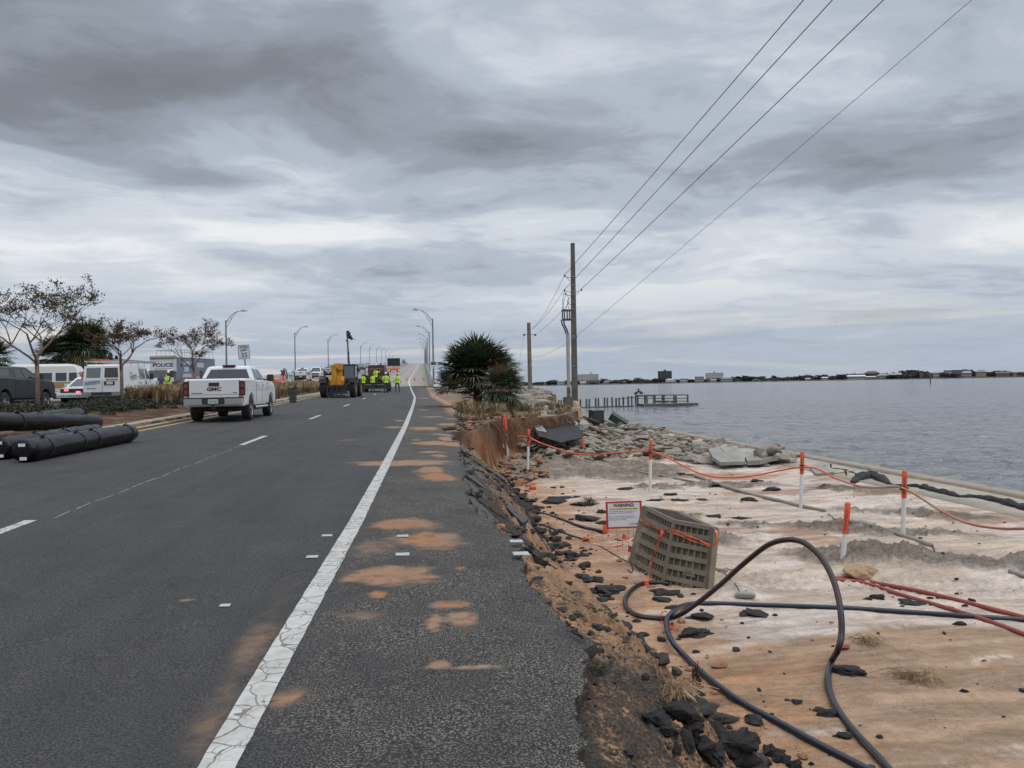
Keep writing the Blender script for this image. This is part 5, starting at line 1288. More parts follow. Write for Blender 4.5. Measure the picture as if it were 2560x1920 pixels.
for (x, y_, s_) in ((1592, 984, 1), (1601, 983, -1)):
    c = aty(x, y_+3, 118); B_ = thing('pelican', 'dark bird perched on the pier rail, '+('left of the pair' if s_ > 0 else 'right of the pair'), 'bird', c)
    mb = MB(); mb.tube([(-.45*s_, 0, .12), (-.25*s_, 0, .2), (0, 0, .33), (.18*s_, 0, .42), (.22*s_, 0, .62), (.20*s_, 0, .78)], [.03, .15, .2, .12, .06, .05], 8); mb.ball((.22*s_, 0, .82), (.09, .06, .07), 7, 5); mb.tube([(.28*s_, 0, .82), (.5*s_, 0, .66)], [.03, .012], 6)
    mb.cyl((.0, .05, -.02), (0, .05, .18), .02, n=5); mb.cyl((.0, -.05, -.02), (0, -.05, .18), .02, n=5); mb.build('body', mat('bird', (.05, .045, .04), .8), B_, smooth='all')
# channel marker far out in the water
c = atz(2326, 954, -2.0); c = aty(2326, 952, 420); mb = MB(); mb.cyl((0, 0, -5), (0, 0, aty(2326, 942, 420).z-c.z), .3, n=8); o = mb.build('channel_marker', MPIE); o.location = c; tag(o, 'lone dark pile standing far out in the water at the right', 'pile')
# ------------------------------------------------------------------ plants
def leaf_mat(name, a, b, rough=.7, trans=.0):
    def f(N, bs):
        oi = N.n('ShaderNodeObjectInfo').outputs['Random']; g = N.n('ShaderNodeNewGeometry').outputs['Random Per Island']
        n_ = N.noise(N.n('ShaderNodeTexCoord').outputs['Object'], 1.3, 3)
        k = N.math('ADD', N.math('MULTIPLY', g, .7), N.math('MULTIPLY', n_, .4))
        N.L.new(N.mix(N.ramp(k, .2, .85), a, b), bs.inputs['Base Color']); bs.inputs['Roughness'].default_value = rough; bs.inputs['Specular IOR Level'].default_value = .3
    return attr_material(name, f)
MBARK = mat('bark', (.17, .12, .095), .9, var=.35, vs=6, bump=.01, bs=20)
MTWIG = mat('twig', (.075, .05, .042), .9, var=.2, vs=6)
MLEAF = leaf_mat('crepe_leaf', (.055, .046, .018), (.15, .10, .04))
MPALM = leaf_mat('palm_leaf', (.018, .034, .014), (.075, .105, .05), .42)
MPDRY = leaf_mat('dry_palm_leaf', (.10, .065, .035), (.19, .13, .075), .8)
MPTRK = mat('palm_trunk', (.10, .07, .05), .95, var=.4, vs=7, bump=.03, bs=9)
MDGRN = leaf_mat('dark_leaf', (.012, .017, .010), (.040, .045, .022))
MSHR = leaf_mat('shrub_leaf', (.016, .020, .012), (.050, .052, .030))
MDRY = leaf_mat('dry_grass', (.15, .11, .055), (.36, .27, .155), .85)
MGRS = leaf_mat('olive_grass', (.12, .095, .045), (.27, .205, .12), .85)
def crape(base, H, seed, label, spread=1.0, trunk_h=1.9, stems=3, lean=0.0):
    rr = random.Random(seed); o = thing('crape_myrtle', label, 'tree', base, 0, 'small half bare trees in the median')
    tr = MB(); tw = MB(); lf = MB()
    top = Vector((lean, 0, trunk_h)); tr.tube([(0, 0, -.1), (lean*.3, .02, trunk_h*.5), top], [.095, .075, .08], 8)
    for k in range(stems):
        pass
    def grow(p, d, L, r, lvl):
        n = 4; pts = [p]; q = p.copy(); dd = d.copy()
        for i in range(n):
            dd = (dd+Vector((rr.gauss(0, .13), rr.gauss(0, .13), rr.gauss(.02, .06)))).normalized(); q = q+dd*L/n; pts.append(q.copy())
        r2 = r*.62; (tr if lvl < 1 else tw).tube(pts, [max(.006, r+(r2-r)*i/n) for i in range(n+1)], 6 if lvl < 2 else 4, False)
        if lvl >= 4:
            for i in range(1, n+1):
                for _ in range(2 if rr.random() < .7 else 0):
                    c = pts[i]+Vector((rr.gauss(0, .07), rr.gauss(0, .07), rr.gauss(0, .05)))
                    a = Vector((rr.gauss(0, 1), rr.gauss(0, 1), rr.gauss(0, 1))).normalized()*.040*(.6+.8*rr.random()); b_ = a.cross(Vector((rr.random(), rr.random(), rr.random()))).normalized()*.028
                    lf.quad(c-a, c+b_, c+a, c-b_)
        if lvl < 5:
            for i in range(3 if lvl < 3 else 2):
                f_ = .45+.55*(i+1)/3; j = min(n, max(1, int(f_*n+.5)))
                side = Vector((rr.gauss(0, 1), rr.gauss(0, 1), rr.gauss(0, .35))).normalized()
                nd = (dd*(.9)+side*(.62+.25*rr.random())).normalized(); nd.z = max(nd.z, -.05+.1*rr.random()); nd.x *= spread**.3
                grow(pts[j], nd.normalized(), L*(.60+.2*rr.random()), r2*(.62+.2*rr.random()), lvl+1)
    for k in range(stems):
        a = 2*PI*k/stems+rr.random()*.9; d = Vector((math.cos(a)*.62*spread, math.sin(a)*.62*spread, .85+.2*rr.random())).normalized()
        grow(top-Vector((0, 0, .1*k)), d, (H-trunk_h)*.47, .050, 0)
    tr.build('trunk', MBARK, o, smooth='all'); tw.build('branches', MTWIG, o); lf.build('crown', MLEAF, o); return o
crape(Vector((-14.05, 32.0, gz(-14.05, 32.0)-.02)), 5.0, 4, 'largest of the small half bare trees, trunk in front of the dark pickup', 1.1, 2.0, 4)
crape(Vector((-13.0, 37.5, gz(-13.0, 37.5)-.02)), 3.9, 9, 'small half bare tree whose thin trunk crosses the back of the white cargo van', 1.0, 1.75, 3)
crape(Vector((-14.2, 53.5, gz(-14.2, 53.5)-.02)), 4.5, 12, 'small half bare flat topped tree behind the white pickup', 1.15, 1.9, 4)
def frond(mb, p, d, L, fan, rr, n=17, droop=.35, dens=1):
    """fan palm leaf: stalk and radiating blades"""
    d = d.normalized(); tip = p+d*L; mb.tube([p, p+d*L*.5+Vector((0, 0, .03)), tip], .012, 4, False)
    side = d.cross(Vector((0, 0, 1)));
    if side.length < .1: side = Vector((1, 0, 0))
    side.normalize(); up = side.cross(d).normalized()
    for i in range(n):
        a = (i/(n-1)-.5)*math.radians(215)+rr.gauss(0, .03); bd = (d*math.cos(a)+side*math.sin(a)); bl = fan*(.72+.28*math.cos(a*.8))*(.85+.3*rr.random())
        m = tip+bd*bl*.55+up*.05; e_ = tip+bd*bl+Vector((0, 0, -droop*bl*(.4+.8*rr.random()))); w_ = bd.cross(up).normalized()*.024*fan/.6
        mb.quad(tip-w_*.4, tip+w_*.4, m+w_, m-w_); mb.tri(m-w_, m+w_, e_)
def palm(base, h, R, nf, seed, label, fan=.65, trunk_r=.17, dry=.15, low=-.75, group=None, cat='palm'):
    rr = random.Random(seed); o = thing('palm_tree', label, cat, base, 0, group); mb = MB()
    if h > .3: mb.tube([(0, 0, -.2), (0, 0, h*.5), (0, 0, h)], [trunk_r*1.15, trunk_r, trunk_r*1.1], 9); mb.build('trunk', MPTRK, o, smooth='all')
    g = MB(); dr = MB(); c = Vector((0, 0, h))
    for k in range(nf):
        z = low+(1.05-low)*(k+.5)/nf; z = min(z, .98); a = k*2.39996+rr.random()*.5; s_ = math.sqrt(max(.02, 1-z*z)); d = Vector((math.cos(a)*s_, math.sin(a)*s_, z))
        L = R*(.42+.22*rr.random()); frond(dr if (z < low+.35 and rr.random() < .6) or rr.random() < dry*.3 else g, c+Vector((rr.gauss(0, .05), rr.gauss(0, .05), rr.gauss(0, .1))), d, L, fan*R*.62*(.85+.3*rr.random()), rr, 21, .12+.5*max(0, -z))
    g.build('crown', MPALM, o)
    if dr.v: dr.build('dead_fronds', MPDRY, o)
    return o
# the palm beside the shoulder: one dense clump and a smaller head at its right
pb = aty(1195, 1022, 41.5); pb.z = gz(pb.x, pb.y)
PM = palm(pb, 1.7, 1.95, 84, 3, 'dense dark fan palm clump growing at the edge of the washed out shoulder', .95, .22, .2, -.45)
g = MB(); rr = random.Random(8)
for (dx, dz, R_, n_) in ((-1.25, 1.0, 1.25, 40), (.75, 1.55, 1.6, 44), (-.75, 1.95, 1.5, 40), (1.05, 2.2, 1.1, 30), (.1, .6, 1.2, 34), (1.35, .9, 1.1, 26)):
    for k in range(int(n_*.7)):
        z = -.35+1.32*(k+.5)/(n_*.7); a = k*2.4+rr.random(); s_ = math.sqrt(max(.03, 1-z*z)); frond(g, Vector((dx+rr.gauss(0, .1), rr.gauss(0, .3), dz)), Vector((math.cos(a)*s_, math.sin(a)*s_, z)), R_*(.4+.25*rr.random()), R_*.55, rr, 19, .12)
g.build('crown', MPALM, PM)
pb2 = aty(1257, 1014, 38.0); pb2.z = gz(pb2.x, pb2.y)
palm(pb2, 1.05, 1.25, 46, 5, 'small fan palm with ragged brown skirt right of the dense clump', 1.0, .15, .5, -.95)
G3_ = 'dark palms beyond the far carriageway'
p = aty(145, 950, 62); p.z = pf(62)+.2; palm(p, aty(140, 893, 62).z-p.z, 1.75, 60, 14, 'round headed fan palm left of the taller dark palm, behind the campervan', 1.0, .3, .2, -.8, G3_)
p = aty(214, 950, 62); p.z = pf(62)+.2; palm(p, aty(218, 866, 62).z-p.z, 1.9, 120, 15, 'tall shaggy dark palm behind the police car', 1.0, .33, .2, -.8, G3_)
p = aty(-28, 950, 60); p.z = pf(60)+.2; palm(p, aty(-20, 895, 60).z-p.z, 1.75, 50, 16, 'fan palm cut off by the left border of the picture', 1.0, .3, .2, -.8, G3_)
def conifer(base, h, r, seed, label, group):
    rr = random.Random(seed); o = thing('cypress_tree', label, 'tree', base, 0, group); mb = MB(); mb.tube([(0, 0, -.2), (0, 0, h)], [.12, .02], 5); mb.build('trunk', MBARK, o); mb = MB()
    for k in range(900):
        z = h*rr.random()**.8; rad_ = r*(1-z/h)**.7*(.5+.6*rr.random()); a = rr.random()*2*PI; c = Vector((math.cos(a)*rad_, math.sin(a)*rad_, z)); d = Vector((math.cos(a)*.3, math.sin(a)*.3, .8)).normalized()*.16; w_ = d.cross(Vector((rr.gauss(0, 1), rr.gauss(0, 1), 0))).normalized()*.06
        mb.quad(c-d, c+w_, c+d, c-w_)
    mb.build('crown', MDGRN, o); return o
for i, (px, py, w_, l) in enumerate([(196, 900, .8, 'dark cypress between the two palms'), (238, 892, .7, 'dark cypress just right of the tall palm, partly behind the van rack'), (277, 884, .7, 'taller narrow cypress above the van ladder rack'), (292, 892, .6, 'last narrow cypress behind the thin tree'), (262, 905, .7, 'low cypress behind the van roof')]):
    p = aty(px, 950, 66+i); p.z = pf(66)+.2; conifer(p, aty(px, py, 66+i).z-p.z, w_, 50+i, l, 'dark cypresses behind the van')
def bush(name, label, base, R, H, n, m_, seed, cat='bush', ls=.07, kind=None):
    rr = random.Random(seed); mb = MB()
    for k in range(n):
        a = rr.random()*2*PI; e_ = math.asin(rr.random()); q = .45+.55*rr.random()**.5; c = Vector((math.cos(a)*math.cos(e_)*R*q, math.sin(a)*math.cos(e_)*R*q*.9, math.sin(e_)*H*q))
        d = Vector((rr.gauss(0, 1), rr.gauss(0, 1), rr.gauss(.4, 1))).normalized()*ls*(.6+rr.random()); w_ = d.cross(Vector((rr.gauss(0, 1), rr.gauss(0, 1), rr.gauss(0, 1)))).normalized()*ls*.35; mb.quad(c-d, c+w_, c+d, c-w_)
    o = mb.build(name, m_); o.location = base; return tag(o, label, cat, kind=kind)
# low dark ground-cover shrubs across the median (one mass)
mb = MB(); rr = random.Random(61)
cl = []
for k in range(150):
    y_ = 22+30*rr.random(); x = -14.3+3.3*rr.random()*min(1, .75+.25*math.sin(y_*.6)); cl.append((x, y_, .34+.22*rr.random(), .30+.20*rr.random()))
for k in range(70): y_ = 22+26*rr.random(); cl.append((-11.6+.6*rr.gauss(0, 1)*.6, y_, .28, .26))
for (x, y_, R_, H_) in cl:
    z0 = gz(x, y_)
    for q in range(120):
        a = rr.random()*2*PI; e_ = math.asin(rr.random()); k_ = .6+.4*rr.random(); c = Vector((x+math.cos(a)*math.cos(e_)*R_*k_, y_+math.sin(a)*math.cos(e_)*R_*k_, z0+math.sin(e_)*H_*k_))
        d = Vector((rr.gauss(0, .7), rr.gauss(0, .7), rr.gauss(.5, .6))).normalized()*.055*(.6+rr.random()); w_ = d.cross(Vector((rr.gauss(0, 1), rr.gauss(0, 1), rr.gauss(0, 1)))).normalized()*.022; mb.quad(c-d, c+w_, c+d, c-w_)
tag(mb.build('ground_cover', MSHR), 'low dark shrubs covering the median in front of the parked vehicles', 'shrubs', kind='stuff')
def blades(mb, x, y_, z0, n, h, spread, rr, w=.012, lean=.3):
    for k in range(n):
        a = rr.random()*2*PI; q = spread*rr.random()**.6*.35; b0 = Vector((x+math.cos(a)*q, y_+math.sin(a)*q, z0)); hh = h*(.55+.5*rr.random()); o_ = Vector((math.cos(a), math.sin(a), 0))*spread*(.25+lean*rr.random()*2)
        m = b0+o_*.35+Vector((0, 0, hh*.65)); e_ = b0+o_+Vector((0, 0, hh*(.75+.3*rr.random()))); s_ = Vector((-math.sin(a+rr.random()), math.cos(a), 0))*w
        mb.quad(b0-s_, b0+s_, m+s_, m-s_); mb.tri(m-s_, m+s_, e_)
mb = MB(); rr = random.Random(62)
for k in range(260):
    y_ = 40+56*rr.random()**1.35; x = (-13.9 if y_ < 50 else -14.1)+(2.2 if y_ < 50 else 4.9)*rr.random()
    blades(mb, x, y_, gz(x, y_)-.03, 70, 1.0 if y_ < 57 else .85, .42, rr, .012+.00022*y_)
tag(mb.build('dry_grass', MDRY), 'tall dry tan grass filling the median beside the white pickup', 'grass', kind='stuff')
mb = MB(); rr = random.Random(63)
for k in range(80):      # verge grass over the clay bank and around the palms
    Y = 29+16*rr.random(); E_ = float(np.interp(Y, EY, EX)); x = max(1.35, E_-.3-3.4*rr.random()**1.6)
    blades(mb, x, Y, gz(x, Y)-.03, 34, .30, .35, rr, .010)
for k in range(34):
    Y = 33+7*rr.random(); x = 1.5+1.7*rr.random(); blades(mb, x, Y, gz(x, Y)-.03, 40, .6, .45, rr, .012)
for px, py, s_ in [(1372, 1398, 1), (1390, 1405, .8), (1440, 1500, 1), (1480, 1520, 1), (1500, 1545, 1.1), (1400, 1480, .7), (1455, 1540, .7), (1530, 1550, .7)]:
    p = at(px, py); blades(mb, p.x, p.y, p.z, 46, .05*s_, .13*s_, rr, .002, .8)
tag(mb.build('bank_grass', MGRS), 'thin dry grass tufts along the top of the washed out bank', 'grass', kind='stuff')
mb = MB()        # hanging roots under the verge
for k in range(150):
    Y = 28.6+5.2*rr.random(); E_ = float(np.interp(Y, EY, EX)); x = E_+.05+.1*rr.random(); z = gz(x-.35, Y)-.02; L = .35+.7*rr.random(); dx = .3+.5*rr.random()
    mb.tube([(x-.15, Y, z), (x+.12, Y-.05, z-L*.35), (x+.12+dx*.5*(rr.random()), Y-.1, z-L)], .010, 4, False)
tag(mb.build('roots', mat('root', (.12, .06, .035), .9)), 'thin roots hanging down the eroded clay bank', 'roots', kind='stuff')
def tuft(px, py, R, n, label, m_, r_=.003, h=.12, seed=1):
    rr = random.Random(seed); p = at(px, py); mb = MB()
    for k in range(n):
        a = rr.random()*2*PI; q = Vector((math.cos(a), math.sin(a)*.8, 0))*R*(.4+.7*rr.random()); c = Vector((rr.gauss(0, R*.2), rr.gauss(0, R*.2), .01))
        mb.tube([c, c+q*.5+Vector((0, 0, h*(.3+rr.random()))), c+q+Vector((rr.gauss(0, .03), 0, h*.4*rr.random()))], r_, 3, False)
    o = mb.build('dead_tuft', m_); o.location = p; tag(o, label, 'plant')
MSTRAW = mat('straw', (.28, .19, .11), .9, var=.3, vs=9); MSTK = mat('dark_stem', (.05, .03, .022), .9)
tuft(1690, 1738, .17, 170, 'uprooted clump of dead grass beside the foreground clods', MSTRAW, .0022, .06, 3)
tuft(1742, 1728, .10, 22, 'dark dead stems standing up from the uprooted clump', MSTK, .004, .2, 4)
tuft(2172, 1610, .22, 60, 'small dead weed on the white sand right of the big loop', MSTRAW, .003, .07, 5)
tuft(2300, 1700, .32, 110, 'dead weed mat on the tan sand at the right', MSTRAW, .003, .06, 6)
tuft(1800, 1430, .22, 24, 'dry twiggy weed beside the plastic vault', MSTK, .003, .05, 7)
tuft(1472, 1262, .2, 46, 'reddish dead weed on asphalt chunks left of the warning sign', MSTK, .004, .16, 8)
tuft(1830, 1190, .4, 14, 'thin dry stalks near the long grey pipe', MSTRAW, .003, .2, 9)
tuft(1995, 1145, .5, 70, 'brown weed litter at the foot of the concrete slabs', MSTK, .005, .08, 10)
tuft(1760, 1222, .3, 20, 'thin dead stalk by the orange pipe sag', MSTRAW, .003, .25, 11)
# ------------------------------------------------------------------ far shore
SHX = []
def shore(px, h=0): return aty(px, 960, 1)
D_ = 2200.0
def far(px, D=D_):
    d = ray(px, 960); k = D/math.hypot(d.x, d.y); return Vector((d.x*k, d.y*k, -1.9))
MFAR = mat('far_soil', (.10, .09, .07), .95)
mb = MB(); L = []
for px in range(900, 3300, 60):
    a, b_ = far(px, D_-30), far(px, D_+600); L.append([(a.x, a.y, -2.2), (a.x, a.y, -.9), (b_.x, b_.y, 1.0), (b_.x, b_.y, -2.2)])
mb.loft(L); tag(mb.build('far_shore', MFAR), kind='structure')
MFT = [leaf_mat('far_leaf', (.022, .030, .026), (.055, .062, .045)), leaf_mat('far_leaf_brown', (.05, .05, .04), (.10, .095, .075))]
def crown_me(seed, n=150):
    rr = random.Random(seed); mb = MB()
    for q in range(9):
        c = Vector((rr.gauss(0, .45), rr.gauss(0, .35), .45+.25*rr.random())); R_ = .3+.22*rr.random()
        for k in range(n//2):
            a = rr.random()*2*PI; z = rr.uniform(-.8, 1); s_ = math.sqrt(1-z*z); p_ = c+Vector((math.cos(a)*s_, math.sin(a)*s_, z*.75))*R_*(.8+.3*rr.random())
            d = Vector((rr.gauss(0, 1), rr.gauss(0, 1), rr.gauss(0, 1))).normalized()*.09; w_ = d.cross(Vector((rr.random(), rr.random(), rr.random()))).normalized()*.08; mb.quad(p_-d, p_+w_, p_+d, p_-w_)
    return mb.mesh('crown')
CM = [crown_me(i) for i in range(6)]
for i, m_ in enumerate(CM): m_.materials.append(MFT[1 if i == 5 else 0])
def far_tree(px, wpx, hpx, i, D=D_, label='dark round tree on the far shore across the bay', group='trees along the far shore', dark=0):
    c = far(px, D); s_ = D/FPX; o = thing('shore_tree', label, 'tree', c, 0, group); o.location.z = -1
    mb = TRK; t_ = bpy.data.objects.new('trunk', TRUNKM); COL.objects.link(t_); t_.parent = o; t_.scale = (1, 1, hpx*s_*.5)
    k = bpy.data.objects.new('crown', CM[i % 5 if dark == 0 else 5]); COL.objects.link(k); k.parent = o; k.scale = (wpx*s_*.62, wpx*s_*.6, hpx*s_*.95); k.location.z = -hpx*s_*.12
    k.rotation_euler.z = i*1.1
TRK = None; tm = MB(); tm.cyl((0, 0, 0), (0, 0, 1), .5, n=6); TRUNKM = tm.mesh('trunk'); TRUNKM.materials.append(MBARK)
rr = random.Random(90)
x = 1296; i = 0
big = {2290: (1, 16), 2270: (1, 15)}
while x < 2640:
    w_ = 13+20*rr.random(); h_ = 9+7*rr.random()**1.3
    if x > 1990: h_ += 1.5
    far_tree(x, w_, h_, i, D_+(10 if rr.random() < .45 else 110)+60*rr.random()); x += w_*.5; i += 1
for px, w_, h_, dk, l in ((1596, 14, 17, 0, 'taller tree standing up from the far tree line right of the pale apartments'), (2126, 34, 17, 0, 'broad dark tree above the long white roof'), (2245, 34, 19, 0, 'wide dark tree left of the bare grey trees'), (2278, 38, 22, 1, 'bare greyish tree cluster on the far shore'), (2302, 24, 23, 0, 'round dark tree right of the bare grey cluster'), (2350, 18, 14, 0, 'low dark tree right of the round one on the far shore'), (2415, 24, 22, 0, 'round dark tree near the right end of the far shore'), (2475, 18, 15, 0, 'small dark tree right of the blue grey building'), (1862, 60, 17, 0, 'dark wood mass right of the white hotel'), (1640, 40, 13, 0, 'dark tree at the foot of the dark tower')):
    far_tree(px, w_, h_, i, D_+140, l, None, dk); i += 1
def far_building(px0, px1, hpx, col, label, D=D_+20, storeys=3, roof=None, roofc=(.2, .2, .2), top=None, name='house', win=(.06, .07, .09), gap=.25, stack=None, base=0.0):
    a, b_ = far(px0, D), far(px1, D); c = (a+b_)/2; W = (b_-a).length; s_ = D/FPX; H = hpx*s_; ang_ = math.atan2(b_.y-a.y, b_.x-a.x)
    o = thing(name, label, 'building', (c.x, c.y, -1.2+base*s_), ang_); dp = min(18, max(9, W*.6))
    m_ = mat('far_wall_%d_%d_%d' % tuple(int(q*100) for q in col), col, .8)
    wh = H*(.72 if roof else 1); mb = MB(); mb.box(-W/2, W/2, 0, dp, 0, wh); mb.build('walls', m_, o)
    mb = MB(); nw = max(2, int(W/4.2)); fh = wh/storeys
    for f_ in range(storeys):
        for k in range(nw):
            xa = -W/2+W*(k+gap)/nw; xb = -W/2+W*(k+1-gap*.6)/nw; mb.box(xa, xb, -.12, .2, f_*fh+fh*.28, f_*fh+fh*.82)
    mb.build('windows', mat('far_window_%d' % int(win[0]*100), win, .3), o)
    if roof:
        mb = MB(); e_ = 1.0
        if roof == 'hip': mb.loft([[(-W/2-e_, -e_, wh), (W/2+e_, -e_, wh), (W/2+e_, dp+e_, wh), (-W/2-e_, dp+e_, wh)], [(-W/4, dp*.4, H), (W/4, dp*.4, H), (W/4, dp*.6, H), (-W/4, dp*.6, H)]])
        else: mb.prism([(-e_, wh), (dp+e_, wh), (dp/2, H)], -W/2-e_, W/2+e_)
        mb.build('roof', mat('far_roof_%d_%d' % (int(roofc[0]*100), int(roofc[2]*100)), roofc, .7), o)
    else:
        mb = MB(); mb.box(-W/2-.4, W/2+.4, -.4, dp+.4, H, H+.8)
        if top: mb.box(W*top[0], W*top[1], dp*.2, dp*.8, H+.8, H+.8+top[2]*s_)
        mb.build('parapet', mat('far_par_%d' % int(roofc[0]*100), roofc, .7), o)
    return o
W1, W2, W3 = (.42, .42, .40), (.30, .30, .28), (.20, .17, .14)
far_building(1361, 1381, 12, W1, 'pale stilted house on the far shore just left of the poles', storeys=2, roof='hip', roofc=(.30, .33, .33))
far_building(1393, 1412, 13, W1, 'pale roofed house directly left of the tall pole on the far shore', storeys=2, roof='hip', roofc=(.34, .36, .36))
far_building(1305, 1318, 8, W2, 'low grey house at the left end of the far shore', storeys=1, roof='gable')
far_building(1441, 1497, 25, W1, 'long pale apartment block with many balconies right of the tall pole', D=D_+260, storeys=8, top=(.1, .22, 5), roofc=W1, name='apartment_block', win=(.10, .13, .16), gap=.35, base=0)
far_building(1450, 1464, 8, W1, 'small white house below the pale apartment block', storeys=2, roof='gable', roofc=(.4, .4, .4))
far_building(1456, 1475, 11, (.20, .13, .10), 'brown roofed house in front of the pale apartment block', D=D_+60, storeys=2, roof='hip', roofc=(.10, .05, .04))
far_building(1476, 1500, 13, W2, 'grey gabled house in front of the right end of the apartment block', storeys=3, roof='hip', roofc=(.05, .05, .06))
far_building(1508, 1530, 9, W2, 'low grey house right of the apartment block', storeys=2, roof='hip', roofc=(.2, .2, .2))
far_building(1550, 1565, 6, (.2, .12, .1), 'little brownish house in the trees', storeys=1, roof='gable', roofc=(.14, .1, .09))
far_building(1608, 1623, 10, W2, 'pale flat roofed house left of the dark tower', D=D_+120, storeys=2)
far_building(1645, 1680, 29, (.065, .06, .06), 'dark high rise tower block standing alone on the far shore', D=D_+400, storeys=11, top=(-.1, .12, 3), roofc=(.08, .08, .08), name='tower_block', win=(.035, .035, .04), gap=.3)
far_building(1664, 1684, 11, W1, 'white house with pale hip roof at the foot of the dark tower', storeys=2, roof='hip', roofc=(.36, .38, .40))
far_building(1668, 1690, 6, W2, 'low boathouse in front of the white house by the tower', D=D_-5, storeys=1, roof='gable', roofc=(.3, .3, .3))
far_building(1700, 1719, 10, W1, 'white house right of the dark tower', storeys=2, roof=None, roofc=W1)
far_building(1737, 1760, 14, (.32, .29, .25), 'beige three storey house left of the white hotel', storeys=3, roofc=(.3, .28, .25))
far_building(1764, 1809, 22, W1, 'long white hotel with a pointed dome at its middle', D=D_+300, storeys=5, roofc=W1, name='hotel', top=(-.06, .06, 5), win=(.26, .27, .28), gap=.3)
far_building(1775, 1792, 8, W1, 'white cottage in front of the long hotel', storeys=2, roof='hip', roofc=(.3, .3, .32))
far_building(1802, 1832, 12, W2, 'wide hip roofed pavilion right of the hotel', storeys=2, roof='hip', roofc=(.22, .23, .24))
far_building(1882, 1897, 6, W3, 'brownish bungalow in the far trees', storeys=1, roof='hip', roofc=(.12, .08, .07))
far_building(2014, 2026, 6, W1, 'tiny white house among the dark far trees, left one', storeys=1, roof='gable', roofc=W1)
far_building(2055, 2070, 8, W1, 'tiny white gabled house among the dark far trees, right one', storeys=1, roof='gable', roofc=(.5, .5, .5))
far_building(2116, 2163, 11, (.4, .4, .39), 'long low building with a bright white metal roof', storeys=1, roof='gable', roofc=(.55, .55, .55))
far_building(2162, 2198, 8, (.28, .22, .16), 'low tan shed right of the long white roof', storeys=1, roof='gable', roofc=(.42, .42, .42))
far_building(2160, 2200, 19, (.14, .07, .06), 'reddish roofed building rising behind the low sheds', D=D_+250, storeys=2, roof='hip', roofc=(.13, .05, .045))
far_building(2192, 2222, 12, W2, 'grey low building right of the tan shed', storeys=2, roof='hip', roofc=(.24, .24, .25))
far_building(2222, 2254, 14, (.33, .33, .30), 'wide grey gabled building left of the bare trees', storeys=2, roof='gable', roofc=(.26, .27, .28))
far_building(2258, 2278, 10, W1, 'pale house under the bare grey trees', storeys=2, roof='hip', roofc=(.3, .31, .31))
far_building(2300, 2332, 12, (.16, .19, .18), 'dark greenish low building right of the bare trees', storeys=2, roofc=(.3, .31, .32))
far_building(2334, 2358, 12, W1, 'white two storey building on the far shore', storeys=2, roofc=W1)
far_building(2360, 2380, 17, W1, 'stepped white apartment house left of the blue grey block', storeys=3, roofc=W1)
far_building(2380, 2405, 17, (.13, .16, .19), 'blue grey apartment block on the far shore', storeys=4, roofc=(.2, .22, .25))
far_building(2404, 2430, 15, W2, 'pale house under the round dark tree at the right', storeys=2, roof='hip', roofc=(.3, .3, .3))
far_building(2440, 2466, 17, (.34, .30, .25), 'beige hip roofed building near the right end', storeys=3, roof='hip', roofc=(.25, .2, .16))
far_building(2490, 2525, 12, (.2, .16, .12), 'low brown building near the right border', storeys=1, roof='gable', roofc=(.12, .09, .07))
far_building(2515, 2600, 14, (.34, .32, .28), 'long beige warehouse at the right border of the picture', D=D_+60, storeys=1, roof='gable', roofc=(.33, .32, .30), name='warehouse', gap=.4)
# gull
c = aty(2309, 902, 200); B_ = thing('seabird', 'small white bird flying far out over the water', 'bird', c); mb = MB(); mb.tube([(-.25, 0, 0), (0, 0, .02), (.25, 0, 0)], [.03, .08, .02], 6); mb.plate((-.1, .05, .03), (.12, .05, .03), (.0, .7, .35), (-.1, .6, .32), .01); mb.plate((-.1, -.05, .03), (.12, -.05, .03), (.0, -.7, .35), (-.1, -.6, .32), .01); mb.build('body', mat('gull', (.5, .5, .5), .7), B_); B_.rotation_euler.z = 1.3
# ------------------------------------------------------------------ vehicles
def paint(n, c, r=.32): return mat('paint_'+n, c, r if c[0] > .1 else .42, coat=.5 if c[0] > .1 else .12, var=.04, vs=2, dirt=(tuple(q*.85+.008 for q in c), 1.2, .66))
MWHP = paint('white', (.60, .61, .62)); MDKP = paint('dark_blue', (.014, .02, .027)); MSIL = paint('silver', (.36, .37, .38)); MDGR = paint('dark_grey', (.06, .065, .07)); MTEAL = paint('slate', (.11, .14, .16)); MREDP = paint('red', (.14, .035, .022))
MGLS = mat('dark_glass', (.02, .024, .028), .06, spec=.8); MGLL = mat('light_glass', (.10, .13, .14), .08, spec=.8); MTYR = mat('tyre', (.02, .02, .021), .85, bump=.004, bs=30, dirt=((.06, .05, .045), 5, .6)); MRIM = mat('rim', (.40, .40, .41), .3, .8)
MCHR = mat('chrome', (.55, .55, .55), .16, .95); MBPL = mat('black_plastic', (.022, .022, .024), .6); MTLR = mat('tail_red', (.07, .006, .006), .2); MHLT = mat('headlamp', (.55, .57, .6), .1, coat=1); MPLT = mat('plate', (.42, .50, .46), .5); MUND = mat('underbody', (.012, .012, .012), .9)
MGRN2 = mat('plate_green', (.05, .20, .10), .5); MBRED = mat('badge_red', (.12, .01, .012), .4)
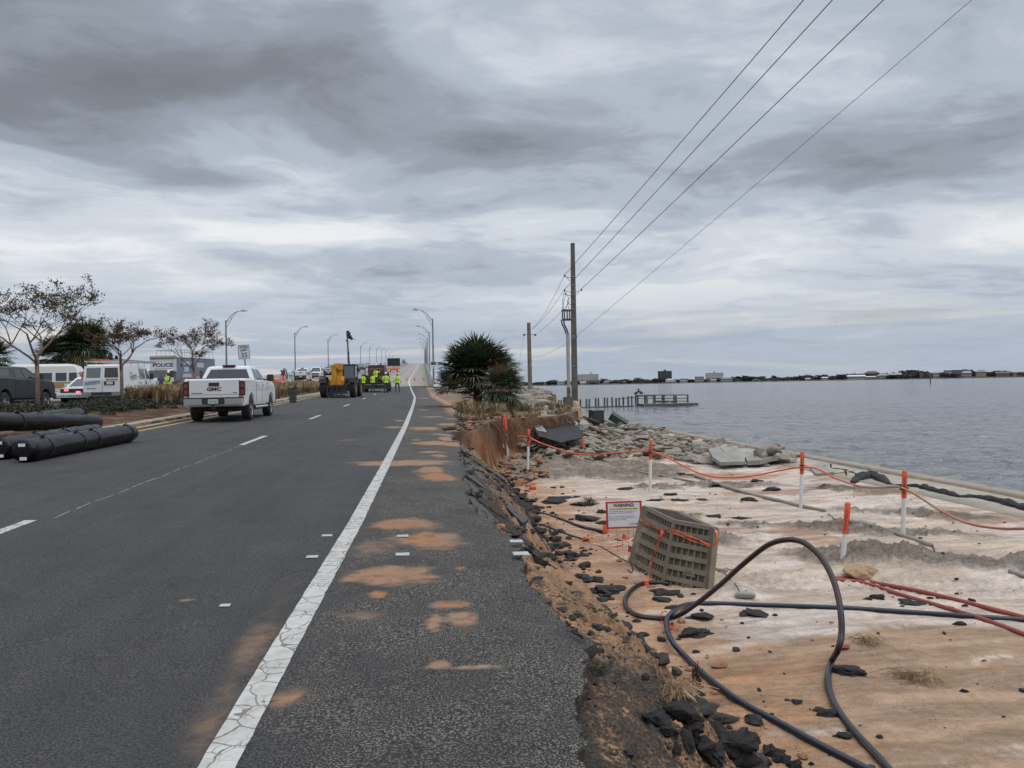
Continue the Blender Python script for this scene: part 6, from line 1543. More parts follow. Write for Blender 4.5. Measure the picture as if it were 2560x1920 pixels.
def wheel(par, x, y, r=.38, w=.26, rimr=.62, lug=False, rim=MRIM, out=None):
    s_ = (1 if x > 0 else -1) if out is None else out
    mb = MB(); n = 22; prof_ = [(-w/2, rimr*r), (-w/2, r*.93), (-w*.38, r), (w*.38, r), (w/2, r*.93), (w/2, rimr*r)]; rings = []
    for k in range(n):
        a = 2*PI*k/n; rings.append([(x+p, y+q*math.cos(a), r+q*math.sin(a)) for p, q in prof_])
    m = len(prof_); vs = [p for R_ in rings for p in R_]; mb._add(vs, [(k*m+i, ((k+1) % n)*m+i, ((k+1) % n)*m+i+1, k*m+i+1) for k in range(n) for i in range(m-1)])
    if lug:
        for k in range(18):
            a = 2*PI*k/18
            for q_ in (-1, 1):
                c = Vector((x+q_*w*.25, y+(r+.01)*math.cos(a+.08*q_), r+(r+.01)*math.sin(a+.08*q_))); t = Vector((0, -math.sin(a), math.cos(a))); nn = Vector((0, math.cos(a), math.sin(a))); u = (Vector((1, 0, 0))+t*.5*q_).normalized()
                v8 = [c+u*du*w*.24+t*dt*.045+nn*dn for dn in (-.02, .035) for dt in (-1, 1) for du in (-1, 1)]; mb._add(v8, [(0, 2, 3, 1), (4, 5, 7, 6), (0, 1, 5, 4), (2, 6, 7, 3), (0, 4, 6, 2), (1, 3, 7, 5)])
    wo = mb.build('wheel', MTYR, par, smooth=True); wo['_w'] = 1; del wo['_w']
    mb = MB(); xo = x+s_*w*.42
    mb.cyl((x-s_*w*.3, y, r), (x+s_*w*.2, y, r), r*rimr, n=18)
    for k in range(6):
        a = 2*PI*k/6; c = (y+math.cos(a)*r*.33, r+math.sin(a)*r*.33); t = (-math.sin(a)*r*.10, math.cos(a)*r*.10); e_ = (math.cos(a)*r*.28, math.sin(a)*r*.28)
        mb._add([(xo, c[0]-t[0]-e_[0], c[1]-t[1]-e_[1]), (xo, c[0]+t[0]-e_[0], c[1]+t[1]-e_[1]), (xo, c[0]+t[0]*.8+e_[0], c[1]+t[1]*.8+e_[1]), (xo, c[0]-t[0]*.8+e_[0], c[1]-t[1]*.8+e_[1])], [(0, 1, 2, 3)])
    mb.tube([(xo, y+rimr*r*math.cos(2*PI*k/18), r+rimr*r*math.sin(2*PI*k/18)) for k in range(19)], .018, 4)
    mb.cyl((xo-.02*s_, y, r), (xo+.03*s_, y, r), r*.16, n=10); mb.build('rim', rim, wo)
    return wo
def body_prof(top, arches, zb):
    """top: list of (y, z) rear to front; closes along the bottom with wheel arches"""
    y0, y1 = top[0][0], top[-1][0]; P_ = list(top)+[(y1, zb)]
    for (yc, ra, zc) in sorted(arches, reverse=True):
        h = math.sqrt(max(.01, ra*ra-(zb-zc)**2)); a0 = math.atan2(zb-zc, h)
        for k in range(9):
            a = a0+(PI-2*a0)*k/8; P_.append((yc+ra*math.cos(a), zc+ra*math.sin(a)))
    P_.append((y0, zb)); return P_
def ghouse(hb, ht, yb0, yb1, yt0, yt1, zb, zt, m_, par, name='cab'):
    mb = MB(); R0 = [(-hb, yb0, zb), (hb, yb0, zb), (hb, yb1, zb), (-hb, yb1, zb)]; R1 = [(-ht, yt0, zt-.05), (ht, yt0, zt-.05), (ht, yt1, zt-.06), (-ht, yt1, zt-.06)]; R2 = [(-ht+.10, yt0+.10, zt), (ht-.10, yt0+.10, zt), (ht-.10, yt1-.12, zt), (-ht+.10, yt1-.12, zt)]
    mb.loft([R0, R1, R2]); mb.build(name, m_, par); return R0, R1
def pane(R0, R1, side, u0, u1, v0, v1, m_, par, name='window', tp=0.0, off=.006):
    """quad set on one face of the greenhouse: side 0 rear, 1 right, 2 front, 3 left; u from the face's first corner"""
    i, j = {0: (0, 1), 1: (1, 2), 2: (2, 3), 3: (3, 0)}[side]
    a, b, c, d = [Vector(q) for q in (R0[i], R0[j], R1[j], R1[i])]; nn = (b-a).cross(d-a).normalized()*off
    f = lambda u, v: (a*(1-u)+b*u)*(1-v)+(d*(1-u)+c*u)*v+nn
    mb = MB(); mb.quad(f(u0, v0), f(u1, v0), f(u1-tp, v1), f(u0+tp, v1)); return mb.build(name, m_, par)
def pickup(label, loc, rz, pm, detail=False, group=None, glass=MGLS, name='pickup_truck', cat='pickup truck', letters='GMC', lift=1.0):
    o = thing(name, label, cat, loc, rz, group); hw = .98
    ar = [(1.92, .50, .40), (-1.75, .50, .40)]
    top = [(-2.82, .72), (-2.85, 1.36), (-2.80, 1.42), (-.98, 1.42), (-.95, 1.36), (1.30, 1.36), (1.5, 1.38), (2.55, 1.30), (2.80, 1.18), (2.88, .95), (2.86, .62)]
    mb = MB(); mb.prism(body_prof(top, ar, .50), -hw, hw, .05); mb.build('body', pm, o, smooth=True)
    mb = MB(); mb.box(-hw+.12, hw-.12, -2.72, -1.04, 1.421, 1.44); mb.build('bed_cover', MBPL, o)  # raised black sheet, painted shade for the inside of the open bed
    mb = MB(); mb.box(-.75, .75, -2.6, 2.6, .32, .56); mb.cyl((-.8, -1.75, .4), (.8, -1.75, .4), .07, n=8); mb.ball((0, -1.75, .40), (.17, .17, .15)); mb.build('chassis', MUND, o)
    R0, R1 = ghouse(.92, .74, -.98, 1.62, -.68, .62, 1.35, 1.89, pm, o)
    pane(R0, R1, 0, .07, .93, .12, .86, glass, o, 'rear_window', .03)
    pane(R0, R1, 2, .05, .95, .06, .92, glass, o, 'windscreen', .02)
    for s_ in (1, 3):
        if s_ == 1: pane(R0, R1, 1, .09, .40, .10, .88, glass, o, 'window'); pane(R0, R1, 1, .44, .84, .10, .88, glass, o, 'window', .05)
        else: pane(R0, R1, 3, .60, .91, .10, .88, glass, o, 'window'); pane(R0, R1, 3, .16, .56, .10, .88, glass, o, 'window', .05)
    for y_ in (1.92, -1.75):
        for x in (-.84, .84): wheel(o, x, y_, .40, .28)
    for s_ in (-1, 1):
        mb = MB(); mb.prism([(-2.875, .86), (-2.875, 1.33), (-2.72, 1.33), (-2.76, .86)], s_*hw-(.17 if s_ > 0 else -.0)+.005*s_, s_*hw+(.0 if s_ > 0 else .17)+.005*s_); mb.build('tail_light', MTLR, o)
        mb = MB(); mb.box(s_*(hw+.02) if s_ > 0 else s_*(hw+.26), s_*(hw+.26) if s_ > 0 else s_*(hw+.02), .98, 1.12, 1.34, 1.60, .03); mb.box(min(s_*.9, s_*(hw+.05)), max(s_*.9, s_*(hw+.05)), 1.02, 1.08, 1.38, 1.44); mb.build('mirror', MBPL, o)
        mb = MB(); mb.box(min(s_*.6, s_*.93), max(s_*.6, s_*.93), 2.84, 2.90, .95, 1.16); mb.build('headlight', MHLT, o)
        for (ya, yb) in ((-.93, .10), (.14, 1.25)):
            mb = MB(); mb.box(s_*hw-.004 if s_ > 0 else -hw-.006, hw+.006 if s_ > 0 else -hw+.004, ya, yb, .60, 1.33); d_ = mb.build('door', pm, o)
            mb = MB(); mb.box(*(sorted((s_*(hw+.006), s_*(hw+.03)))), ya+.08, ya+.30, 1.18, 1.22); mb.build('handle', MCHR if detail else pm, d_)
            mb = MB(); 
            for yy in (ya-.012, yb+.0): mb.box(*(sorted((s_*(hw+.003), s_*(hw+.0075)))), yy, yy+.012, .60, 1.34)
            mb.build('door_gap', MBPL, d_)
        mb = MB(); mb.cyl((s_*.93, -1.05, .42), (s_*.93, 1.25, .42), .06, n=8); mb.build('side_step', MCHR if detail else MBPL, o, smooth=True)
    mb = MB(); mb.box(-.80, .80, -2.875, -2.84, .80, 1.37, .012); tg = mb.build('tailgate', pm, o)
    mb = MB(); mb.box(-.80, .80, -2.878, -2.872, .885, .895); mb.box(-.815, -.80, -2.87, -2.83, .80, 1.38); mb.box(.80, .815, -2.87, -2.83, .80, 1.38); mb.build('gate_gap', MBPL, tg)
    mb = MB(); mb.box(-.17, .17, -2.895, -2.87, 1.17, 1.29, .01); mb.build('handle', MBPL, tg)
    mb = MB(); mb.box(-hw+.02, hw-.02, -3.02, -2.84, .56, .76, .03); bp = mb.build('rear_bumper', MCHR if detail else MBPL, o)
    mb = MB(); mb.box(-hw+.02, hw-.02, -3.00, -2.84, .76, .80); mb.box(-.36, .36, -3.03, -2.9, .57, .77); mb.build('bumper_step', MBPL, bp)
    mb = MB(); mb.box(-.16, .16, -3.045, -3.03, .60, .74); pl = mb.build('licence_plate', MPLT, bp)
    mb = MB(); mb.box(-hw, hw, 2.84, 2.98, .50, .72, .03); mb.box(-.62, .62, 2.87, 2.90, .74, 1.16); mb.build('front_bumper', MBPL, o)
    mb = MB(); mb.box(-.22, .22, -.735, -.60, 1.87, 1.93, .01); mb.build('brake_light', MTLR, o)
    if detail:
        lettering(letters, .155, MBRED, tg, Matrix.Translation((0, -2.88, 1.07)) @ FACE_CAM, .006, .006, sx=1.35)
        lettering('SNF 86T', .075, MGRN2, pl, Matrix.Translation((0, -3.048, .67)) @ FACE_CAM, .001, .001)
        mb = MB(); mb.box(-.72, -.38, -2.882, -2.874, .935, .955); mb.box(.60, .74, -2.882, -2.874, .935, .955); mb.build('badge', MBPL, tg)
        mb = MB(); mb.box(-.05, .05, -3.12, -2.95, .40, .50); mb.box(-.03, .03, -3.15, -3.08, .46, .56); mb.build('tow_hitch', MUND, o)
        for s_ in (-1, 1):
            for z0 in (.90, 1.12): mb = MB(); mb.box(*(sorted((s_*.86, s_*.95))), -2.885, -2.872, z0, z0+.14); mb.build('lamp_cell', mat('lamp_cell', (.16, .05, .05), .2), [x for x in KIDS[o.name] if x.name.startswith('tail_light')][0 if s_ < 0 else 1])
    return o
def suv(label, loc, rz, pm, L=4.7, H=1.74, hw=.93, glass=MGLS, group=None, kind='suv', rails=True):
    o = thing({'suv': 'suv', 'sedan': 'sedan_car'}[kind], label, 'car' if kind == 'sedan' else 'suv', loc, rz, group); k = L/4.7
    bz = 1.05 if kind == 'suv' else .92; r = .36 if kind == 'suv' else .33
    if kind == 'suv': top = [(-2.30*k, .55), (-2.34*k, .95), (-2.26*k, bz), (.95*k, bz), (1.9*k, bz-.08), (2.25*k, .85), (2.32*k, .55)]; g = (-2.20*k, 1.15*k, -1.95*k, .42*k)
    else: top = [(-2.36*k, .5), (-2.40*k, .80), (-2.30*k, bz+.02), (-1.2*k, bz+.06), (.95*k, bz), (2.0*k, bz-.14), (2.34*k, .66), (2.38*k, .45)]; g = (-1.75*k, 1.05*k, -1.0*k, .28*k)
    mb = MB(); mb.prism(body_prof(top, [(1.42*k, r+.07, r), (-1.40*k, r+.07, r)], .30), -hw, hw, .05); mb.build('body', pm, o, smooth=True)
    mb = MB(); mb.box(-hw+.2, hw-.2, -2.1*k, 2.1*k, .18, .34); mb.build('chassis', MUND, o)
    R0, R1 = ghouse(hw-.05, hw-.24, g[0], g[1], g[2], g[3], bz, H, pm, o)
    pane(R0, R1, 0, .08, .92, .12, .85, glass, o, 'rear_window', .02); pane(R0, R1, 2, .06, .94, .04, .92, glass, o, 'windscreen', .02)
    for s_ in (1, 3):
        for (a, b) in ((.10, .36), (.39, .62), (.65, .88)) if kind == 'suv' else ((.18, .48), (.51, .84)):
            u = (a, b) if s_ == 1 else (1-b, 1-a); pane(R0, R1, s_, u[0], u[1], .10, .86, glass, o, 'window')
    for y_ in (1.42*k, -1.40*k):
        for x in (-hw+.12, hw-.12): wheel(o, x, y_, r, .22)
    for s_ in (-1, 1):
        mb = MB(); mb.box(*(sorted((s_*(hw-.34), s_*(hw-.04)))), (2.26 if kind == 'suv' else 2.28)*k, (2.33 if kind == 'suv' else 2.36)*k, .66, .82); mb.build('headlight', MHLT, o)
        mb = MB(); mb.box(*(sorted((s_*(hw-.22), s_*(hw-.02)))), -2.36*k, -2.28*k, .75, .95); mb.build('tail_light', MTLR, o)
        mb = MB(); mb.box(*(sorted((s_*(hw-.05), s_*(hw+.18)))), .72*k, .84*k, bz+.02, bz+.18, .02); mb.build('mirror', pm, o)
        if kind == 'suv' and rails: mb = MB(); mb.cyl((s_*(hw-.34), -1.7*k, H+.04), (s_*(hw-.34), .2*k, H+.04), .03, n=6); mb.build('roof_rail', MBPL, o)
    mb = MB(); mb.box(-.62, .62, 2.28*k, 2.36*k, .56, .80); mb.box(-hw+.1, hw-.1, 2.24*k, 2.38*k, .32, .44); mb.build('grille', MBPL, o)
    mb = MB(); mb.box(-.22, .22, -2.40*k, -2.36*k, .66, .76); mb.build('licence_plate', MPLT, o)
    return o
# the white pickup
pickup('large white pickup truck in the left lane, seen from behind, red letters on its tailgate', (-6.88, 31.15, pf(31)+.07), 0.0, MWHP, True)
# dark pickup behind the median
zl = lambda y_: pf(y_)+.31
pickup('dark blue-grey pickup truck cut by the left border, behind the large half bare tree', (-17.95, 37.6, zl(37.6)), math.radians(0), MDKP, False)
# cargo van
def van(label, loc, rz):
    o = thing('cargo_van', label, 'van', loc, rz); hw = 1.0
    top = [(-2.80, .55), (-2.83, 1.25), (-2.70, 1.98), (-2.58, 2.06), (1.05, 2.08), (1.35, 1.98), (1.95, 1.32), (2.62, 1.18), (2.76, 1.02), (2.80, .55)]
    P_ = body_prof(top, [(1.85, .45, .36), (-1.55, .45, .36)], .38)
    mb = MB(); mb.prism(P_, -hw, hw, .09); b_ = mb.build('body', MWHP, o, smooth=True)
    for v in b_.data.vertices:
        if v.co.z > 1.25: v.co.x *= 1-.13*(v.co.z-1.25)/.8
    mb = MB(); mb.box(-.8, .8, -2.6, 2.6, .22, .42); mb.build('chassis', MUND, o)
    for y_ in (1.85, -1.55):
        for x in (-.86, .86): wheel(o, x, y_, .37, .25)
    sk = lambda z: -2.83+(z-1.25)*.178; sx = lambda z: hw*(1-.13*max(0, z-1.25)/.8)+.006
    for s_ in (-1, 1):
        mb = MB(); xa, xb = (.03, .93) if s_ > 0 else (-.93, -.03); mb.plate((xa, -2.842, .60), (xb, -2.842, .60), (xb, -2.842, 1.25), (xa, -2.842, 1.25), .01); mb.plate((xa, -2.842, 1.25), (xb, -2.842, 1.25), (xb*.91, sk(1.97)-.012, 1.97), (xa, sk(1.97)-.012, 1.97), .01); d_ = mb.build('rear_door', MWHP, o)
        xa, xb = (.10, .80) if s_ > 0 else (-.80, -.10); mb = MB(); mb.plate((xa, sk(1.36)-.02, 1.36), (xb, sk(1.36)-.02, 1.36), (xb*.93, sk(1.88)-.02, 1.88), (xa, sk(1.88)-.02, 1.88), .008); mb.build('window', MGLL if s_ < 0 else MGLS, d_)
        mb = MB(); mb.plate((s_*.99-.05, -2.86, 1.30), (s_*.99+.03, -2.86, 1.30), (s_*.96+.03, sk(1.7)-.02, 1.72), (s_*.96-.05, sk(1.7)-.02, 1.72), .03); mb.build('tail_light', mat('tail_red_bright', (.38, .02, .02), .3), o)
        f = lambda y_, z: (s_*sx(z)+.004*s_, y_, z)
        for (y0, y1, nm) in ((-.05, .78, 'window'), (.98, 1.46, 'cab_window')):
            a = [f(y0, 1.34), f(y1 if nm == 'window' else 1.70, 1.34), f(y1 if nm == 'window' else 1.22, 1.88), f(y0, 1.88)]; 
            if s_ < 0: a.reverse()
            mb = MB(); mb.quad(*a); mb.build(nm, MGLL, o)
        mb = MB(); mb.box(*(sorted((s_*hw, s_*(hw+.2)))), 1.5, 1.62, 1.30, 1.62, .03); mb.build('mirror', MBPL, o)
        mb = MB(); mb.box(*(sorted((s_*(hw+.002), s_*(hw+.008)))), -1.0, .2, .95, .965); mb.box(*(sorted((s_*(hw+.002), s_*(hw+.008)))), .84, .86, .5, 1.3); mb.box(*(sorted((s_*(hw+.003), s_*(hw+.02)))), .90, 1.0, 1.02, 1.18); mb.build('side_trim', MBPL, o)
    f0 = Vector((-.9, 1.36+.03, 1.94)); mb = MB(); mb.quad((-.86, 1.98, 1.33), (-.78, 1.40, 1.94), (.78, 1.40, 1.94), (.86, 1.98, 1.33)); mb.build('windscreen', MGLS, o)
    mb = MB(); mb.box(-hw, hw, -2.98, -2.82, .42, .62, .03); bp = mb.build('rear_bumper', mat('grey_bumper', (.20, .20, .20), .5), o); mb = MB(); mb.box(-.5, .5, -3.0, -2.97, .46, .60); mb.build('bumper_step', MBPL, bp)
    mb = MB(); mb.box(.10, .62, -2.87, -2.85, .98, 1.17); mb.build('plate_holder', MBPL, o); mb = MB(); mb.box(.22, .54, -2.88, -2.87, 1.01, 1.15); mb.build('licence_plate', mat('plate_pale', (.5, .5, .45), .5), o)
    MBL = mat('logo_blue', (.03, .16, .28), .5); MKT = mat('print_black', (.03, .03, .035), .5)
    T_ = Matrix.Translation((-.48, -2.856, 1.14)) @ RYm(-.10) @ FACE_CAM; lettering('GIL BLANDFORD', .125, MBL, o, T_, .004, .001, sx=.80)
    mb = MB(); mb.plate((-.88, -2.856, 1.02), (-.1, -2.856, 1.08), (-.1, -2.856, 1.10), (-.88, -2.856, 1.04), .002); mb.plate((-.86, -2.856, .975), (-.3, -2.856, 1.02), (-.3, -2.856, 1.035), (-.86, -2.856, .99), .002); mb.build('logo_stripe', MBL, o)
    lettering('850-434-2200', .125, MKT, o, Matrix.Translation((.48, -2.856, 1.26)) @ FACE_CAM, .003, .001, sx=.85)
    lettering('SAVANA 2500', .07, MKT, o, Matrix.Translation((-.56, -2.856, .80)) @ FACE_CAM, .002, .001); 
    SD = Matrix.Translation((hw*.985, 0, 0)) @ RZm(PI/2) @ FACE_CAM
    lettering('GIL', .19, MBL, o, Matrix.Translation((.978, -1.35, 1.62)) @ RX(.0) @ RZm(PI/2) @ RYm(-.12) @ FACE_CAM, .004, .001); lettering('BLANDFORD', .17, MBL, o, Matrix.Translation((.985, -1.05, 1.46)) @ RZm(PI/2) @ RYm(-.12) @ FACE_CAM, .004, .001)
    mb = MB()
    for z in (1.30, 1.24): mb.plate((1.008, -1.5, z), (1.008, -.45, z+.12), (1.008, -.45, z+.145), (1.008, -1.5, z+.025), .002)
    mb.build('logo_stripe', MBL, o); lettering('www.gilb.com', .10, MKT, o, Matrix.Translation((1.008, .0, 1.10)) @ RZm(PI/2) @ FACE_CAM, .002, .001)
    # ladder rack
    mb = MB()
    for y_ in (-2.5, -1.2, 0, 1.0): mb.cyl((-.9, y_, 2.22), (.9, y_, 2.22), .025, n=6); mb.cyl((-.88, y_, 2.22), (-.90, y_, 2.0), .02, n=5); mb.cyl((.88, y_, 2.22), (.90, y_, 2.0), .02, n=5)
    for x in (-.9, .9): mb.cyl((x, -2.75, 2.22), (x, 1.5, 2.22), .03, n=6)
    mb.build('roof_rack', mat('rack', (.40, .40, .39), .5), o)
    return o
VAN = van('white cargo van with blue lettering and roof rack, seen from behind beyond a thin tree', (-16.62, 48.0, zl(48)), math.radians(0))
def ladder(label, loc, L, w_, m_, rz=0, tilt=0):
    o = thing('ladder', label, 'ladder', loc, (tilt, 0, rz)); mb = MB()
    for x in (-w_/2, w_/2):
        mb = MB(); mb.box(x-.02, x+.02, 0, L, 0, .08); mb.build('rail', m_, o)
    mb = MB(); y_ = .2
    while y_ < L: mb.cyl((-w_/2, y_, .04), (w_/2, y_, .04), .018, n=5); y_ += .3
    mb.build('rungs', m_, o)
ladder('orange ladder lying on the van roof rack', (-17.05, 45.4, zl(48)+2.27), 3.2, .42, mat('ladder_orange', (.42, .07, .04), .5))
ladder('grey aluminium ladder sticking out forward over the van roof', (-16.1, 46.0, zl(48)+2.27), 5.6, .40, mat('ladder_grey', (.30, .29, .27), .4, .4))
# police car facing us
pc = suv('white police sedan facing the camera with red grille lights, left of the cargo van', (-19.5, 51.2, zl(51)), PI-.03, MWHP, 4.9, 1.47, .94, kind='sedan')
MRL = mat('red_flasher', (.8, .05, .05), .3, emit=(1.0, .09, .12), es=3.5)
for x, z in ((.30, .72), (-.34, .60)): mb = MB(); mb.box(x-.11, x+.11, 2.42, 2.47, z-.05, z+.05); mb.build('flasher', MRL, pc)
# hybrid campervan crossing behind
cv = thing('campervan', 'old white and tan campervan with a raised roof behind the police car', 'campervan', (-22.6, 53.2, zl(53)), math.radians(-84))
mb = MB(); mb.prism([(-2.15, .40), (-2.2, 1.2), (2.1, 1.2), (2.2, .9), (2.2, .40)], -.86, .86, .06); mb.build('lower_body', mat('tan_paint', (.36, .215, .085), .45), cv, smooth=True)
mb = MB(); mb.loft([[(-.85, -2.19, 1.2), (.85, -2.19, 1.2), (.85, 2.08, 1.2), (-.85, 2.08, 1.2)], [(-.80, -2.0, 1.86), (.80, -2.0, 1.86), (.80, 1.72, 1.86), (-.80, 1.72, 1.86)]]); mb.build('upper_body', MWHP, cv)
mb = MB(); mb.loft([[(-.80, -2.0, 1.86), (.80, -2.0, 1.86), (.80, 1.72, 1.86), (-.80, 1.72, 1.86)], [(-.76, -1.98, 2.15), (.76, -1.98, 2.15), (.76, 1.55, 2.15), (-.76, 1.55, 2.15)], [(-.6, -1.8, 2.30), (.6, -1.8, 2.30), (.6, 1.2, 2.30), (-.6, 1.2, 2.30)]]); mb.build('high_roof', mat('cream_roof', (.55, .54, .50), .5), cv, smooth=True)
for (y0, y1) in ((-1.9, -1.45), (-1.3, .35), (.55, 1.15), (1.28, 1.72)):
    for s_ in (-1, 1):
        a = [(s_*.862, y0, 1.27), (s_*.862, y1, 1.27), (s_*.812, y1, 1.76), (s_*.812, y0, 1.76)]
        if s_ < 0: a.reverse()
        mb = MB(); mb.quad(*a); mb.build('window', MGLS, cv)
mb = MB(); mb.quad((-.75, 2.075, 1.28), (-.70, 1.80, 1.80), (.70, 1.80, 1.80), (.75, 2.075, 1.28)); mb.build('windscreen', MGLS, cv)
for y_ in (1.35, -1.3):
    for x in (-.74, .74): wheel(cv, x, y_, .33, .2)
# police command truck facing us
pt = thing('police_truck', 'tall white and slate command truck lettered POLICE above its cab, facing the camera', 'police truck', (-21.5, 73.5, zl(73)), PI-math.radians(15))
mb = MB(); mb.box(-1.2, 1.2, -5.4, 1.0, .85, 3.05, .05); mb.build('box_body', mat('slate_box', (.14, .17, .22), .5, var=.1, vs=2), pt)
mb = MB(); mb.box(-1.19, 1.19, .98, 1.05, 1.9, 2.95); fr = mb.build('front_panel', MWHP, pt)
lettering('POLICE', .42, mat('police_blue', (.02, .03, .10), .4), fr, Matrix.Translation((0, 1.058, 2.45)) @ RZm(PI) @ FACE_CAM, .012, .004, sx=1.35)
mb = MB(); mb.box(-.8, .8, 1.052, 1.06, 2.12, 2.16); mb.build('stripe', MBPL, fr)
mb = MB(); mb.cyl((-1.15, 1.0, 3.12), (1.15, 1.0, 3.12), .17, n=10); mb.box(-1.2, 1.2, -5.4, 1.0, 3.06, 3.12); mb.build('awning_roll', mat('awning', (.28, .27, .26), .7), pt, smooth=True)
mb = MB(); mb.prism([(1.0, .7), (1.0, 2.1), (1.7, 2.05), (2.2, 1.35), (3.1, 1.2), (3.25, .7)], -1.0, 1.0, .06); cbv = mb.build('cab', MWHP, pt, smooth=True)
mb = MB(); mb.quad((-.9, 2.20, 1.38), (-.82, 1.74, 2.03), (.82, 1.74, 2.03), (.9, 2.20, 1.38)); mb.build('windscreen', MGLS, pt)
for s_ in (-1, 1):
    a = [(s_*1.006, 1.1, 1.4), (s_*1.006, 2.05, 1.4), (s_*1.006, 1.65, 1.98), (s_*1.006, 1.1, 1.98)]
    if s_ < 0: a.reverse()
    mb = MB(); mb.quad(*a); mb.build('window', MGLS, pt)
    mb = MB(); mb.box(*(sorted((s_*1.0, s_*1.3))), 1.95, 2.05, 1.3, 1.75, .03); mb.build('mirror', MBPL, pt)
    mb = MB(); mb.box(*(sorted((s_*.6, s_*.95))), 3.2, 3.28, .85, 1.05); mb.build('headlight', MHLT, pt)
    for (y0, y1, z0, z1) in ((-1.1, -.1, 2.5, 2.78), (-.9, -.2, 1.9, 2.3), (-1.3, 0, 1.35, 1.72), (-3.4, -2.2, 2.3, 2.7)): mb = MB(); mb.box(*(sorted((s_*1.2, s_*1.215))), y0, y1, z0, z1); mb.build('side_notice', mat('notice', (.42, .45, .50), .6), pt)
    for yy in (-1.4, .25): mb = MB(); mb.ball((s_*1.22, yy, 2.45), (.06, .10, .12)); mb.build('side_lamp', MBPL, pt)
for y_ in (2.3, -3.4):
    for x in (-.95, .95): wheel(pt, x, y_, .46, .3)
mb = MB()
for s_ in (-1, 1):
    mb.cyl((s_*1.1, -5.2, 3.75), (s_*1.1, .2, 3.75), .025, n=5)
    for k in range(9): mb.cyl((s_*1.1, -5.2+k*.675, 3.12), (s_*1.1, -5.2+k*.675, 3.75), .02, n=4)
mb.cyl((-1.1, .2, 3.75), (1.1, .2, 3.75), .025, n=5); mb.cyl((-1.1, -5.2, 3.75), (1.1, -5.2, 3.75), .025, n=5); mb.build('roof_rail', mat('rail', (.32, .32, .33), .4, .4), pt)
p = aty(480, 985, 62); suv('grey windscreened red car half hidden by the dry grass behind the white pickup', (p.x, 62, zl(62)), math.radians(62), MREDP, 4.6, 1.42, .9, MGLL, kind='sedan')
p = aty(458, 960, 90); mb = MB(); mb.box(-1.2, 1.2, 0, 3, 0, 2.4, .05); b_ = thing('brick_pier', 'small tan brick pillar beyond the command truck', 'pillar', (aty(458, 960, 90).x, 90, zl(90)-.2)); mb = MB(); 
q = aty(452, 938, 90).z-b_.location.z; mb.box(-.9, 1.0, 0, 1.4, 0, q); mb.build('shaft', mat('brick', (.26, .19, .13), .9, var=.2, vs=3), b_); mb = MB(); mb.box(-1.0, 1.1, -.1, 1.5, q, q+.15); mb.build('cap', MCON, b_)
# ------------------------------------------------------------------ traffic on the far carriageway and bridge
GT = 'vehicles queued on the far carriageway and bridge'
zb_ = lambda y_: pf(y_)+.315
def qx(px, Y): return (aty(px, 960, Y).x, Y, zb_(Y))
pickup('white pickup seen from behind, parked behind the second small speed sign', qx(758, 122), .03, MWHP, False, GT)
suv('greenish silver car facing the camera left of the far white pickup', qx(742, 131), PI, MSIL, 4.7, 1.6, .9, MGLL, GT)
suv('white suv with roof rack and lit headlight facing the camera on the far carriageway', qx(792, 142), PI, MWHP, 4.8, 1.85, .95, MGLS, GT)
pickup('silver grey pickup just left of the yellow telehandler boom', qx(822, 150), .1, MSIL, False, GT)
suv('slate grey van shaped suv up the slope behind the telehandler', qx(833, 165), PI, MTEAL, 5.2, 2.05, 1.0, MGLS, GT)
suv('white suv showing above the telehandler cab', qx(878, 195), 0, MWHP, 4.8, 1.9, .95, MGLL, GT)
suv('dark suv directly above the gap between telehandler and maroon machine', qx(891, 205), PI, MDGR, 4.8, 1.8, .95, MGLS, GT)
suv('grey suv above the left end of the maroon machine', qx(905, 225), PI, MTEAL, 4.8, 1.85, .95, MGLS, GT)
suv('pale car high on the bridge above the maroon machine', qx(921, 262), 0, MSIL, 4.6, 1.7, .95, MGLL, GT)
suv('white car high on the bridge, left one of two close together', qx(936, 290), PI, MWHP, 4.6, 1.6, .95, MGLL, GT)
suv('white car high on the bridge, right one of two close together', qx(947, 300), PI, MWHP, 4.6, 1.6, .95, MGLL, GT)
suv('white suv high on the bridge just left of the message board', qx(964, 315), PI, MWHP, 4.7, 1.85, .95, MGLS, GT)
suv('dark vehicle farthest away, silhouetted near the crest of the bridge', qx(1010, 470), PI, MDGR, 5.5, 2.4, 1.1, MGLS, GT)
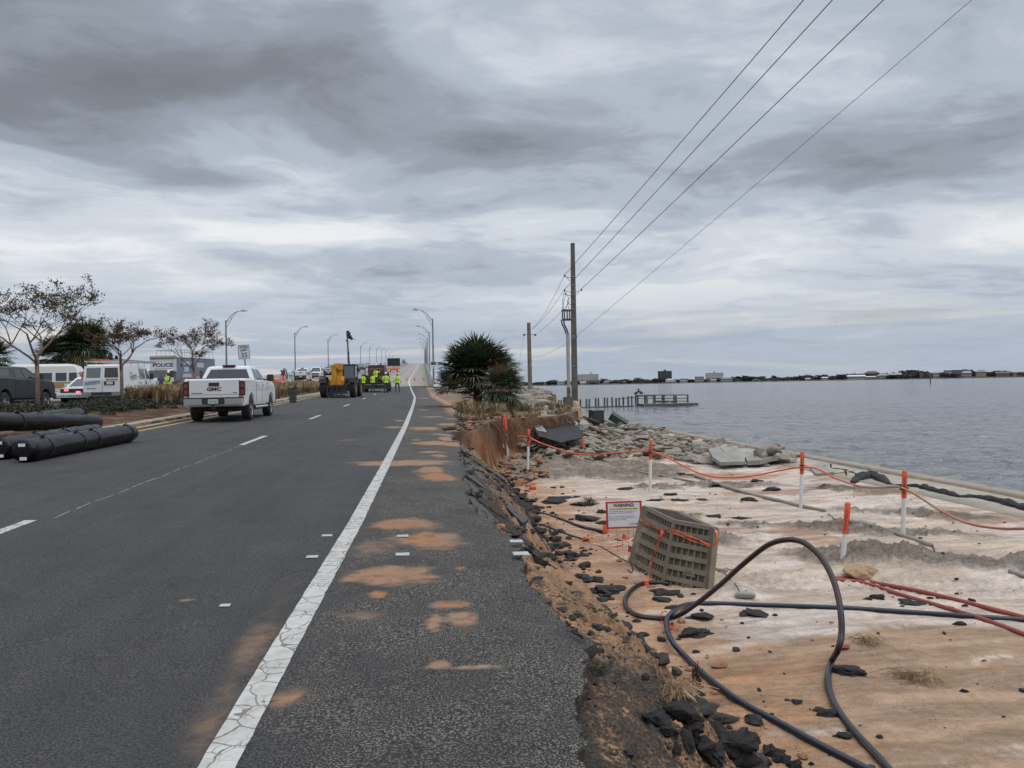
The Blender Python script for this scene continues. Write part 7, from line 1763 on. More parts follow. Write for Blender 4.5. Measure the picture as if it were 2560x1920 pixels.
# ------------------------------------------------------------------ lamps
MLMP = mat('lamp_pole', (.20, .21, .225), .45, .5, var=.06, vs=1)
def lamp(loc, rz, h, label, group):
    o = thing('street_lamp', label, 'street lamp', loc, rz, group)
    mb = MB(); mb.tube([(0, 0, 0), (0, 0, h)], [.13, .085], 10); mb.build('pole', MLMP, o, smooth=True)
    mb = MB(); mb.box(-.22, .22, -.22, .22, 0, .25); mb.build('base', MLMP, o)
    mb = MB(); mb.tube(crom([(0, 0, h-.35), (.5, 0, h+.35), (1.0, 0, h+.85), (1.45, 0, h+1.08), (1.85, 0, h+1.12)], 4), .042, 6); mb.tube(crom([(0, 0, h-1.05), (.5, 0, h-.15), (1.0, 0, h+.6), (1.35, 0, h+1.02)], 4), .03, 6)
    for t in (.3, .62): mb.cyl((t, 0, h-.05+t*.75), (t+.08, 0, h-.58+t*1.05), .02, n=4)
    mb.build('arm', MLMP, o, smooth='all')
    mb = MB(); mb.loft([[(1.75, -.06, h+1.08), (1.75, .06, h+1.08), (1.75, .06, h+1.16), (1.75, -.06, h+1.16)], [(2.0, -.17, h+1.05), (2.0, .17, h+1.05), (2.0, .13, h+1.22), (2.0, -.13, h+1.22)], [(2.55, -.15, h+1.08), (2.55, .15, h+1.08), (2.55, .10, h+1.18), (2.55, -.10, h+1.18)]]); mb.cyl((2.1, 0, h+1.2), (2.1, 0, h+1.32), .05, n=6); mb.build('lamp_head', MLMP, o)
    return o
LG, RG = 'street lamps along the left side of the bridges', 'street lamps along the right side of the bridge'
L0 = lamp((-24.0, 105, pf(105)+.3), 0, 8.15, 'street lamp nearest the camera on the left, rising behind the white pickup', None)
R0_ = lamp((1.32, 105, pf(105)+.1), PI, 8.3, 'street lamp nearest the camera on the right, carrying a small sign', None)
mb = MB(); mb.box(-.45, .45, -.3, .3, 1.95, 2.5); mb.build('control_box', mat('box_green', (.09, .12, .10), .6), L0)
for k in range(1, 11):
    Y = 105+55*k
    for src, x, dz, rz, g_, sd_ in ((L0, -24.0+.02*k, .35, 0, LG, 'left'), (R0_, 1.32, .1, PI, RG, 'right')):
        o = src.copy(); COL.objects.link(o); o.location = (x, Y, pf(Y)+dz); o['group'] = g_
        o['label'] = '%s street lamp of the %s row, %s' % (['', 'second', 'third', 'fourth', 'fifth', 'sixth', 'seventh', 'eighth', 'ninth', 'tenth', 'eleventh'][k], sd_, 'counting up the bridge from the camera')
        for ch in KIDS[src.name]:
            if ch.name.startswith(('control', 'sign')): continue
            c = ch.copy(); COL.objects.link(c); c.parent = o
L0['group'] = LG; R0_['group'] = RG
zs = aty(1081, 921, 104.7).z-R0_.location.z
mb = MB(); mb.box(-.33, .33, .14, .16, zs, zs+.85); sg = mb.build('sign_plate', MSW, R0_)
mb = MB(); mb.box(-.30, .30, .16, .168, zs+.45, zs+.82); mb.build('sign_band', MSK, sg)
mb = MB(); mb.box(-.05, .05, .168, .172, zs+.55, zs+.75); mb.box(-.14, -.07, .168, .172, zs+.6, zs+.75); mb.box(-.2, .2, .16, .165, zs+.12, zs+.16); mb.box(-.2, .15, .16, .165, zs+.24, zs+.28); mb.build('sign_mark', mat('sign_grey2', (.22, .24, .26), .6), sg)
# ------------------------------------------------------------------ signs
def speed_sign(loc, rz, tilt, h, label, lines, sc=1.0, dig=(0, 0)):
    o = thing('speed_limit_sign', label, 'road sign', loc, (0, tilt, rz)); w_, t_ = .61*sc, .76*sc
    mb = MB(); mb.box(-.035, .035, 0, .03, -.1, h); mb.build('post', MMET, o)
    mb = MB(); mb.box(-w_/2, w_/2, -.012, 0, h-.12, h-.12+t_); pl = mb.build('panel', MSW, o); c = h-.12+t_/2
    mb = MB(); q = .018*sc; x, z0, z1 = w_/2-.02, h-.12+.02, h-.12+t_-.02
    for a in ((-x, x, z1-q, z1), (-x, x, z0, z0+q), (-x, -x+q, z0+q, z1-q), (x-q, x, z0+q, z1-q)): mb.box(a[0], a[1], -.016, -.012, a[2], a[3])
    mb.build('border', MSK, pl)
    for s_, sz, dx, dz in lines: lettering(s_, sz*sc, MSK, pl, Matrix.Translation((dx*sc, -.016, c+dz*sc)) @ FACE_CAM, .0022*sc, .001)
    return o
p = aty(620, 940, 45); gzz = gz(p.x, p.y); b_ = Vector((p.x, 45, gzz)); t_ = aty(610, 880, 45)
hz_ = (t_-b_).length; an = math.atan2(t_.x-b_.x, t_.z-b_.z)
speed_sign(b_, 0, an, hz_-.26, 'leaning speed limit 35 sign standing above the white pickup roof', [('SPEED', .165, 0, .25), ('LIMIT', .165, 0, .095), ('35', .36, .0, -.17)])
b_ = aty(727, 962, 84); speed_sign(Vector((b_.x, 84, aty(727, 955, 84).z-.35)), 0, .02, .47, 'low speed limit sign sunk in the dry grass left of the grey bins', [('SPEED', .165, 0, .25), ('LIMIT', .165, 0, .095), ('5', .36, .12, -.17)], 1.0)
b_ = aty(774, 955, 100); speed_sign(Vector((b_.x, 100, aty(774, 948, 100).z-.6)), 0, -.07, .72, 'low tilted speed limit sign in front of the far white pickup', [('SPEED', .165, 0, .25), ('LIMIT', .165, 0, .095), ('5', .36, .12, -.17)], 1.1)
# wooden bollard, crates, cones
p = aty(505, 985, 50); b_ = Vector((p.x, 50, gz(p.x, 50))); mb = MB(); h_ = aty(505, 924, 50).z-b_.z; mb.tube([(0, 0, -.2), (0, 0, h_-.06), (0, 0, h_)], [.11, .11, .06], 10); o = mb.build('wooden_post', mat('post_brown', (.12, .08, .07), .9), smooth=True); o.location = b_; tag(o, 'brown round topped wooden post left of the white pickup cab', 'post')
pb_ = atroad(731, 1007); CR_ = mat('crate_grey', (.045, .05, .055), .6, var=.15, vs=4)
for i, (z, l) in enumerate(((0, 'bottom grey plastic crate of the stack on the kerb'), (.29, 'middle grey plastic crate of the stack on the kerb'), (.58, 'top grey plastic crate of the stack on the kerb'))):
    o = thing('crate', l, 'crate', (pb_.x, pb_.y+.25, pf(pb_.y)+.10+z), .12+.06*i, 'grey crates stacked on the kerb'); mb = MB(); mb.loft([[(-.19, -.24, 0), (.19, -.24, 0), (.19, .24, 0), (-.19, .24, 0)], [(-.21, -.26, .28), (.21, -.26, .28), (.21, .26, .28), (-.21, .26, .28)]]); mb.build('bin', CR_, o); mb = MB(); mb.box(-.225, .225, -.275, .275, .235, .283); mb.build('rim', MBPL, o)
MCN = mat('cone_orange', (.70, .10, .035), .5, var=.05, vs=3); MCNW = mat('cone_white', (.6, .6, .6), .4)
def cone(loc, label, group, h=.72):
    o = thing('traffic_cone', label, 'traffic cone', loc, 0, group); mb = MB(); mb.box(-.19, .19, -.19, .19, 0, .035); mb.tube([(0, 0, .03), (0, 0, h)], [.14, .03], 12); mb.build('body', MCN, o, smooth=True)
    for z0, z1 in ((.52, .66), (.78, .86)): mb = MB(); r = lambda t: .14-.11*t+.004; mb.tube([(0, 0, .03+(h-.03)*z0), (0, 0, .03+(h-.03)*z1)], [r(z0), r(z1)], 12); mb.build('reflective_band', MCNW, o, smooth=True)
    return o
for px, l in ((1017, 'left'), (1037, 'middle'), (1059, 'right')):
    x = aty(px, 948, 127).x; cone((x, 127, pf(127)+.02), '%s one of the three orange cones across the bridge entrance' % l, 'three cones across the bridge entrance', .78)
for i, (px, Y, l) in enumerate(((683, 96, 'leftmost'), (688, 94, 'second'), (692, 96, 'third'), (696, 94, 'rightmost'))): cone((aty(px, 950, Y).x, Y, aty(px, 957-(i % 2), Y).z-.02), '%s orange cone of the cluster of four in the median grass' % l, 'cluster of four cones in the median', .72)
for i, (px, Y, l) in enumerate(((705, 99, 'left'), (711, 98, 'right'))): cone((aty(px, 950, Y).x, Y, aty(px, 953, Y).z), '%s of the two cones beside the rusty machine' % l, 'pair of cones beside the rusty machine', .72)
x = aty(799, 945, 130).x; cone((x, 130, aty(799, 946, 130).z), 'single cone standing before the bumper of the white suv', None, .74)
# rusty machine part
p = aty(711, 945, 108); o = thing('machinery', 'dark rusty brown piece of machinery behind the cones in the median', 'machinery', (p.x, 108, aty(711, 950, 108).z)); MRU = mat('rust', (.09, .045, .04), .85, var=.4, vs=4)
mb = MB(); mb.box(-.35, .1, -.3, .3, .1, 1.1, .03); mb.build('body', MRU, o); mb = MB(); mb.tube([(-.1, 0, .9), (.0, 0, 1.5), (.2, 0, 1.3), (.35, 0, .7), (.3, 0, .1)], .09, 6); mb.build('arm', MRU, o); mb = MB(); mb.box(-.45, .05, -.3, .3, 1.1, 1.25, .02); mb.build('hood', MRU, o)
# ------------------------------------------------------------------ black wrapped rolls
MROL = mat('black_wrap', (.004, .0042, .005), .26, var=.3, vs=3, bump=.02, bs=5, spec=.28); MTAP = mat('black_tape', (.008, .008, .008), .5)
def roll(p0, p1, r, label, bands, labels=False, dz=(0, 0)):
    a = atroad(*p0); b_ = atroad(*p1); a = Vector((a.x, a.y+.0, float(roadz(a.x, a.y))+r+dz[0])); b_ = Vector((b_.x, b_.y, float(roadz(b_.x, b_.y))+r+dz[1])); L = b_-a; n = 26; rr = random.Random(int(p0[1]))
    o = thing('wrapped_roll', label, 'roll', a-Vector((0, 0, r)), 0, 'black plastic wrapped rolls stacked by the kerb'); mb = MB(); rings = []
    t = L.normalized(); s_ = t.cross(Vector((0, 0, 1))).normalized(); u = s_.cross(t)
    for i in range(n+3):
        k = min(1, max(0, (i-1)/n)); e_ = {0: .55, n+2: .5}.get(i, .97 if i in (1, n+1) else 1)
        c = Vector((0, 0, r))+L*k; rings.append([c+(s_*math.cos(2*PI*q/16)+u*math.sin(2*PI*q/16))*r*e_*(1+.035*rr.gauss(0, 1)) for q in range(16)])
    mb.loft(rings); mb.build('wrap', MROL, o, smooth='all')
    for k in bands:
        c = Vector((0, 0, r))+L*k; mb = MB(); mb.tube([c-t*.05+s_*.02, c+t*.05-s_*.01], r*1.035, 16); mb.build('tape_band', MTAP, o)
        mb = MB(); mb.plate(c+u*r*1.05-t*.08, c+u*r*1.05+t*.10, c+u*r*1.22+t*.06+s_*.05, c+u*r*1.18-t*.05+s_*.07, .01); mb.build('torn_wrap', MTAP, o)
    if labels:
        for (ds, du) in ((.0, .11), (.02, -.13)): c = Vector((0, 0, r))-t*.03; nn = -t; q = [c+s_*(ds+x)+u*(du+z)-t*.012 for x, z in ((-.06, -.028), (.06, -.028), (.06, .028), (-.06, .028))]; mb = MB(); mb.plate(q[0], q[1], q[2], q[3], .004); mb.build('paper_label', MSW, o)
    return o
roll((58, 1157), (326, 1104), .205, 'front black wrapped roll on the asphalt with white paper labels on its near end', (.14, .42, .56, .93), True)
roll((0, 1150), (238, 1103), .205, 'black wrapped roll just behind the front one, mostly hidden', (.3, .6), True)
roll((-40, 1112), (240, 1079), .215, 'top black wrapped roll lying across behind the two front ones', (.25,), False, (.30, .04))
roll((-30, 1092), (196, 1060), .20, 'rearmost black wrapped roll against the mulch of the median', (.5,), False, (.12, .12))
# ------------------------------------------------------------------ work machines
MYLW = mat('machine_yellow', (.50, .235, .02), .45, var=.08, vs=2, dirt=((.25, .15, .05), 2, .6)); MMBK = mat('machine_black', (.025, .025, .027), .6, var=.3, vs=4); MMAR = mat('maroon', (.075, .022, .022), .6, var=.3, vs=2, dirt=((.12, .08, .07), 1.5, .55)); MYRM = mat('rim_orange', (.42, .20, .07), .6)
TH = thing('telehandler', 'yellow telescopic handler seen from behind with a black cab and big lugged tyres', 'telehandler', (-5.98, 61.0, pf(61)+.06), math.radians(-3))
for y_ in (-.6, 2.3):
    for x in (-1.06, 1.02): wheel(TH, x, y_, .66, .42, .5, True, MYRM)
mb = MB(); mb.box(-.8, .8, -1.1, 3.0, .45, .95, .04); mb.box(-.6, .6, -1.3, -1.0, .3, .8); mb.build('chassis', MMBK, TH)
mb = MB(); mb.prism([(-1.15, .85), (-1.2, 1.25), (-.9, 1.50), (2.6, 1.55), (2.8, .85)], -.62, .42, .08); mb.build('hood', MYLW, TH, smooth=True)
mb = MB(); mb.box(-.42, -.08, -1.25, -.85, .9, 2.22, .03); mb.box(-.06, .25, -1.2, -.8, .9, 1.45, .03); mb.box(-.30, .32, -1.05, 3.3, 1.95, 2.42, .04); mb.box(-.1, .28, -.9, .2, 1.5, 2.0, .03); mb.build('boom', MYLW, TH)
mb = MB(); mb.box(-.45, .05, -1.27, -.84, 2.05, 2.25); mb.box(-.45, -.05, -1.3, -1.25, 2.22, 2.27); mb.build('boom_pivot', MYLW, TH)
R0, R1 = ghouse(.0, .0, 0, 0, 0, 0, 0, .1, MMBK, TH, 'pivot') if False else (None, None)
mb = MB()
for x0 in (.32, 1.12):
    for y0 in (-.5, .95): mb.box(x0-.04, x0+.04, y0-.04, y0+.04, 1.0, 2.32)
mb.box(.28, 1.16, -.55, 1.0, 2.28, 2.38, .03); mb.box(.28, 1.16, -.54, 1.0, 1.0, 1.32); mb.build('cab', MMBK, TH)
mb = MB(); mb.box(.36, 1.08, -.51, -.50, 1.34, 2.27); mb.box(1.10, 1.12, -.44, .9, 1.34, 2.27); mb.box(.36, 1.08, .94, .95, 1.34, 2.27); mb.build('cab_glass', MGLL, TH)
mb = MB(); mb.box(.55, .85, -.1, .1, 1.2, 1.9, .04); mb.build('seat', MMBK, TH)
for x in (-1.06, 1.02): mb = MB(); mb.prism([(-1.35, 1.05), (-1.3, 1.36), (-1.05, 1.46), (-.2, 1.46), (.05, 1.30), (.0, 1.26), (-.25, 1.38), (-1.0, 1.38), (-1.22, 1.30), (-1.28, 1.05)], x-.23, x+.23); mb.build('mudguard', MMBK, TH)
mb = MB(); mb.box(-.75, .5, -1.5, -1.4, .78, .86); mb.box(-.7, .55, -1.48, -1.40, .10, .20)
for x in (-.7, -.35, 0, .3): mb.box(x-.04, x+.04, -1.5, -1.42, .12, .82)
for x in (-.55, -.1, .35): mb.cyl((x, -1.46, .86), (x, -1.5, 1.18), .015, n=5)
mb.box(-.8, .7, -1.45, -1.15, .25, .38); mb.build('rear_frame', MMBK, TH)
mb = MB(); mb.cyl((1.2, -.3, 2.0), (1.38, -.3, 2.05), .03, n=6); mb.box(1.32, 1.42, -.34, -.28, 1.75, 2.1); mb.build('mirror', MMBK, TH); mb = MB(); mb.box(-.95, -.85, -1.15, -1.05, 1.4, 1.72); mb.box(-.98, -.86, -1.2, -1.1, 1.70, 1.95, .02); mb.build('work_light', MMBK, TH)
PVR = thing('asphalt_paver', 'maroon paving machine with hoses and a raised box, workers gathered behind it', 'paving machine', (-4.35, 79.5, pf(79.5)+.08), 0)
mb = MB(); mb.box(-.75, .75, -1.2, 2.6, 1.45, 2.45, .04); bx = mb.build('upper_box', MMAR, PVR); lettering('BLAW-KNOX', .20, mat('faded_print', (.30, .22, .2), .7), bx, Matrix.Translation((0, -1.206, 2.1)) @ FACE_CAM, .003, .002)
mb = MB(); mb.box(-.2, .25, -1.21, -1.2, 1.75, 1.79); mb.build('trim', MSIL, bx)
mb = MB(); mb.box(-1.25, 1.1, -1.6, 2.9, .55, 1.5, .05); mb.box(-1.32, -.95, -1.7, -.9, .6, 1.6, .03); mb.box(.75, 1.2, -1.7, -.8, .7, 1.75, .03); mb.build('hull', MMAR, PVR)
mb = MB(); mb.box(-1.3, 1.15, -2.1, -1.55, .25, .48); mb.box(-1.0, .9, -1.9, -1.6, .48, .62); mb.build('screed', MMBK, PVR)
mb = MB(); mb.box(-1.1, 1.0, -2.12, -2.09, .62, .66); mb.build('step_rail', MSIL, PVR)
for x in (-1.15, 1.05):
    for y_ in (-.2, 2.0): wheel(PVR, x, y_, .45, .36, .5, False, MMAR)
for k in range(6): a = -.7+.28*k; mb = MB(); mb.tube(crom([(a, -1.2, 1.5), (a+.05, -1.45, 1.2), (a-.08, -1.6, .95), (a+.1, -1.62, .7)], 4), .03, 5); mb.build('hose', MMBK, PVR, smooth=True)
mb = MB(); mb.box(-.45, .15, -1.75, -1.6, .9, 1.25, .02); mb.box(.3, .7, -1.75, -1.6, 1.1, 1.45, .02); mb.build('control_panel', mat('panel_grey', (.17, .13, .12), .6), PVR)
mb = MB()
for x in (-1.05, .95): mb.cyl((x, -.9, 1.5), (x, -.9, 2.2), .03, n=5)
mb.build('canopy_post', MMBK, PVR)
# light tower and message board
q0 = aty(873, 915, 85); LT = thing('light_tower', 'leaning mast with a cluster of floodlights rising behind the telehandler', 'light tower', (q0.x, 85, pf(85)))
mb = MB(); t_ = aty(866.5, 828, 85)-LT.location; m_ = aty(870, 872, 85)-LT.location; mb.box(-.4, .4, -.8, .8, .3, .9, .03); mb.build('trailer', MMBK, LT); mb = MB(); mb.tube([(.1, 0, .8), m_, t_], [.09, .07, .05], 8); mb.build('mast', MMBK, LT, smooth=True)
for dx, dz in ((.08, -.05), (.2, -.22), (.05, -.35), (.30, -.5), (.42, -.72), (.18, -.62)): mb = MB(); c = t_+Vector((dx, 0, dz)); mb.tube([c+Vector((-.08, .05, .04)), c, c+Vector((.1, -.1, -.05))], [.03, .12, .15], 8); mb.build('floodlight', MMBK, LT)
mb = MB(); c = aty(868, 852, 85)-LT.location; mb.box(c.x-.12, c.x+.08, -.1, .1, c.z-.08, c.z+.08); c = aty(871, 883, 85)-LT.location; mb.box(c.x-.1, c.x+.1, -.1, .1, c.z-.06, c.z+.06); mb.build('bracket', MMBK, LT)
VM = thing('message_board', 'black electronic message board trailer between striped orange barrels on the bridge', 'message board', (aty(985, 950, 205).x, 205, pf(205)+.02))
pz = aty(985, 915, 205).z-VM.location.z; ptz = aty(985, 895.5, 205).z-VM.location.z
mb = MB(); mb.box(-1.55, 1.55, -.1, .1, pz, ptz, .02); pn = mb.build('panel', MSK, VM); mb = MB()
for k, (x, z) in enumerate([(a*.22-.1, b*.2) for a in range(4) for b in range(3)]): mb.box(x-.07, x+.07, -.108, -.1, pz+.75+z, pz+.84+z)
mb.build('lit_characters', mat('amber', (.10, .035, .015), .5), pn)
mb = MB(); mb.cyl((0, 0, .5), (0, 0, pz), .08, n=8); mb.box(-.9, .9, -.6, .6, .45, .75, .03); mb.box(-1.4, 1.4, -.05, .05, .78, .9); mb.box(-1.4, 1.4, -.45, -.38, .45, .62); mb.build('trailer', MCN, VM)
for x in (-.8, .8): wheel(VM, x, 0, .3, .2)
for i, x in enumerate((-1.25, 1.25)):
    o = thing('traffic_barrel', '%s striped barrel beside the message board' % ('left' if i == 0 else 'right'), 'traffic barrel', (VM.location.x+x, 204.2, VM.location.z), 0, 'barrels beside the message board'); mb = MB(); mb.tube([(0, 0, 0), (0, 0, .95)], [.32, .25], 12); mb.build('body', MCN, o, smooth=True)
    for z0 in (.2, .5): mb = MB(); mb.tube([(0, 0, z0), (0, 0, z0+.14)], [.32-.07*z0+.006, .32-.07*(z0+.14)+.006], 12); mb.build('reflective_band', MCNW, o, smooth=True)
for i, (px, Y) in enumerate(((950, 240), (957, 250), (942, 232))):
    o = thing('traffic_barrel', '%s orange barrel of three on the far bridge above the paver' % ('middle', 'right', 'left')[i], 'traffic barrel', (aty(px, 910, Y).x, Y, pf(Y)+.32), 0, 'barrels on the far bridge'); mb = MB(); mb.tube([(0, 0, 0), (0, 0, 1.0)], [.32, .25], 10); mb.build('body', MCN, o, smooth=True); mb = MB(); mb.tube([(0, 0, .4), (0, 0, .55)], [.30, .29], 10); mb.build('reflective_band', MCNW, o, smooth=True)
# ------------------------------------------------------------------ people
MSKN = mat('skin', (.30, .16, .10), .6); MHIV = mat('hi_vis', (.50, .85, .04), .6, var=.12, vs=7, emit=None); MJEA = mat('jeans', (.03, .045, .075), .85, var=.15, vs=8); MBOO = mat('boots', (.03, .025, .022), .8); MHAIR = mat('hair', (.025, .02, .018), .8); MDRK = mat('dark_shirt', (.03, .035, .05), .8); MREF = mat('reflective', (.14, .15, .13), .5); MNAV = mat('navy', (.05, .055, .10), .8); MHELM = mat('helmet_white', (.65, .66, .66), .35)
def person(label, loc, rz, pose, top=MHIV, legs=MJEA, sleeves=None, vest=False, hat=None, hair=MHAIR, H=1.76, shift=0.0, skin=MSKN, group='workers gathered behind the paving machine'):
    o = thing('person', label, 'person', loc, rz, group); s_ = H/1.76
    J = {}
    def j(n, x, y_, z, r): J[n] = (Vector((x, y_, z))*s_, r*s_)
    j('pel', 0, 0, .96, .145); j('wai', 0, 0, 1.10, .132); j('che', 0, .01, 1.30, .158); j('nk0', 0, .0, 1.46, .07); j('nk1', 0, .015, 1.52, .057)
    j('hd0', 0, .02, 1.60, .082); j('hd1', 0, .015, 1.69, .078)
    st = pose.get('stance', .11); fw = pose.get('stride', 0)
    for sd_, q in (('L', -1), ('R', 1)):
        j('hip'+sd_, q*.085, 0, .90, .105); j('kne'+sd_, q*(st+.01), .02+q*fw*.5, .50, .068); j('ank'+sd_, q*(st+.02), -.02+q*fw, .10, .045); j('toe'+sd_, q*(st+.045), .14+q*fw, .045, .040)
        sh = Vector((q*.185, 0, 1.40)); J['sho'+sd_] = (sh*s_, .062*s_); el, ha = pose[sd_]
        J['elb'+sd_] = (Vector((q*el[0], el[1], el[2]))*s_, .045*s_); J['wri'+sd_] = (Vector((q*ha[0], ha[1], ha[2]))*s_, .030*s_)
        d = (J['wri'+sd_][0]-J['elb'+sd_][0]).normalized(); J['pal'+sd_] = (J['wri'+sd_][0]+d*.07*s_, .034*s_)
    ed = [('pel', 'wai'), ('wai', 'che'), ('che', 'nk0'), ('nk0', 'nk1'), ('nk1', 'hd0'), ('hd0', 'hd1')]
    for q in 'LR': ed += [('pel', 'hip'+q), ('hip'+q, 'kne'+q), ('kne'+q, 'ank'+q), ('ank'+q, 'toe'+q), ('che', 'sho'+q), ('sho'+q, 'elb'+q), ('elb'+q, 'wri'+q), ('wri'+q, 'pal'+q)]
    names = list(J); me_ = bpy.data.meshes.new('skel'); me_.from_pydata([J[n][0] for n in names], [(names.index(a), names.index(b)) for a, b in ed], []); ob = bpy.data.objects.new('skel', me_); COL.objects.link(ob)
    md = ob.modifiers.new('s', 'SKIN'); 
    for i, n in enumerate(names): r = J[n][1]; me_.skin_vertices[0].data[i].radius = (r*(1.22 if n in ('che', 'pel', 'wai') else 1), r*(.80 if n in ('che', 'pel', 'wai') else 1)); me_.skin_vertices[0].data[i].use_root = (n == 'pel')
    sb_ = ob.modifiers.new('u', 'SUBSURF'); sb_.levels = 1; dg = bpy.context.evaluated_depsgraph_get(); bm_ = bpy.data.meshes.new_from_object(ob.evaluated_get(dg)); bpy.data.objects.remove(ob)
    bm = bmesh.new(); bm.from_mesh(bm_)
    mb = MB()
    for q in 'LR':     # fingers and thumb, nose and ears
        w_, p_ = J['wri'+q][0], J['pal'+q][0]; d = (p_-w_).normalized(); sd3 = d.cross(Vector((0, 1, 0)));
        if sd3.length < .2: sd3 = d.cross(Vector((1, 0, 0)))
        sd3 = Vector((0, 1, 0)) if abs(d.y) < .7 else Vector((0, 0, 1)); sd3 = (sd3-d*sd3.dot(d)).normalized(); cu = d.cross(sd3)*(-1 if q == 'L' else 1)
        for k, L in enumerate((.068, .078, .072, .056)): b0 = p_+sd3*(k-1.5)*.018*s_; mb.tube([b0, b0+d*L*.55*s_+cu*.006, b0+d*L*s_+cu*.025*s_], [.0095*s_, .0085*s_, .006*s_], 5)
        b0 = w_+d*.03*s_-sd3*.028*s_; mb.tube([b0, b0-sd3*.022*s_+d*.03*s_, b0-sd3*.02*s_+d*.062*s_+cu*.01], [.011*s_, .010*s_, .007*s_], 5)
    hc = J['hd0'][0]; mb.tube([hc+Vector((0, .085, .02))*s_, hc+Vector((0, .115, -.01))*s_], [.010*s_, .016*s_], 5)
    for q in (-1, 1): mb.ball(hc+Vector((q*.088, .01, .01))*s_, (.012*s_, .02*s_, .032*s_), 6, 4)
    tm_ = mb.mesh('x'); bm.from_mesh(tm_)
    sl = sleeves or top; mats_ = [skin, top, legs, MBOO, sl, hair, MSK]
    bm.to_mesh(bm_); bm.free(); mi = []
    for p in bm_.polygons:
        c = p.center/s_; ax = abs(c.x); m_ = 1
        best = min(names, key=lambda n: (J[n][0]-p.center).length-J[n][1]*.5)
        if best[:3] in ('hd0', 'hd1', 'nk1') or c.z > 1.50 and ax < .12: m_ = 5 if (c.z > 1.60 and c.y < .06) or c.z > 1.70 else 0
        elif best[:3] in ('wri', 'pal'): m_ = 0
        elif best[:3] == 'elb': m_ = 4
        elif best[:3] in ('toe',) or (best[:3] == 'ank' and c.z < .14): m_ = 3
        elif best[:3] in ('kne', 'ank', 'hip') or (best == 'pel' and c.z < .97): m_ = 2
        if best[:3] == 'sho' and ax > .2: m_ = 4
        mi.append(m_)
    for m_ in mats_: bm_.materials.append(m_)
    bm_.polygons.foreach_set('material_index', mi); bm_.polygons.foreach_set('use_smooth', [True]*len(mi)); bm_.name = 'body'
    b_ = bpy.data.objects.new('body', bm_); COL.objects.link(b_); b_.parent = o
    for q in (-1, 1): mb = MB(); mb.ball(hc+Vector((q*.03, .078, .025))*s_, (.013*s_, .008*s_, .008*s_), 6, 4); mb.build('eye', MSW, o)
    def shell(z0, z1, gr, m_, name):
        mb = MB(); rs = []
        for k in range(5):
            z = z0+(z1-z0)*k/4; t = np.interp(z, [.86, .96, 1.1, 1.3, 1.42, 1.48], [.185, .185, .170, .205, .20, .12]); u = np.interp(z, [.86, 1.1, 1.3, 1.42, 1.48], [.135, .125, .145, .125, .09]); rs.append([((t+gr)*math.cos(a)*s_, (u+gr)*math.sin(a)*s_, z*s_) for a in [2*PI*i/14 for i in range(14)]])
        mb.loft(rs, False); return mb.build(name, m_, o, smooth='all')
    if vest: shell(.93, 1.47, .022, MHIV, 'vest'); shell(1.10, 1.15, .028, MREF, 'reflective_band')
    else:
        if top is MHIV: shell(.90, 1.45, .018, MHIV, 'jacket'); shell(1.08, 1.125, .026, MREF, 'reflective_band')
    if vest or top is MHIV:
        for q in (-1, 1): mb = MB(); mb.plate(Vector((q*.09-.02, -.155, 1.12))*s_, Vector((q*.09+.02, -.155, 1.12))*s_, Vector((q*.10+.02, -.165, 1.42))*s_, Vector((q*.10-.02, -.165, 1.42))*s_, .01); mb.build('reflective_strap', MREF, o)
    if hat:
        mb = MB(); c = hc+Vector((0, 0, .07))*s_; rs = []
        for k in range(5): a = k*PI/2/4.4; rs.append([c+Vector((math.cos(b)*.118*math.cos(a), math.sin(b)*.132*math.cos(a)-.0, .105*math.sin(a)))*s_ for b in [2*PI*i/12 for i in range(12)]])
        mb.loft([[c+Vector((math.cos(b)*.135, math.sin(b)*.15+.01, -.008))*s_ for b in [2*PI*i/12 for i in range(12)]]]+rs); mb.build('hard_hat', hat, o, smooth='all')
    return o
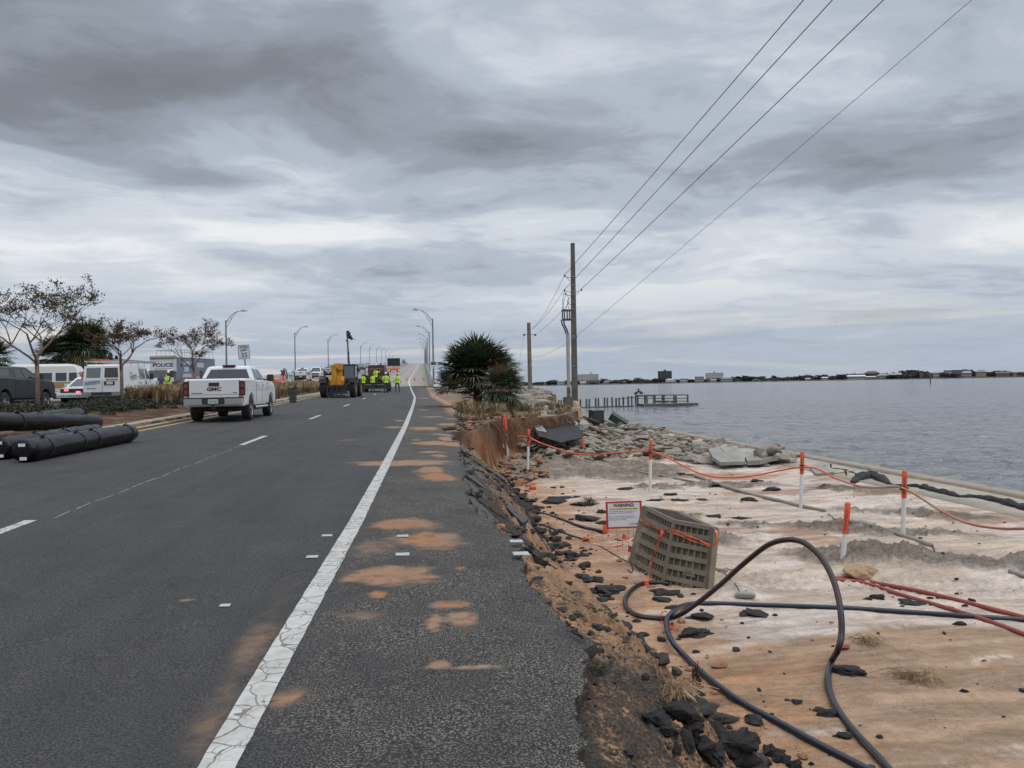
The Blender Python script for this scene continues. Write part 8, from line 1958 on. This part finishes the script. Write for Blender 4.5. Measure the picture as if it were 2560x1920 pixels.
DOWN = ((.235, -.02, 1.13), (.255, .04, .89)); FRONT = ((.24, .02, 1.14), (.14, .24, 1.10)); HIP = ((.30, -.05, 1.14), (.20, .05, .98)); UP = ((.26, .2, 1.32), (.2, .42, 1.42))
def wk(px, Y): return Vector((aty(px, 975, Y).x, Y, 0))
def zroad(p): return float(roadz(p.x, p.y))+.0
for (px, Y, lb, kw, rz) in ((840*0+680+1118/4.916, 75.5, 'worker in a hi vis jacket and pale cap, leftmost of the group behind the paver', dict(pose={'L': HIP, 'R': FRONT}, hat=mat('cap_grey', (.3, .29, .27), .7), legs=MJEA), -.1),
                            (680+1240/4.916, 76.0, 'worker in a hi vis vest over dark sleeves leaning at the paver controls', dict(pose={'L': FRONT, 'R': FRONT}, top=MDRK, vest=True), .15),
                            (680+1402/4.916, 72.5, 'worker in white hard hat and loose hi vis coat, one foot forward', dict(pose={'L': HIP, 'R': FRONT, 'stride': .13}, hat=MHELM, legs=MDRK, H=1.84), .1),
                            (680+1541/4.916, 76.5, 'bareheaded worker in hi vis T-shirt standing apart on the right, arms down', dict(pose={'L': ((.27, -.03, 1.15), (.31, .02, .92)), 'R': ((.28, -.03, 1.15), (.33, .02, .92)), 'stance': .14}, sleeves=None, H=1.78, skin=mat('skin_dark', (.09, .05, .035), .6)), 0)):
    p = wk(px, Y); p.z = zroad(p); person(lb, p, rz, **kw)
p = wk(680+1275/4.916, 77.2); p.z = zroad(p)+.52; person('worker in a hi vis top standing up on the paver, reaching over its controls', p, -.5, {'L': FRONT, 'R': UP}, legs=MDRK)
p = wk(420, 64); p = Vector((aty(420, 955, 62).x, 62, zl(62))); person('person in a yellow green vest and dark cap standing in front of the command truck', p, 2.5, {'L': FRONT, 'R': DOWN}, top=MDRK, vest=True, legs=MDRK, hat=mat('cap_brown', (.10, .04, .04), .7), group=None)
p = Vector((aty(403, 955, 64).x, 64, zl(64))); person('person in blue and dark clothing beside the command truck cab', p, .6, {'L': FRONT, 'R': FRONT}, top=MNAV, legs=MNAV, group=None)
p = Vector((aty(951.5, 905, 262).x, 262, pf(262)+.32)); person('distant dark figure walking on the far bridge deck', p, 0, {'L': DOWN, 'R': DOWN}, top=MDRK, legs=MDRK, group=None)
